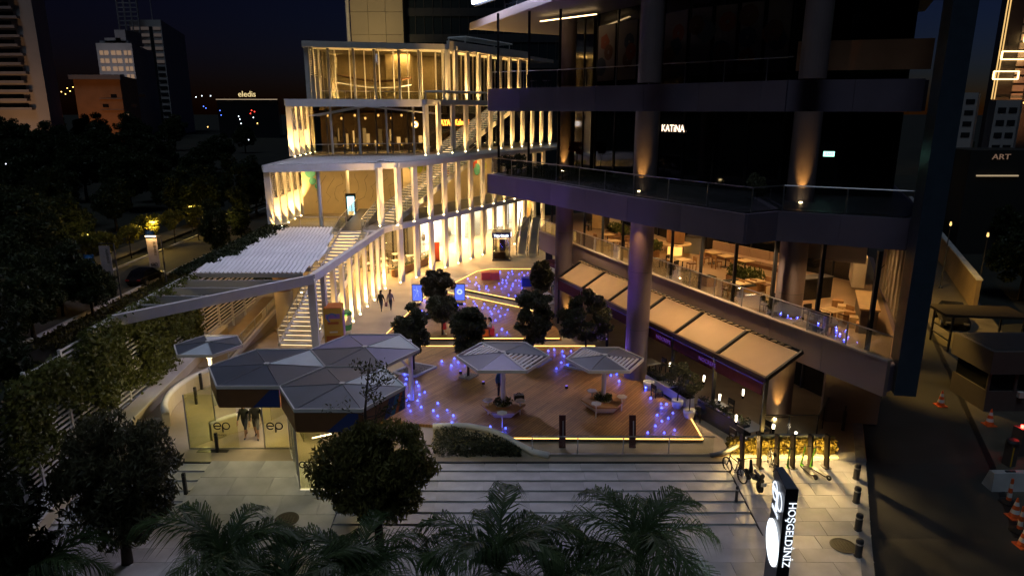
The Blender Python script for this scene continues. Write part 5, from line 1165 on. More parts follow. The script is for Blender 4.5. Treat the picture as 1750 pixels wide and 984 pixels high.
# palms in the foreground
def frond_mesh(seed, L=2.9, mat=LF_PALM):
    R1 = random.Random(seed); m = MB(); n = 34; pts = []
    for i in range(n+1):
        t = i/n; a = rad(78)-rad(135)*t**1.15; pts.append((t, a))
    x = z = 0; P3 = []
    for t, a in pts: P3.append(Vector((x,0,z))); x += math.cos(a)*L/n; z += math.sin(a)*L/n
    m.tube(P3[::3]+[P3[-1]], [.03*(1-.85*k/12) for k in range(len(P3[::3])+1)], 5)
    for i in range(4, n):
        t = i/n; d = (P3[i+1]-P3[i]).normalized() if i < n else Vector((1,0,0)); ll = L*.30*math.sin(math.pi*min(1,.12+t*.86))**.7
        for s in (-1,1):
            for rep in range(2):
                dirv = (d*R1.uniform(.55,.95)+Vector((0,s*R1.uniform(.45,.8),R1.uniform(-.35,.1)))).normalized(); b = P3[i]+d*(rep*L/n*.5); w = d.cross(dirv).cross(dirv).normalized()*.015
                mid = b+dirv*ll*.55; tip = b+dirv*ll*.95+Vector((0,0,-ll*R1.uniform(.35,.7)))
                m._add([b-w,b+w,mid+w*.9,mid-w*.9,tip], [(0,1,2,3),(3,2,4)])
    return mesh_of(m, 'frond', [mat][0])
FR = [frond_mesh(s) for s in (1,2,3,4)]
TRK = M('palm_trunk',(0.07,0.055,0.04),.9,0,var=.3,scale=6,bump=.6)
def palm(lab, loc, base, scale, n, seed):
    R1 = random.Random(seed); t = thing('palm_tree', lab, 'palm tree', (loc[0],loc[1],base), 'palms along the street'); h = loc[2]-base
    m = MB(); m.tube([(loc[0],loc[1],base),(loc[0]+.05,loc[1],base+h*.5),(loc[0],loc[1],loc[2])], [.2,.15,.13], 10)
    for k in range(int(h/.18)): m.lathe((loc[0]+.03,loc[1],base+.18*k), [(.19,0),(.2,.03),(.17,.05)], 10)
    m.build('trunk', TRK, t)
    for k in range(n):
        o = inst(FR[k%4], 'frond', t, loc, rot=(0, R1.uniform(-.35,.5), k*2.399+R1.uniform(-.2,.2)), scale=scale*R1.uniform(.85,1.15))
palms = [(385,985,1.3,1.2,12,'palm with arching fronds at the lower left, beside the manhole cover'),(615,1005,1.2,1.15,12,'palm with a bright upright frond below the bushy green tree'),(850,990,1.4,1.3,13,'palm with long drooping fronds at the middle of the street edge'),(1095,965,1.5,1.3,13,'palm below the right half of the entrance steps, the tallest crown'),(965,1030,1.0,1.2,11,'palm between the two middle palms, partly cut by the picture edge'),(60,1010,1.0,1.0,15,'palm at the lower left edge below the far left tree'),(500,1045,.9,1.2,11,'low palm at the bottom edge between two taller palms')]
for k, (x_, y_, z_, s_, n_, lb) in enumerate(palms): palm(lb, P(x_, y_, z_), -1.25, s_, n_, 80+k)
# trees on the left: a near dark conifer, a row by the street, dark masses further out
cn = tree_meshes(9.5,2.2,3.9,.2,64,240,.34,LEAF('leaf_conifer',(0.022,0.036,0.016)),.25,.3,9,[(0,0,-1.4,1),(0,0,1.2,.72),(.3,0,2.8,.4),(-.5,.3,-3.4,.85)],3.5,.75,6)
for k, (x, y, z, s_, lb) in enumerate(((-17.1,17.4,-1.25,1.15,'tall dark conifer filling the lower left edge'),(-22.6,21.5,-1.25,1.2,'dark conifer behind the ivy screen, left edge'),(-14.6,13.6,-1.25,.85,'dark conifer at the bottom left corner'),(-23.4,27.0,-1.25,1.15,'dark conifer behind the ivy screen near the street'))):
    put_tree('conifer', lb, 'tree', (x,y,z), cn, k*1.3, s_, 'dark conifers on the left')
bt = [tree_meshes(9,3.2,3.2,.2,46,170,.38,LF_DARK,.5,.2,s_,[(0,0,0,1),(1.4,.5,-1.2,.7),(-1.3,0,-1.0,.7)],4,.9,6) for s_ in (31,32)] + [tree_meshes(10,1.9,4,.2,44,160,.34,LF_DARK,.5,.2,33,None,3,.85,6)]
rowt = [(330,392,0,1.0),(405,380,2,1.0),(440,372,2,.95),(370,372,1,.9),(300,372,1,.85),(225,362,0,1.2),(150,345,1,1.3),(70,330,0,1.4),(15,345,1,1.2),(190,312,0,1.5),(110,300,1,1.5),(270,315,0,1.3),(345,330,1,1.1),(30,285,0,1.6),(235,272,1,1.7),(160,262,0,1.7),(300,258,1,1.6),(90,250,0,1.8),(20,245,1,1.8),(380,290,0,1.1),(420,262,1,1.2),(40,430,0,.9),(120,440,1,.8),(60,480,0,1.0),(20,500,1,1.1),(100,395,0,1.0),(45,380,1,1.1),(200,395,1,.8),(265,345,0,1.0),(60,585,0,.75),(110,545,1,.7),(15,620,0,.8),(20,550,1,.85),(160,545,1,.55),(372,452,2,.7),(415,425,2,.75)]
rl = ['dense dark tree just left of the mall louvres','slim dark tree beside the pergola roof','slim dark tree touching the mall corner','dark tree behind the two slim ones','dark tree at the bend of the street','broad dark tree above the lit saplings','dark tree left of the broad one','broad dark tree near the left edge','dark tree cut by the left edge','big dark tree in the second row, above the street bend','big dark tree in the second row, left of the street bend','big dark tree in the second row, towards the mall','dark tree in the second row close to the mall','large dark tree under the left high-rise','large dark tree under the orange lit block','large dark tree under the gap between towers','large dark tree under the tall tower block','far dark tree at the foot of the left high-rise','far dark tree at the left edge of the skyline','dark tree next to the second terrace','far dark tree beside the red far lights','dark tree in the near left verge','smaller dark tree in the near left verge','dark tree low at the left edge, behind the tall conifer','dark tree at the extreme left edge of the verge','dark tree left of the lit saplings','dark tree at the left edge above the verge','dark tree right behind the lit saplings','dark tree behind the further banner post','dark tree close behind the ivy screen, low left','dark tree behind the ivy screen, right of the low left one','dark tree behind the ivy screen at the left picture edge','dark tree above the ivy screen at the left picture edge','small dark tree beside the nearer banner post','slim dark tree just outside the pergola roof edge','slim dark tree between the pergola and the mall louvres']
for k, ((x, y, v, s_), lb) in enumerate(zip(rowt, rl)):
    p = P(x, y, -1.3); put_tree('street_tree', lb, 'tree', (p.x,p.y,-1.3), bt[v], k*1.7, s_, 'dark trees on the left')
sm = tree_meshes(3.6,1.3,1.0,.06,16,110,.24,LEAF('leaf_lit',(0.16,0.17,0.03)),.6,.1,35,None,2.2,.5,5)
for k, (x, y, lb) in enumerate(((163,458,'street sapling with brightly lit yellow leaves'),(182,462,'second lit sapling right of the brightest one'),(258,430,'lit sapling behind the blue round sign'),(225,440,'slim sapling on the grass verge'),(300,415,'lit sapling under the street lamp'),(340,410,'lit sapling close to the mall fence'))):
    p = P(x, y, -1.1); put_tree('sapling', lb, 'tree', (p.x,p.y,-1.1), sm, k, 1.0+.1*(k%3), 'lit saplings along the left street')
gr = np.stack([NR.uniform(-34.2,-30,5000), NR.uniform(45,85,5000), -1.2+NR.random(5000)*.5],1)
link('undergrowth', leaf_mesh('undergrowth', gr, .3, .5, -.2, LF_OL), None, 'low shrubs between the left street and the mall', 'shrubs', None, 'stuff')
gr = np.stack([NR.uniform(-30,-21.3,9000), NR.uniform(28,90,9000), -1.2+NR.random(9000)*.9],1)
link('undergrowth', leaf_mesh('undergrowth', gr, .34, .5, -.2, LF_DARK), None, 'dark undergrowth behind the ivy screen', 'shrubs', None, 'stuff')
# trees on the right, dark
for k, (x, y, v, s_, lb) in enumerate(((1735,330,0,1.0,'dark tree at the right edge above the barrier'),(1690,300,1,.8,'dark tree below the small white building'),(1650,290,2,.8,'slim dark tree beside the tower end'),(1700,420,0,.75,'dark tree behind the right street wall'),(1745,500,1,.8,'dark tree behind the guard hut'))):
    p = P(x, y, -.6); put_tree('roadside_tree', lb, 'tree', (p.x,p.y,-1.3), bt[v], k*2.1, s_, 'dark trees on the right')

# ------------------------------------------------------------------ blue deck lights
bl = [(1103,667),(1112,681),(1130,690),(1131,697),(1150,706),(1123,710),(1142,715),(1131,720),(1120,728),(1107,740),(1135,740),(1153,735),(1139,691),(838,730),(864,732),(937,600),(947,598),(961,601),(976,600),(964,609),(959,620),(970,625),(951,630),(980,611),(1044,642),(1054,640),(1058,652),(776,613),(783,620),(794,621),(771,625),(755,618)]
bl += [(290+x/3.28, 550+y/3.28) for x, y in ((1318,300),(1328,322),(1322,350),(1385,340),(1395,360),(1360,375),(1340,415),(1400,410),(1430,395),(1390,442),(1330,440),(1340,470),(1410,480),(1350,500),(1503,458),(1478,500),(1555,495),(1502,528),(1590,527),(1582,567),(1527,225),(1597,207),(1580,247),(1618,230))]
bl += [(640+x/3.515, 420+y/3.515) for x, y in ((605,350),(650,375),(683,375),(720,380),(762,375),(800,385),(745,395),(785,415),(755,425),(705,410),(728,450),(765,505),(735,537),(797,520),(265,378),(285,392),(310,365),(320,415),(300,330),(500,360),(480,310),(540,350),(560,310),(595,335),(660,350),(615,365),
      (560,200),(572,215),(553,240),(610,190),(612,225),(628,245),(630,262),(605,235),(673,245),(685,268),(670,258),(722,250),(748,230),(763,258),(770,208),(790,210),(795,225),(787,245),(768,225),(742,185),(750,165),(755,158),(800,190),(805,165),(826,155),(830,170),(848,210),(832,230),(830,243),(868,240),(885,255),(870,172),(886,160),(900,180),(922,190),(920,165),(948,150),(946,172),(962,182),(1015,155),(1018,218),(880,215),(868,210),(900,235),(806,298),(847,302),(728,360),(696,395),(820,262))]
bl_me = mesh_of(MB().lathe((0,0,0), [(.018,0),(.04,.018),(.044,.045),(.034,.075),(.01,.09)], 8), 'led_dome', E_BLUE); bs_me = mesh_of(MB().cyl((0,0),.075,0,.012,10), 'bezel', STEEL)
for x, y in bl:
    p = P(x, y, .16); lb = 'far deck with the cube seats' if p.y > 52.5 else 'middle deck with the seated pair' if p.y > 43 else 'near deck beside the flower pots' if p.x > 6.6 else 'near deck between the two umbrellas and the rear strip' if p.x > 0 and p.y > 34 else 'near deck beside the entrance canopy'; t = thing('deck_light', 'small blue light stud on the '+lb, 'deck light', (p.x,p.y,.152), 'blue light studs in the decks')
    inst(bl_me, 'led_dome', t, (p.x,p.y,.16), scale=RNG.uniform(.65,1.1)); inst(bs_me, 'bezel', t, (p.x,p.y,.152)); lamp('POINT', (p.x,p.y,.34), RNG.uniform(2.0,5.0), (.06,.09,1.0), t, .03)
for k, (x, y, tx, ty, tz, e) in enumerate(((-1.5,40.2,1.0,43.0,10.2,1900),(5.0,37.6,7,36.9,5.0,420),(3.0,35.0,5.0,36.0,10.2,1300),(-3.0,37.2,-6.6,33.2,3.7,140),(-1.6,35.6,-.6,32,3.3,90))):  # made-up fixtures, added to throw a violet wash on tower and umbrellas
    t = thing('added_floodlight', ['added violet floodlight on the deck under the balcony tip','added violet floodlight on the deck beside the broad dark tree','added violet floodlight by the foot of the thick middle column','added violet floodlight on the deck beside the violet umbrella','added violet floodlight behind the larger umbrella'][k], 'floodlight', (x,y,.15), 'added violet floodlights')
    MB().cbox((x,y,.24),(.16,.1,.14),.3).build('body', BLACK, t); MB().cbox((x,y,.33),(.12,.08,.02),.3).build('lens', E('added_violet_lens',(.25,.15,1.0),1.2), t); lamp('SPOT', (x,y,.4), e, (.28,.14,1.0), t, .06, (tx,ty,tz), rad(75), .8)

# ------------------------------------------------------------------ plaza objects
kb = thing('yellow_kiosk', 'tall yellow printed advertising box beside the stair foot', 'kiosk', (-11.5,42.2,0))
Pk = P(568,597,0); YEL = M('print_yellow',(0.72,0.42,0.05),.5,0,var=.1,scale=.8); VIO = M('print_violet',(0.35,0.18,0.5),.5); ORG_ = M('print_rust',(0.5,0.13,0.02),.5)
kx, ky = Pk.x+.05, Pk.y+.75
MB().cbox((kx,ky,1.35),(1.15,1.3,2.7),rad(8)).build('body', YEL, kb); MB().cbox((kx,ky,2.73),(1.1,1.25,.05),rad(8)).build('lid', ORG_, kb)
for (z, w, h, m_) in ((2.2,.9,.3,VIO),(1.75,.7,.16,ORG_),(.5,.95,.8,ORG_),(1.15,.5,.1,M('print_cream',(0.8,0.7,0.45),.5))): MB().cbox((kx+.09,ky-.66,z),(w,.02,h),rad(8)).build('print_block', m_, kb)
MB().cbox((kx+.6,ky+.08,1.5),(.02,1.1,1.8),rad(8)).build('print_block', VIO, kb)
MB().ring((kx+.05,ky-.69,2.1), .28, .09, .01, (1,.14,0),(0,0,1), 18, .4, 4.2).build('print_swirl', M('print_blue',(0.12,0.25,0.5),.5), kb)
cu = thing('giant_cup', 'oversized white paper cup with green lid behind the yellow box', 'display cup', (-11.3,44.3,0)); Pc = P(590,572,0)
MB().lathe((Pc.x,Pc.y+.3,0), [(.34,0),(.36,.05),(.46,1.35),(.46,1.4)], 20).build('cup', M('cup_white',(0.75,0.72,0.66),.5), cu, smooth=True); MB().lathe((Pc.x,Pc.y+.3,1.4), [(.49,0),(.49,.1),(.42,.2),(.3,.24)], 20).build('lid', M('cup_green',(0.05,0.28,0.08),.5), cu); MB().lathe((Pc.x,Pc.y+.3,.3), [(.385,0),(.43,.4),(.41,.4)], 20).build('sleeve', MATS['cup_green'], cu)
ck = thing('black_kiosk', 'black glazed sales kiosk with lit header in the far corner of the plaza', 'kiosk', (-1.0,69.6,0)); K0 = P(857,446,0); K0.y += .9
for sx in (-.85,.85):
    for sy in (-.85,.85): MB().cbox((K0.x+sx,K0.y+sy,1.25),(.08,.08,2.5)).build('post', BLACK, ck)
MB().cbox((K0.x,K0.y,.08),(1.9,1.9,.16)).build('base', BLACK, ck); MB().cbox((K0.x,K0.y,2.65),(1.95,1.95,.5)).build('header', M('header_navy',(0.02,0.025,0.09),.4), ck); MB().cbox((K0.x,K0.y,2.94),(1.85,1.85,.06)).build('roof', DGREY, ck)
for (x0, y0_, rz_) in ((K0.x-.75,K0.y-.985,0),(K0.x+.985,K0.y-.75,math.pi/2)): text('Yapı Kredi', 'header_letters', .34, E_WHITE, (x0,y0_,2.53), (math.pi/2,0,rz_), ck, .01)
MB().cbox((K0.x-.02,K0.y-.86,1.2),(1.6,.02,2.2)).build('glass_pane', SGLASS, ck); MB().cbox((K0.x+.1,K0.y+.2,1.1),(.6,.5,1.9)).build('machine', DGREY, ck); MB().cbox((K0.x-.2,K0.y-.3,.5),(1.1,.5,.7)).build('counter', WOODD, ck); MB().cbox((K0.x+.9,K0.y,1.5),(.03,1.5,1.0)).build('side_panel', DGREY, ck)
es = thing('escalator', 'pair of escalators with curved black handrails beside the black kiosk', 'escalator', (2.2,71,0))
E0 = P(905,437,0)
for k in range(3):
    ox = E0.x-1.4+1.15*k; MB().tube([(ox,E0.y-.3,.15),(ox,E0.y-.75,.45),(ox,E0.y-.8,.8),(ox,E0.y-.4,1.05),(ox,E0.y+.6,1.1),(ox+.6,E0.y+6,4.2)], .06, 6).build('handrail', BLACK, es)
    MB()._add([(ox-.02,E0.y-.5,.2),(ox-.02,E0.y+.6,.2),(ox+.58,E0.y+6,3.3),(ox+.58,E0.y+6,4.1),(ox-.02,E0.y+.6,1.05),(ox-.02,E0.y-.5,.95)], [(0,1,4,5),(1,2,3,4)]).build('glass_side', CLEAR, es)
for k in range(2):
    ox = E0.x-.85+1.15*k; MB()._add([(ox-.4,E0.y-1.0,.03),(ox+.4,E0.y-1.0,.03),(ox+.4,E0.y+.8,.06),(ox-.4,E0.y+.8,.06),(ox+1.0,E0.y+6,3.2),(ox+.2,E0.y+6,3.2)], [(0,1,2,3),(3,2,4,5)]).build('step_band', STEEL, es)
rail(es, [(E0.x-4.0,E0.y-.2),(E0.x-1.6,E0.y-.2)], .02, 1.0, 1.2); rail(es, [(E0.x-2.6,E0.y+.4),(E0.x+.6,E0.y+6)], (.02,3.0), 1.0, 1.5)
sc_ = thing('screen_totem', 'small bright screen on a black stand right of the escalators', 'screen', (3.0,65,0)); q = P(938,446,0)
MB().cbox((q.x,q.y,.6),(.7,.25,1.2)).build('stand', BLACK, sc_); MB().cbox((q.x,q.y,1.75),(.75,.12,1.1)).build('screen', E('screen_white',(.8,.9,1.0),4), sc_)
for k, ((x, y), lb) in enumerate((((714,521),'blue lit poster stand left of the round shrub tree'),((786,520),'blue lit poster stand right of the round shrub tree'))):
    q = P(x, y, .15); t = thing('poster_stand', lb, 'poster stand', (q.x,q.y,.15), 'blue poster stands'); a = rad(-6+4*k)
    MB().cbox((q.x,q.y,1.15),(.86,.12,1.35),a).build('frame', BLACK, t); MB().cbox((q.x,q.y-.075,1.15),(.76,.02,1.25),a).build('poster', E('poster_blue',(.10,.16,.85),1.1), t); MB().cbox((q.x,q.y,.24),(.5,.4,.18),a).build('foot', BLACK, t)
    m_ = E('poster_pale',(.5,.6,1.0),1.2)
    if k == 0:
        m = MB(); m.bar((q.x-.05,q.y-.09,1.65),(q.x+.12,q.y-.09,.85),.05,.01); m.bar((q.x+.02,q.y-.09,1.35),(q.x-.22,q.y-.09,.75),.05,.01); m.bar((q.x-.25,q.y-.09,1.4),(q.x+.25,q.y-.09,1.25),.04,.01); m.build('poster_motif', m_, t)
    else: MB().ring((q.x,q.y-.09,1.2), .16, .14, .01, (1,0,0),(0,0,1), 12).build('poster_motif', m_, t)
def cube_seat(lab, c, s, col, n=2):
    t = thing('cube_seat', lab, 'seat', (c.x,c.y,.15), 'coloured cube seats'); m_ = M('seat_'+lab.split()[0],col,.6)
    for k in range(n): MB().cbox((c.x+s*1.03*(k-(n-1)/2),c.y,.15+s*.42+.02),(s,s,s*.84),.1).build('cushion_block', m_, t); MB().cbox((c.x+s*1.03*(k-(n-1)/2),c.y,.16),(s*.8,s*.8,.03),.1).build('foot', BLACK, t)
cube_seat('red pair of cube seats on the far deck', P(838,477,.15), .8, (0.62,0.07,0.02)); cube_seat('blue pair of cube seats on the far deck', P(908,488,.15), .85, (0.02,0.04,0.28))
cube_seat('orange cube seat under the seated pair', P(827,573,.15), .6, (0.7,0.16,0.02), 1); cube_seat('crimson cube seat beside the orange one, under the girl in white', P(837,572,.15), .6, (0.62,0.03,0.08), 1)
so_ = thing('red_stool', 'little red stool at the foot of the round dark tree', 'stool', P(759,571,.15)); q = P(759,571,.15)
MB().cyl((q.x,q.y),.2,.16,.19,12).build('foot', STEEL, so_); MB().cyl((q.x,q.y),.04,.19,.55,8).build('stem', STEEL, so_); MB().cyl((q.x,q.y),.2,.55,1.0,14,.14).build('seat_body', M('stool_red',(0.6,0.05,0.02),.5), so_)
bt_ = thing('black_bag', 'black bag lying on the bench of the larger umbrella', 'bag', (.35,32.5,.6)); MB().cbox((.35,32.55,.74),(.5,.3,.26),.2).build('bag_body', BLACK, bt_); MB().ring((.35,32.55,.86), .12, .03, .03, (1,0,0),(0,0,1), 12, 0, math.pi).build('handle', BLACK, bt_)
# cafe terrace in the arcade: planter fence, tables, umbrellas of the cafe
cf0, cf1 = P(672,474,0), P(742,447,0)
cf = thing('cafe_fence', 'timber planter fence of the arcade cafe with glass screens', 'fence', cf0)
for k in range(5):
    a, b = cf0.lerp(cf1,k/5+.004), cf0.lerp(cf1,(k+1)/5-.004); MB().wall(a, b, .05, .7, .4).build('timber_box', WOOD, cf); MB().wall(a, b, .72, 1.4, .02).build('glass_pane', CLEAR, cf)
bush('fence_plants','low plants along the timber fence of the arcade cafe','plants',((cf0+cf1)/2)+Vector((0,0,.65)),0,.3,600,.14,LF_MID,(.4,7.2),math.atan2((cf1-cf0).y,(cf1-cf0).x)-math.pi/2,None,66)
for k in range(6):
    q = cf0.lerp(cf1,(k%3)/3+.12)+Vector((-1.6-1.6*(k//3),.9+.9*(k//3),0)); place(tbB, (q.x,q.y,0), .4, ORD[k]+' pale cafe table in the arcade behind the timber fence', 'cafe tables in the arcade')
    for s_ in (-1,1): place(chB, (q.x+.7*s_,q.y,0), -math.pi/2*s_, 'dark cafe chair on the %s of the %s arcade table' % ('left' if s_ < 0 else 'right',ORD[k]), 'cafe chairs in the arcade')
rb_ = thing('red_banner', 'red upright menu board at the end of the cafe fence', 'sign', P(746,446,0)); q = P(746,446,0); MB().cbox((q.x,q.y,1.0),(.7,.06,1.9),.4).build('board', M('board_red',(0.6,0.09,0.03),.6), rb_); MB().cbox((q.x,q.y,.04),(.8,.6,.06),.4).build('foot', BLACK, rb_)

# ------------------------------------------------------------------ people
def person(lab, loc, rz, top, bottom, skin=SKIN, hair=(0.02,0.015,0.012), pose='walk', h=1.72, bag=None, longhair=False, shoes=(0.05,0.05,0.05), sleeves=True, shorts=False):
    k = h/1.75; J = {}
    sit = pose == 'sit'; pz = .50 if sit else .93
    J['pel'] = (0,0,pz); J['sp'] = (0,-.01,pz+.22); J['ch'] = (0,-.02 if not sit else -.05,pz+.42); J['nk'] = (0,-.03 if not sit else -.09,pz+.56); J['hd'] = (0,-.05 if not sit else -.13,pz+.66); J['ht'] = (0,-.05 if not sit else -.14,pz+.80)
    st = .24 if pose == 'walk' else .03
    edges = [('pel','sp'),('sp','ch'),('ch','nk'),('nk','hd'),('hd','ht')]
    rr = {'pel':(.16,.12),'sp':(.155,.12),'ch':(.185,.13),'nk':(.055,.055),'hd':(.085,.10),'ht':(.075,.09)}
    for s, n in ((-1,'l'),(1,'r')):
        J['sh'+n] = (s*.17,J['ch'][1],pz+.46); f = s*st
        if pose == 'sit': J['el'+n] = (s*.21,-.12,pz+.2); J['wr'+n] = (s*.10,-.34,pz+.22); J['hn'+n] = (s*.07,-.40,pz+.25)
        elif pose == 'phone' and s == 1: J['el'+n] = (.24,-.05,pz+.18); J['wr'+n] = (.20,-.28,pz+.28); J['hn'+n] = (.18,-.36,pz+.31)
        else: J['el'+n] = (s*.225,f*.45+.02,pz+.18); J['wr'+n] = (s*.215,f*.9-.05,pz-.05); J['hn'+n] = (s*.205,f*1.0-.07,pz-.15)
        edges += [('ch','sh'+n),('sh'+n,'el'+n),('el'+n,'wr'+n),('wr'+n,'hn'+n)]
        rr['sh'+n] = (.08,.08); rr['el'+n] = (.058,.058); rr['wr'+n] = (.034,.034); rr['hn'+n] = (.032,.04)
        if sit: J['hp'+n] = (s*.09,-.02,.50); J['kn'+n] = (s*.10,-.44,.50); J['an'+n] = (s*.10,-.42,.09); J['to'+n] = (s*.11,-.56,.045)
        else: J['hp'+n] = (s*.09,0,.88); J['kn'+n] = (s*.10,-f*.65-.04,.48); J['an'+n] = (s*.10,-f*1.15+(.05 if -f < 0 else 0),.085+(.06 if f > 0 and pose == 'walk' else 0)); J['to'+n] = (s*.11,J['an'+n][1]-.15,.045)
        edges += [('pel','hp'+n),('hp'+n,'kn'+n),('kn'+n,'an'+n),('an'+n,'to'+n)]
        rr['hp'+n] = (.095,.095); rr['kn'+n] = (.062,.062); rr['an'+n] = (.042,.042); rr['to'+n] = (.04,.035)
    names = list(J); me = bpy.data.meshes.new('body_cage'); me.from_pydata([tuple(c*k for c in J[n]) for n in names], [(names.index(a),names.index(b)) for a, b in edges], [])
    tmp = bpy.data.objects.new('body_cage', me); COL.objects.link(tmp); tmp.modifiers.new('s','SKIN'); sub = tmp.modifiers.new('u','SUBSURF'); sub.levels = 1; sub.render_levels = 1
    for i, n in enumerate(names): me.skin_vertices[0].data[i].radius = tuple(r*k for r in rr[n]); me.skin_vertices[0].data[i].use_root = (n == 'pel')
    dg = bpy.context.evaluated_depsgraph_get(); bm_ = bpy.data.meshes.new_from_object(tmp.evaluated_get(dg)); bpy.data.objects.remove(tmp)
    bm_.materials.clear()
    for m_ in (M('shirt_'+lab[:14],top,.85), M('trousers_'+lab[:14],bottom,.85), skin, M('shoes_'+lab[:12],shoes,.6)): bm_.materials.append(m_)
    for f in bm_.polygons:
        x, y, z = [c/k for c in f.center]; f.use_smooth = True
        hand = abs(x) > .14 and z < pz+.02 and not sit and pose != 'x' and abs(x) > .17
        if z > pz+.57: mi = 2
        elif z < .11: mi = 3
        elif hand or (pose == 'phone' and y < -.25): mi = 2
        elif sit and y < -.30 and z > pz+.12 and abs(x) < .2: mi = 2
        elif shorts and z < .5: mi = 2
        elif z < pz+.03 and abs(x) < .2: mi = 1
        elif sit and z < pz+.1: mi = 1
        elif not sleeves and abs(x) > .19 and z < pz+.3: mi = 2
        else: mi = 0
        f.material_index = mi
    t = thing('person', lab, 'person', loc); t.rotation_euler = (0,0,rz)
    o = bpy.data.objects.new('body', bm_); COL.objects.link(o); o.parent = t
    hm = M('hair_'+lab[:12],hair,.7); hy, hz = J['ht'][1], J['ht'][2]; m = MB(); n = 12; prof = []
    for j in range(6): a = rad(-10+20*j); prof.append((.115*math.cos(a)*k+.002, .13*math.sin(a)*k))
    m.lathe((0,(hy+.025)*k,(hz-.0)*k), prof, n)
    if longhair: m.tube([(0,(hy+.09)*k,hz*k),(0,(hy+.13)*k,(hz-.18)*k),(0,(hy+.12)*k,(hz-.34)*k)], [.08*k,.09*k,.04*k], 8)
    h_ = bpy.data.objects.new('hair', mesh_of(m,'hair',hm,True)); COL.objects.link(h_); h_.parent = t
    m = MB()
    for s in (-1,1): m.cbox((s*.035*k,(hy-.095)*k,(hz-.07)*k),(.022*k,.02*k,.014*k))
    m.cbox((0,(hy-.098)*k,(hz-.14)*k),(.05*k,.015*k,.012*k)); e_ = bpy.data.objects.new('face_features', mesh_of(m,'face_features',INK)); COL.objects.link(e_); e_.parent = t
    m = MB(); m.tube([(0,(hy-.09)*k,(hz-.07)*k),(0,(hy-.125)*k,(hz-.115)*k)], [.012*k,.02*k], 6)
    for s in (-1,1): m.cbox((s*.092*k,(hy+.01)*k,(hz-.09)*k),(.02*k,.04*k,.06*k))
    e_ = bpy.data.objects.new('nose_and_ears', mesh_of(m,'nose_and_ears',skin)); COL.objects.link(e_); e_.parent = t
    # hands: four fingers and a thumb each
    for s, nn in ((-1,'l'),(1,'r')):
        w, hn = Vector(J['wr'+nn])*k, Vector(J['hn'+nn])*k; d = (hn-w).normalized(); sd_ = d.cross(Vector((0,0,1)) if abs(d.z) < .8 else Vector((0,1,0))).normalized(); m = MB()
        for q in range(4): b0 = hn+sd_*(.018*(q-1.5))*k; L = (.07,.08,.075,.06)[q]*k; m.tube([b0,b0+d*L*.6,b0+d*L+Vector((0,-.015,0))], [.009*k,.008*k,.006*k], 5)
        m.tube([w.lerp(hn,.5),w.lerp(hn,.7)+sd_*.045*k,hn+sd_*.05*k+d*.015], [.01*k,.009*k,.007*k], 5)
        e_ = bpy.data.objects.new('fingers', mesh_of(m,'fingers',skin,True)); COL.objects.link(e_); e_.parent = t
    return t
p = P(652,532,0); person('person in dark jacket and jeans walking beside the one in grey', p, rad(170), (0.025,0.03,0.028), (0.05,0.06,0.09), h=1.62, longhair=True)
p = P(668,530,0); person('person in grey mauve coat with a pale bag walking on the plaza', p, rad(170), (0.20,0.16,0.22), (0.06,0.06,0.08), h=1.58, hair=(0.10,0.05,0.02), longhair=True, shoes=(0.5,0.48,0.45))
bg_ = thing('shopping_bag', 'pale pink shopping bag carried between the walking couple', 'bag', (p.x-.32,p.y,.35)); MB().cbox((p.x-.32,p.y,.5),(.16,.3,.32)).build('bag_body', M('bag_pink',(0.5,0.28,0.26),.6), bg_); MB().ring((p.x-.32,p.y,.66), .08, .02, .01, (0,1,0),(0,0,1), 10, 0, math.pi).build('handle', MATS['bag_pink'], bg_)
p = P(421,746,0); person('person in dark top and shorts walking out of the entrance, left of the pair', p, rad(-8), (0.03,0.03,0.028), (0.035,0.035,0.035), h=1.74, shorts=True, hair=(0.25,0.2,0.16))
p = P(440,748,0); person('person in black shirt and grey shorts walking out of the entrance, right of the pair', p, rad(8), (0.02,0.02,0.022), (0.14,0.14,0.15), h=1.86, shorts=True)
p = P(827,573,.15); person('person in dark clothes seated on the orange cube', (p.x,p.y,.17), rad(80), (0.03,0.02,0.02), (0.05,0.04,0.04), pose='sit', h=1.6)
p = P(837,572,.15); person('girl in white top seated on the crimson cube', (p.x+.1,p.y,.17), rad(-80), (0.6,0.58,0.62), (0.5,0.45,0.42), pose='sit', h=1.55, longhair=True)
person('person in blue jacket standing with a phone behind the larger umbrella pole', (-.62,33.6,.15), rad(20), (0.03,0.10,0.22), (0.02,0.025,0.04), pose='phone', h=1.76)

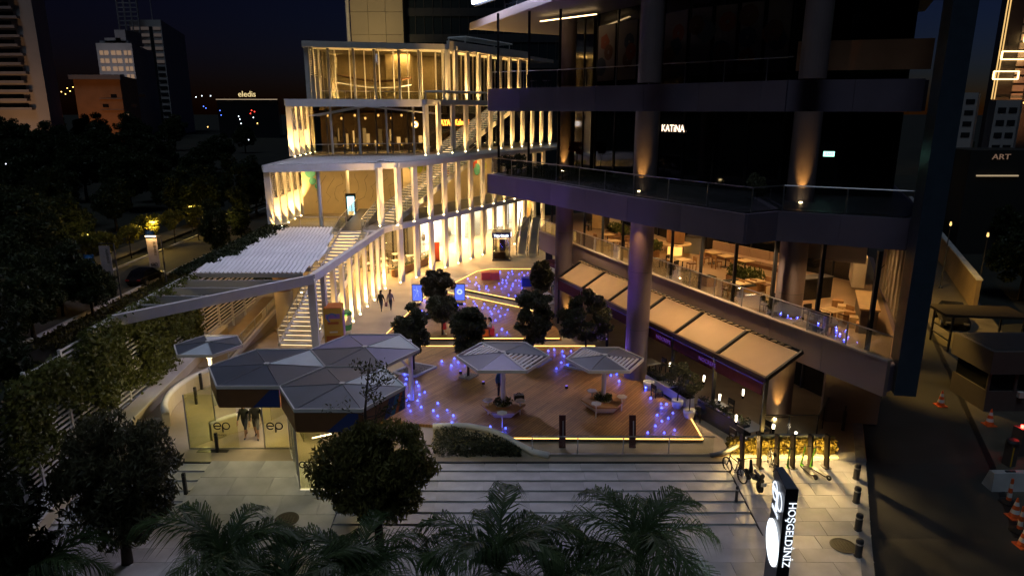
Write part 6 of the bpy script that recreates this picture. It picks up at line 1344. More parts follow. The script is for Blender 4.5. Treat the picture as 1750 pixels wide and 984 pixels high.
# ------------------------------------------------------------------ bicycle stands, bicycles, scooters, totem
def G(x, y):
    p = P(x, y, -.3)
    for _ in range(4): p = P(x, y, zg(p.y))
    return p
for k, x in enumerate((1266,1295,1325,1352,1382,1410)):
    p = G(x, 797); t = thing('bicycle_stand', ORD[k]+' dark upright bicycle stand from the entrance steps', 'bicycle stand', p, 'bicycle stands before the hedge')
    MB().cbox((p.x,p.y,p.z+.72),(.09,.26,1.45),rad(12),rad(-7)).build('upright', M('stand_bronze',(0.035,0.022,0.015),.5,.3), t); MB().cbox((p.x,p.y,p.z+.02),(.3,.5,.03),rad(12)).build('base_plate', BLACK, t); MB().cbox((p.x,p.y+.09,p.z+1.45),(.1,.27,.03),rad(12)).build('cap', BLACK, t)
TYRE = M('tyre_rubber',(0.012,0.012,0.012),.8)
def wheel(t, c, r, u, w=.045):
    m = MB(); m.ring((c[0],c[1],c[2]), r, w, w, u, (0,0,1), 22); o = m.build('wheel', TYRE, t); m = MB()
    for k in range(8): a = math.pi*k/8; d = Vector((u[0],u[1],0))*math.cos(a)*r*.95+Vector((0,0,1))*math.sin(a)*r*.95; m.bar(Vector(c)-d, Vector(c)+d, .008)
    m.build('spokes', STEEL, o)
def bicycle(lab, p, a, m_, lean=0.0):
    t = thing('bicycle', lab, 'bicycle', p); u = Vector((math.cos(a),math.sin(a),0)); z = p.z; c = Vector(p)
    A = c-u*.5+Vector((0,0,.33)); B = c+u*.52+Vector((0,0,.33)); BB = c-u*.05+Vector((0,0,.30)); S = c-u*.2+Vector((0,0,.80)); HT = c+u*.36+Vector((0,0,.82)); HB = c+u*.42+Vector((0,0,.58))
    wheel(t, A, .31, u); wheel(t, B, .31, u); m = MB()
    for a_, b_ in ((A,BB),(A,S),(S,BB),(S,HT),(BB,HB),(HT,HB),(HB,B),(S,S+Vector((0,0,.14))),(HT,HT+Vector((0,0,.12)))): m.tube([a_,b_], .02, 6)
    m.build('frame', m_, t); n = Vector((-u.y,u.x,0)); MB().tube([HT+Vector((0,0,.13))-n*.28-u*.06,HT+Vector((0,0,.14))-n*.1,HT+Vector((0,0,.14))+n*.1,HT+Vector((0,0,.13))+n*.28-u*.06], .018, 6).build('handlebar', BLACK, t)
    MB().tube([S+Vector((0,0,.15))-u*.13,S+Vector((0,0,.17)),S+Vector((0,0,.15))+u*.15], [.07,.06,.025], 7).build('saddle', BLACK, t); MB().cyl((BB.x,BB.y),.07,BB.z-.02,BB.z+.02,12).build('crank', STEEL, t)
def scooter(lab, p, a, m_):
    t = thing('kick_scooter', lab, 'scooter', p, 'electric scooters at the stands'); u = Vector((math.cos(a),math.sin(a),0)); c = Vector(p); n = Vector((-u.y,u.x,0))
    for s in (-.55,.42): q = c+u*s+Vector((0,0,.12)); MB().ring(q-n*.03, .085, .07, .06, u, (0,0,1), 16).build('wheel', TYRE, t)
    MB().bar(c-u*.5+Vector((0,0,.17)), c+u*.3+Vector((0,0,.17)), .2, .05).build('deck', DGREY, t); f = c+u*.42+Vector((0,0,.2)); h_ = c+u*.27+Vector((0,0,1.12))
    MB().tube([f,h_], .032, 8).build('stem', m_, t); MB().tube([h_-n*.24,h_+n*.24], .02, 6).build('handlebar', BLACK, t); MB().bar(c+u*.28+Vector((0,0,.18)), f, .12, .04).build('neck', m_, t)
    MB().cyl((h_.x,h_.y), .03, h_.z, h_.z+.09, 8).build('headlight', STEEL, t)
GRN = M('scooter_green',(0.16,0.55,0.03),.4)
for k, (x, y, a) in enumerate(((1345,812,1.2),(1378,808,1.75),(1397,810,1.95))): scooter(['green electric scooter on the left of the three','green electric scooter in the middle of the three','green electric scooter on the right of the three'][k], G(x,y), a, GRN)
bicycle('dark bicycle leaning at the first stand beside the steps', G(1254,815), 1.9, BLACK); bicycle('dark bicycle parked at the third stand', G(1318,806), 1.45, M('bike_grey',(0.10,0.10,0.11),.4,.5))
p = G(1288,830); mp = thing('moped', 'black moped with box saddle parked apart from the stands', 'moped', p); u = Vector((-.12,.99,0)).normalized(); c = Vector(p)
for s in (-.5,.55): MB().ring(c+u*s+Vector((0,0,.24))-Vector((.05,0,0)), .17, .12, .1, u, (0,0,1), 18).build('wheel', TYRE, mp)
MB().tube([c-u*.6+Vector((0,0,.55)),c-u*.3+Vector((0,0,.6)),c+Vector((0,0,.42)),c+u*.3+Vector((0,0,.4))], [.12,.17,.13,.1], 8).build('body_shell', BLACK, mp); MB().tube([c+u*.3+Vector((0,0,.4)),c+u*.45+Vector((0,0,1.0))], [.11,.05], 8).build('leg_shield', BLACK, mp)
MB().tube([c-u*.6+Vector((0,0,.78)),c-u*.05+Vector((0,0,.75))], [.12,.1], 8).build('saddle', DGREY, mp); n = Vector((-u.y,u.x,0)); MB().tube([c+u*.42+Vector((0,0,1.03))-n*.32,c+u*.46+Vector((0,0,1.05)),c+u*.42+Vector((0,0,1.03))+n*.32], .022, 6).build('handlebar', BLACK, mp); MB().cbox(c-u*.78+Vector((0,0,.5)),(.2,.03,.14)).build('number_plate', WHITE, mp)
# street bollards
for k, (x, y) in enumerate(((1463,818),(1463,858),(1466,905),(1466,950),(1258,856))):
    p = G(x, y); t = thing('street_bollard', ['thick dark bollard at the kerb nearest the hedge','thick dark bollard at the kerb, second from the hedge','thick dark bollard at the kerb, third from the hedge','thick dark bollard at the kerb, last before the picture edge','thin dark bollard beside the foot of the steps'][k], 'bollard', p, 'dark street bollards')
    r = .13 if k < 4 else .06; MB().lathe(p, [(r*1.15,0),(r*1.15,.04),(r,.05),(r,.62),(r*.9,.68),(r*.5,.7)], 16).build('post', DGREY, t); MB().lathe((p.x,p.y,p.z+.5), [(r+.004,0),(r+.004,.06)], 16).build('band', STEEL, t)
# tall illuminated sign
ZT = 5.05; A_, B_, C2, D_ = P(1343,836,ZT), P(1365,836,ZT), P(1325,798,ZT), P(1338,797,ZT)
tt = thing('sign_totem', 'tall black illuminated totem sign with white emblem and round lamp', 'sign', ((A_.x+D_.x)/2,(A_.y+D_.y)/2,-DROP))
MB().prism([(A_.x,A_.y),(B_.x,B_.y),(D_.x,D_.y),(C2.x,C2.y)], -DROP, ZT).build('body', M('totem_black',(0.012,0.013,0.016),.3,.2), tt)
MB().prism([(A_.x+.02,A_.y+.02),(B_.x-.02,B_.y+.02),(D_.x-.02,D_.y-.02),(C2.x+.02,C2.y-.02)], ZT, ZT+.012).build('top_plate', M('totem_top',(0.10,0.12,0.15),.5,.2), tt)
fu = Vector((A_.x-C2.x,A_.y-C2.y,0)); W = fu.length; fu.normalize(); fnn = Vector((fu.y,-fu.x,0)); fnn = fnn if fnn.x < 0 else -fnn
E_TOT = E('totem_white',(.80,.88,1.0),1.25)
def fp(s, z, o=.02): q = Vector((C2.x,C2.y,z))+fu*(W*s)+fnn*o; return q
m = MB(); z_ = ZT-.55
rv = Vector((0,0,1))
m.ring(fp(.28,z_), .25, .05, .02, fu, rv, 28, rad(0), rad(315)); m.bar(fp(.28,z_)-fu*.25, fp(.28,z_)+fu*.28, .05, .07); m.ring(fp(.70,z_-.05), .25, .05, .02, fu, rv, 28); m.bar(fp(.70,z_-.05)-fu*.25,fp(.70,z_-.5)-fu*.25,.05,.07)
m.build('emblem', E_TOT, tt)
text('ESENYALI', 'emblem_letters', .17, E_TOT, fp(.12,z_-.62,.02), (math.pi/2,0,math.atan2(fu.y,fu.x)), tt, .006, sx=.95)
m = MB(); m.ring(fp(.5,3.0), .33, .66, .03, fu, rv, 40); m.build('round_lamp', E('totem_disc',(.85,.92,1.0),1.7), tt)
text('HOŞGELDİNİZ', 'vertical_letters', .30, E_TOT, (A_.x+.13,A_.y-.02,ZT-.38), (math.pi/2,math.pi/2,0), tt, .008, sx=.98)
tc_ = fp(.5,3.0,.6); lamp('AREA', tc_, 14, (.7,.82,1.0), tt, sx=.8, sy=1.0, target=tc_+fnn)

# ------------------------------------------------------------------ right street: car, wall, hut, barrier, cones
def car(lab, p, a, paint, lit=False):
    t = thing('parked_car', lab, 'car', p); R_ = Matrix.Rotation(a,3,'Z'); c = Vector(p)
    def tr(v): return c + R_ @ Vector(v)
    secs = [(-2.15,.45,.62,.70),(-1.9,.32,.85,.80),(-1.2,.28,.92,.86),(0,.26,.92,.88),(1.2,.28,.86,.86),(1.85,.32,.74,.80),(2.15,.42,.58,.66)]; m = MB(); vs = []
    for x, z0, z1, w in secs: vs += [tr((x,-w,z0+.1)),tr((x,-w*.9,z0)),tr((x,w*.9,z0)),tr((x,w,z0+.1)),tr((x,w*.98,z1-.12)),tr((x,w*.86,z1)),tr((x,-w*.86,z1)),tr((x,-w*.98,z1-.12))]
    n = len(secs); fs = [(i*8+k,i*8+(k+1)%8,(i+1)*8+(k+1)%8,(i+1)*8+k) for i in range(n-1) for k in range(8)]+[tuple(range(8))[::-1],tuple((n-1)*8+k for k in range(8))]
    m._add(vs, fs); m.build('body', paint, t, smooth=False)
    cab = [(-1.75,.80,.86),(-1.1,.66,1.38),(.25,.66,1.42),(1.05,.78,.88)]; vs = []
    for x, w, z in cab: vs += [tr((x,-w,z)),tr((x,w,z))]
    base = [(-1.75,.80,.84),(-1.1,.82,.86),(.25,.82,.86),(1.05,.78,.84)]
    for x, w, z in base: vs += [tr((x,-w,z)),tr((x,w,z))]
    MB()._add([vs[2],vs[3],vs[5],vs[4]]+[v-Vector((0,0,.04)) for v in (vs[2],vs[3],vs[5],vs[4])], [(0,1,2,3),(7,6,5,4),(0,4,5,1),(1,5,6,2),(2,6,7,3),(3,7,4,0)]).build('roof', paint, t)
    for nm, q in (('rear_window',(0,1,3,2)),('windscreen',(4,5,7,6)),('side_window',(2,4,12,10)),('side_window',(3,5,13,11)),('side_window',(0,2,10,8)),('side_window',(1,3,11,9)),('side_window',(4,6,14,12)),('side_window',(5,7,15,13))): MB().quad(*[vs[i] for i in q]).build(nm, DGLASS, t)
    for x in (-1.35,1.35):
        for s in (-1,1):
            q = tr((x,s*.80,.33)); ax = R_ @ Vector((1,0,0)); m = MB(); m.ring(q-(R_@Vector((0,.1,0))), .23, .2, -.2, ax, (0,0,1), 20); o = m.build('wheel', TYRE, t); MB().ring(q+(R_@Vector((0,s*.11-.0,0))), .1, .2, .01, ax, (0,0,1), 14).build('rim', STEEL, o)
    for s in (-.55,.55): MB().cbox(tr((2.12,s,.58)),(.12,.34,.12),a).build('headlight', E('headlamp_dim',(1.0,.8,.5),.4) if lit else STEEL, t); MB().cbox(tr((-2.12,s,.68)),(.1,.32,.12),a).build('tail_light', M('tail_red',(0.25,0.01,0.01),.3), t)
    for s in (-1,1): MB().cbox(tr((.75,s*.95,.95)),(.18,.12,.1),a).build('wing_mirror', paint, t)
BPAINT = M('car_black',(0.012,0.012,0.013),.18,.3)
p = P(1612,552,-.12); car('dark parked car on the right beside the long street wall', (p.x+.6,p.y,-.12), rad(66)+math.pi, BPAINT)
p = P(250,482,-1.06); car('black car on the left street with faint lights', (p.x,p.y,-1.06), rad(88), BPAINT, True)
ww = thing('street_wall', 'long low wall with pale coping along the right street', 'wall', (40,60,0))
W0, W1 = Vector((36.0,51.0)), Vector((60,103)); MB().wall(W0,W1,-.15,2.3,.3).build('wall_body', M('wall_brown',(0.20,0.14,0.08),.8,0,var=.25,scale=.4), ww); MB().wall(W0,W1,2.3,2.42,.45).build('coping', STEPST, ww)
for k, (x, y, h_, lb) in enumerate(((1607,492,5.5,'thin lamp post beside the long street wall'),(1670,505,5.0,'thin lamp post near the end of the long street wall'))):
    p = P(x, y, -.1); t = thing('lamp_post', lb, 'lamp post', p, 'lamp posts on the right street'); MB().tube([p,p+Vector((0,0,h_))], [.07,.04], 8).build('pole', DGREY, t); MB().lathe(p, [(.16,0),(.16,.12),(.09,.2)], 10).build('base', DGREY, t); MB().lathe(p+Vector((0,0,h_)), [(.06,0),(.1,.1),(.05,.35)], 8).build('lamp_head', E('post_glow',(1.0,.62,.2),1.5), t)

for k, (bx, by, h_, e) in enumerate(((26.2,50.0,9.0,5200),(20.2,36.6,7.0,1300))):
    t = thing('street_lamp', ['tall street lamp on the kerb behind the tower corner','street lamp at the kerb just behind the blue corner fin'][k], 'street lamp', (bx,by,-.1)); hx = bx+1.6
    MB().tube([(bx,by,-.1),(bx,by,h_-.5),(bx+.5,by,h_),(hx,by,h_+.1)], [.1,.07,.06,.05], 8).build('pole', DGREY, t); MB().cbox((hx,by,h_+.05),(.7,.3,.1)).build('lamp_head', E('lamp_amber',(1.0,.6,.16),8), t); lamp('SPOT', (hx,by,h_-.1), e, (1.0,.58,.12), t, .15, (hx+2.2,by+.5,0) if k == 0 else (23.7,35.4,0), rad(125) if k == 0 else rad(62), .8)
p = P(1672,612,-.1); dk_ = thing('market_canopy', 'dark flat canopy on posts beside the parked car', 'canopy', p)
cx, cy_ = p.x-.6, p.y+1.0
MB().cbox((cx+1.6,cy_+1.2,2.3),(5,2.6,.16),rad(-8)).build('roof', M('canopy_brown',(0.035,0.022,0.012),.8), dk_)
for dx, dy in ((-.6,.2),(-.3,2.6),(3.6,-.3),(3.9,2.1)): MB().cbox((cx+dx,cy_+dy,1.1),(.1,.1,2.4)).build('post', BLACK, dk_)
for dz in (.6,1.2): MB().bar((cx-.6,cy_+.2,dz),(cx-.3,cy_+2.6,dz),.06,.06).build('cross_rail', BLACK, dk_)
p = P(1680,702,-.1); hu = thing('guard_hut', 'grey guard hut with flat roof and dark windows on the right', 'hut', p)
x0, y0_ = p.x, p.y; HUT = M('hut_grey',(0.09,0.078,0.075),.7,0,var=.1)
MB().box(x0,x0+4.2,y0_,y0_+2.8,-.12,1.0).build('lower_wall', HUT, hu); MB().box(x0+.1,x0+4.1,y0_+.1,y0_+2.7,1.0,2.0).build('window_band', DGLASS, hu); MB().box(x0-.15,x0+4.35,y0_-.2,y0_+3.0,2.0,3.2).build('roof_parapet', HUT, hu); MB().box(x0+.1,x0+4.1,y0_+.1,y0_+2.7,3.2,3.22).build('roof_deck', DGREY, hu)
for dx in (0,1.4,2.8,4.1): MB().box(x0+dx-.02,x0+dx+.1,y0_-.01,y0_+.09,1.0,2.0).build('window_post', HUT, hu)
MB().cbox((x0+1.7,y0_-.1,.85),(.25,.2,.3)).build('intercom', WHITE, hu)
p = P(1728,785,-.3); bg2 = thing('barrier_gate', 'barrier cabinet with glowing red lamp at the right edge', 'barrier', p); MB().cbox((p.x+.4,p.y+.2,.55),(.5,.5,1.3),.3).build('cabinet', HUT, bg2); MB().cyl((p.x+.3,p.y+.1),.07,1.22,1.34,12).build('red_lamp', E('red_lamp',(1.0,.03,.02),25), bg2); lamp('POINT',(p.x+.3,p.y-.05,1.45),10,(1.0,.04,.02),bg2,.05); MB().bar((p.x+.5,p.y+.2,1.0),(p.x+4,p.y-.6,1.05),.08,.1).build('boom_arm', WHITE, bg2)
p = P(1722,800,-.3); tb = thing('ticket_post', 'grey ticket post with a yellow stripe before the barrier', 'post', p); MB().cbox((p.x,p.y,.35),(.36,.36,1.1),.2).build('post', HUT, tb); MB().cbox((p.x-.06,p.y-.2,.35),(.06,.03,.9),.2).build('yellow_stripe', M('stripe_yellow',(0.75,0.45,0.03),.5), tb); MB().lathe((p.x,p.y,.9), [(.24,0),(.26,.1),(.2,.2)], 12).build('cap', DGREY, tb)
p = P(1720,838,-.4); cbk = thing('concrete_block', 'pale concrete block with sloping sides on the right street', 'concrete block', p); m = MB(); z0 = zg(p.y)-.12
m._add([(p.x-.85,p.y-.3,z0),(p.x+.85,p.y-.3,z0),(p.x+.85,p.y+.35,z0),(p.x-.85,p.y+.35,z0),(p.x-.75,p.y-.14,z0+.75),(p.x+.75,p.y-.14,z0+.75),(p.x+.75,p.y+.16,z0+.75),(p.x-.75,p.y+.16,z0+.75)], [(0,3,2,1),(4,5,6,7),(0,1,5,4),(1,2,6,5),(2,3,7,6),(3,0,4,7)]); m.build('block', STEPST, cbk); m = MB(); m.cbox((p.x,p.y,z0+.77),(.4,.1,.05)); m.build('lifting_loop', DGREY, cbk)
ORC = M('cone_orange',(0.75,0.13,0.03),.5); WHC = M('cone_white',(0.75,0.73,0.72),.5)
def cone(lab, p, h=.75, slim=False):
    t = thing('traffic_cone', lab, 'traffic cone', p, 'traffic cones on the right street'); n = 5; r0, r1 = (.10,.05) if slim else (.20,.03)
    if slim: MB().lathe(p, [(.34,0),(.34,.05),(.2,.1),(.1,.12)], 14).build('base', BLACK, t)
    else: MB().cbox(p+Vector((0,0,.02)),(.5,.5,.04)).build('base', ORC, t)
    for i in range(n):
        a, b = i/n, (i+1)/n; MB().cyl((p.x,p.y), lerp(r0,r1,a), p.z+.05+h*a, p.z+.05+h*b, 14, lerp(r0,r1,b)).build('cone_band', WHC if i % 2 else ORC, t)
for k, (x, y, s, lb) in enumerate(((1607,693,0,'striped cone standing on the wet lit road'),(1690,726,0,'striped cone in front of the guard hut'),(1468,688,0,'small cone by the tower corner'),(1723,858,1,'slim striped delineator post nearest the concrete block'),(1733,884,0,'striped cone between the two slim delineator posts'),(1741,908,1,'second slim striped delineator post, nearer the edge'),(1748,933,0,'striped cone cut by the right picture edge'))):
    p = P(x, y, -.4); p = P(x, y, zg(p.y)-.12); p.z = zg(p.y)-.11; cone(lb, p, .8 if not s else 1.0, bool(s))
lp = thing('slim_post_row', 'two dark slim railing posts at the tower corner by the road', 'railing', (17.5,33.5,0))
for x, y in ((1447,690),(1440,735)):
    p = P(x, y, 0); MB().cbox((p.x,p.y,.5),(.12,.12,1.0)).build('post', BLACK, lp)
p = P(1440,735,0); q = P(1447,690,0); MB().bar(p+Vector((0,0,.9)), q+Vector((0,0,.9)), .05, .05).build('top_rail', BLACK, lp)
gs = thing('glass_windbreak', 'glass windbreak with dark rail behind the amber hedge', 'glass screen', (12.5,29.6,0)); rail(gs, [(11.6,29.3),(14.3,29.3),(15.9,31.6)], 0, 1.25, 1.3, CLEAR, BLACK)
for k, (x, y) in enumerate(((1322,728),(1360,741))):
    p = P(x, y, .5); t = thing('small_lantern', ['small glowing lantern on the shelf behind the hedge','small glowing lantern just over the hedge, behind the glass'][k], 'lantern', p); MB().cyl((p.x,p.y),.06,.4,.58,10).build('glow_tube', E('lantern_glow',(1.0,.85,.6),14), t); MB().cyl((p.x,p.y),.07,0,.4,10).build('base', BLACK, t)

# ------------------------------------------------------------------ left street: banners, lamps, signs
for k, ((x, y), h_, lb) in enumerate((((208,512),5.0,'banner post with pale printed banner nearest the ivy screen'),((287,500),5.2,'taller banner post with lit lamp head further up the street'))):
    p = P(x, y, -1.1); t = thing('banner_post', lb, 'banner post', p, 'banner lamp posts on the left street'); MB().tube([p,p+Vector((0,0,h_))], [.08,.06], 8).build('pole', DGREY, t); MB().bar(p+Vector((0,0,h_)), p+Vector((-1.3,0,h_)), .08, .08).build('arm', DGREY, t)
    MB().cbox(p+Vector((-.85,0,h_-1.5)),(.95,.03,2.6)).build('banner', M('banner_cloth',(0.42,0.36,0.34),.8,0,var=.1), t); logo(p+Vector((-.85,-.03,h_-2.55)), (1,0), .3, BLACK, t, 'emblem'); text('ALISVERIS', 'banner_letters', .3, INK, p+Vector((-.75,-.03,h_-.45)), (math.pi/2,math.pi/2,0), t, .003)
    if k: MB().cbox(p+Vector((-.85,-.1,h_+.02)),(.9,.12,.05)).build('lamp_bar', E_LAMP, t); lamp('AREA', p+Vector((-.85,-.4,h_+.2)), 30, WARM, t, sx=.8, sy=.1, target=p+Vector((-.85,0,h_-2)))
for k, (x, y, h_, e, lb) in enumerate(((385,430,4.5,110,'glowing street lamp hidden among the trees beside the pergola'),(150,455,3.4,700,'street lamp lighting the brightest saplings'),(262,432,3.6,420,'street lamp behind the blue round sign'),(330,405,4.0,320,'street lamp near the bend by the mall fence'))):
    p = P(x, y, -1.1); t = thing('street_lamp', lb, 'street lamp', p, 'street lamps on the left'); MB().tube([p,p+Vector((0,0,h_))], [.07,.05], 8).build('pole', DGREY, t); MB().cbox(p+Vector((.3,0,h_)),(.7,.14,.06)).build('lamp_head', E('street_yellow',(1.0,.68,.14),10), t); lamp('POINT', p+Vector((.5,-.2,h_-.25)), e, (1.0,.66,.16), t, .1)
for k, ((x, y), lb) in enumerate((((160,490),'blue round traffic sign on a square plate, nearer one'),((262,440),'blue round traffic sign on a square plate, further up the street'))):
    p = P(x, y, -1.1); t = thing('traffic_sign', lb, 'traffic sign', p, 'blue traffic signs'); MB().tube([p,p+Vector((0,0,2.4))], .04, 8).build('pole', STEEL, t); MB().cbox(p+Vector((0,-.05,2.6)),(.95,.03,1.0)).build('plate', M('sign_navy',(0.03,0.10,0.22),.5), t); MB().ring(p+Vector((0,-.08,2.7)), .17, .34, .01, (1,0,0),(0,0,1), 20).build('disc', M('sign_blue',(0.05,0.22,0.55),.4), t)
    m = MB(); m.bar(p+Vector((-.12,-.1,2.58)),p+Vector((.12,-.1,2.82)),.06,.01); m.bar(p+Vector((.12,-.1,2.82)),p+Vector((-.04,-.1,2.84)),.05,.01); m.build('white_arrow', WHITE, t)

# ------------------------------------------------------------------ skyline
def block(name, lab, x0, x1, D, ztop, col, xs=None, depth=30, win=None, zb=-1.3):
    """front face between photo columns x0..x1 (at the horizon) at distance D"""
    X0, X1 = (x0-875)/1166.7*D*.968, (x1-875)/1166.7*D*.968; t = thing(name, lab, 'building', ((X0+X1)/2,D,zb))
    xb0 = X0*(D+depth)/D*.985; xb1 = ((xs or x1)-875)/1166.7*(D+depth)*.968
    MB().prism([(X0,D),(X1,D),(xb1,D+depth),(xb0,D+depth)], zb, ztop).build('wall', col, t); return t, X0, X1
CONC = M('facade_concrete',(0.42,0.40,0.40),.8,0,var=.1,scale=.1); CONC2 = M('facade_grey',(0.30,0.29,0.31),.8,0,var=.1,scale=.1); BRICKC = M('facade_ochre',(0.42,0.24,0.13),.8,0,var=.15,scale=.2); WDARK = M('window_dark',(0.02,0.022,0.028),.2); E_WIN = E('window_warm',(1.0,.62,.38),.22); E_WIN2 = E('window_dim',(.7,.55,.5),.06)
t, X0, X1 = block('high_rise_tower', 'tall pale high-rise with stacked dark balconies at the left edge', -70, 84, 240, 75, CONC, 106, 30)
for i in range(19):
    z = 15+2.9*i; L = 14+3*(i%2)
    if z < 72: MB().box(X1-9-L,X1-4.5-1.2*(i%2),238.2,239.9,z,z+.8).build('balcony', CONC2, t); MB().box(X1-9-L,X1-6.5-1.2*(i%2),239.85,239.99,z+.8,z+2.2).build('window_band', WDARK, t)
lamp('SPOT', (X1-8,215,2), 8000, (1.0,.5,.22), t, 1, (X1-8,240,22), rad(100), 1.0)
t, X0, X1 = block('office_block', 'low block glowing orange left of the twin apartment towers', 133, 212, 300, 29, BRICKC, 240, 34)
MB().box(X0-1,X1+1,298.6,299.9,27.4,29.2).build('parapet', CONC2, t)
for i in range(6): MB().box(X0+7+4*i,X0+9.5+4*i,299.9,299.97,12+(i%3)*4,13.4+(i%3)*4).build('window', E_WIN if i == 3 else WDARK, t)
for i in range(2): MB().box(X0+10,X1,299.6,299.9,15+4.5*i,15.25+4.5*i).build('ledge', CONC2, t)
lamp('SPOT', ((X0+X1)/2,272,4), 5000, (1.0,.42,.15), t, 1, ((X0+X1)/2,300,16), rad(110), 1.0)
t, X0, X1 = block('apartment_block', 'mid-height apartment block with rows of lit windows', 180, 240, 380, 49, CONC, 274, 60)
for r in range(5):
    for (a, b) in ((.08,.32),(.4,.68),(.76,.96)):
        w_ = MB().box(lerp(X0,X1,a),lerp(X0,X1,b),379.7,379.95,43-4.0*r,45.2-4.0*r).build('window', E_WIN if r < 3 or (r == 3 and a > .7) else WDARK, t)
        MB().box(lerp(X0,X1,(a+b)/2)-.2,lerp(X0,X1,(a+b)/2)+.2,379.6,379.7,43-4*r,45.2-4*r).build('window_mullion', CONC2, w_)
for a, b, z in ((.15,.6,52),(.45,.75,56),(.0,.8,50.5)): MB().box(lerp(X0,X1,a),lerp(X0,X1,b),384,400,49,z).build('roof_storey', CONC2, t)
lamp('SPOT', ((X0+X1)/2,340,30), 9000, (.9,.8,.85), t, 1, ((X0+X1)/2,380,38), rad(60), 1.0)
t, X0, X1 = block('apartment_tower', 'tall apartment tower behind the mid block, with open steel crown', 240, 293, 460, 70, CONC, 330, 90)
for r in range(15):
    for (a, b) in ((.05,.3),(.36,.6),(.74,.97)): MB().box(lerp(X0,X1,a),lerp(X0,X1,b),459.6,459.95,64-4.0*r,65.8-4.0*r).build('window', E_WIN2 if r < 6 else WDARK, t)
MB().box(lerp(X0,X1,.62),lerp(X0,X1,.72),459.5,459.9,4,66).build('recess', WDARK, t)
for r in range(6): MB().box(X0-4,X0+9,455,456,66+2.6*r,66.5+2.6*r).build('crown_beam', CONC2, t)
for r in range(4): MB().box(X0-4+4.2*r,X0-3.5+4.2*r,455,456,56,84).build('crown_post', CONC2, t)
MB().tube([(X1-10,470,70),(X1-10,470,92)],.25,5).build('mast', CONC2, t); MB().lathe((X1-10,470,92), [(.5,0),(.7,.6),(.4,1.2)], 8).build('red_beacon', E('beacon',(1.0,.15,.05),6), t)
lamp('SPOT', ((X0+X1)/2,400,40), 14000, (.85,.82,.9), t, 1, ((X0+X1)/2,460,55), rad(50), 1.0)
t, X0, X1 = block('shopping_centre', 'far low building with glowing sign and lit roof line', 372, 476, 420, 21, WDARK, 480, 40)
MB().box(X0,X1,419,419.6,20.8,21.15).build('lit_roof_line', E('roof_line',(1.0,.75,.5),.4), t); text('eledis', 'roof_letters', 4.6, E('roof_sign',(1.0,.75,.35),.8), (lerp(X0,X1,.38),418,22.5), (math.pi/2,0,0), t, .2)
RL = random.Random(3)
fl = [(105,158,'amber'),(115,152,'amber'),(120,157,'amber'),(125,150,'amber'),(112,162,'amber'),(130,160,'white'),(98,154,'red'),(345,165,'white'),(335,167,'white'),(360,165,'white'),(410,205,'white'),(412,212,'white'),(408,200,'white'),(428,195,'red'),(435,192,'red'),(430,190,'red'),(433,202,'white'),(376,190,'blue'),(348,183,'blue'),(352,186,'blue'),(378,198,'blue'),(440,212,'amber'),(355,218,'amber'),(425,240,'white'),(10,281,'white'),(10,574,'red'),(1700,207,'white')]
LM = {'amber':E('far_amber',(1.0,.6,.15),5),'white':E('far_white',(.8,.9,1.0),4),'red':E('far_red',(1.0,.05,.03),5),'blue':E('far_blue',(.1,.2,1.0),3)}
for x, y, c in fl:
    D = 330 if y < 200 else 230; D = D if y < 250 else 60
    if y > 500: D = 30
    r_ = (x-875)/1166.7; v_ = (492-y)/1166.7; Yr = C_+v_*S_; Zr = -S_+v_*C_; q = Vector((r_*D/Yr, D, H+Zr*D/Yr)); s_ = D/330*.5
    m = MB(); m.lathe(q, [(.2*s_,0),(.45*s_,.3*s_),(.45*s_,.6*s_),(.2*s_,.9*s_)], 6); m.build('distant_light', LM[c], None, False, ('tiny %s light in the dark city left of the mall' % c if y < 260 else 'tiny %s light among the trees at the left edge' % c) if x < 800 else 'tiny white light at the right skyline', 'city light', 'distant city lights')
# towers behind the mall
bt2 = thing('beige_tower', 'floodlit beige tower rising behind the mall roof', 'building', (-22,122,0)); BEI = M('beige_panels',(0.52,0.43,0.28),.7,0,var=.05,scale=.3)
MB().box(-27,-18.2,122,134,0,75).build('core', BEI, bt2)
for i in range(3):
    for j in range(12): MB().box(-27+2.93*i+.03,-27+2.93*(i+1)-.03,121.8,121.99,20+3.6*j+.03,23.6+3.6*j-.03).build('wall_panel', BEI, bt2)
MB().tube([(-27.4,121.5,18),(-27.4,121.5,70)], .3, 8).build('steel_mast', WHITE, bt2)
lamp('SPOT', (-23,108,23), 2600, (1.0,.72,.32), bt2, .5, (-23,122,34), rad(110), 1.0)
gt2 = thing('glass_office_block', 'dark glass office block behind the mall, right of the beige tower', 'building', (-6,124,0)); MB().box(-18,14,124,140,0,80).build('core', M('office_glass',(0.02,0.03,0.04),.12,0,spec=.6), gt2)
for i in range(22): MB().box(-18+1.5*i,-17.9+1.5*i,123.8,124,22,50).build('mullion', DGREY, gt2)
for j in range(7): MB().box(-18,14,123.85,123.98,22+4.2*j,23.3+4.2*j).build('spandrel', M('spandrel',(0.04,0.045,0.055),.4), gt2)
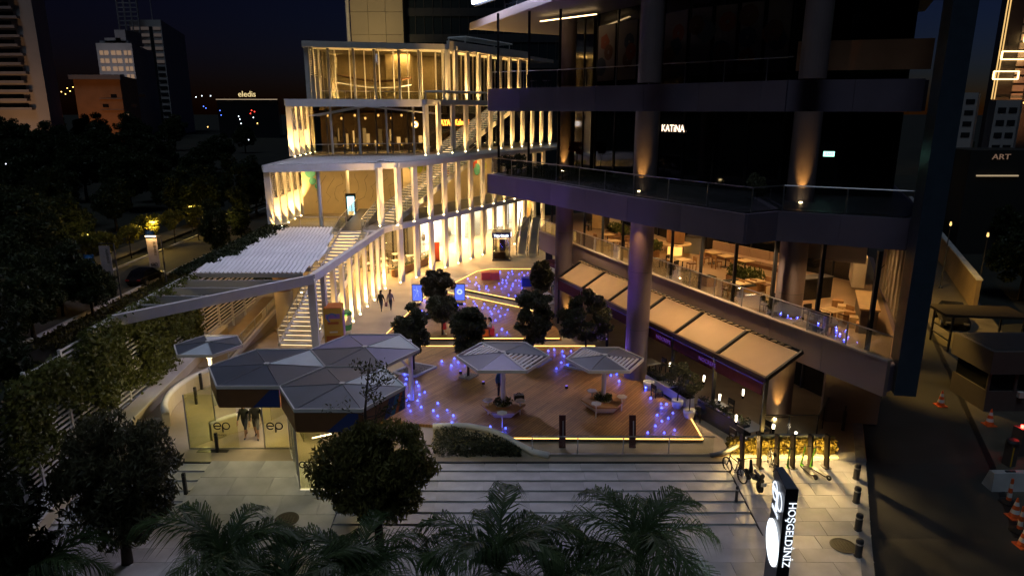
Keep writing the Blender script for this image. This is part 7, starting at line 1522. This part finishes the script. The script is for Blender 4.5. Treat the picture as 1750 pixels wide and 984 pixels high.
# right skyline
t, X0, X1 = block('high_rise_tower', 'dark high-rise with glowing gold balcony frames at the right edge', 1693, 1850, 210, 75, M('facade_black',(0.03,0.028,0.03),.5), 1900, 30)
FROST = M('facade_panel',(0.36,0.30,0.28),.7)
for c in range(3):
    for r in range(16): MB().box(X0+5.0+4.2*c,X0+8.4+4.2*c,209.6,209.95,18+2.35*r,19.7+2.35*r).build('facade_panel', FROST, t)
E_GOLD = E('gold_frame',(1.0,.62,.22),4.5)
for (px, py, w) in ((1715,95,20),(1707,129,20),(1740,65,12)):
    q = Vector(((px-875)/1166.7*209*.968,208.6,0)); r_ = (492-py)/1166.7; zc = H+(-S_+r_*C_)*208.6/(C_+r_*S_); L = w*209/1166.7; m = MB()
    for dz in (-1.1,1.1): m.bar((q.x-L,208.6,zc+dz),(q.x+L,208.6,zc+dz),.35,.35)
    for dx in (-L,L): m.bar((q.x+dx,208.6,zc-1.1),(q.x+dx,208.6,zc+1.1),.35,.35)
    m.build('gold_frame', E_GOLD, t)
for dx in (-1.0,-.2): MB().box(X0+dx,X0+dx+.2,209,209.3,18,75).build('edge_light', E('edge_gold',(1.0,.6,.2),.9), t)
MB().box(X0+2,X0+20,207,207.4,16.8,17.2).build('plinth_light', E_LED, t)
lamp('SPOT', (X0+9,192,6), 14000, (1.0,.36,.12), t, 1, (X0+9,210,24), rad(105), 1.0)
for x0, x1, D, zt, zb_, lb in ((1622,1668,170,19,-1,'small pale office building with ribbon windows, far right'),(1700,1742,150,17,-1,'small white house under the gold framed high-rise')):
    t, X0, X1 = block('small_building', lb, x0, x1, D, zt, CONC, x1+4, 14)
    for r in range(4):
        for c in range(2): MB().box(lerp(X0,X1,.12+.45*c),lerp(X0,X1,.45+.45*c),D-.1,D-.02,zt-2.6-2.6*r,zt-1.5-2.6*r).build('window', WDARK, t)
p = P(1712,330,-1); D = 78.0; ar = thing('shop_hut', 'dark little building with dim lettering on the right', 'building', (D*.735,D,-1.3)); xx = (1698-875)/1166.7*(D*.968+1.4)
MB().box(xx-2.5,xx+6,D+.3,D+6,-1.3,10.6).build('wall', M('hut_dark',(0.018,0.018,0.016),.9), ar); text('ART', 'sign_letters', .85, E('art_dim',(1.0,.6,.4),.13), (xx-.1,D+.2,9.6), (math.pi/2,0,0), ar, .03, sx=1.3); MB().box(xx-1.5,xx+3.2,D+.1,D+.3,7.7,7.85).build('light_bar', E('art_bar',(1.0,.75,.45),.35), ar)
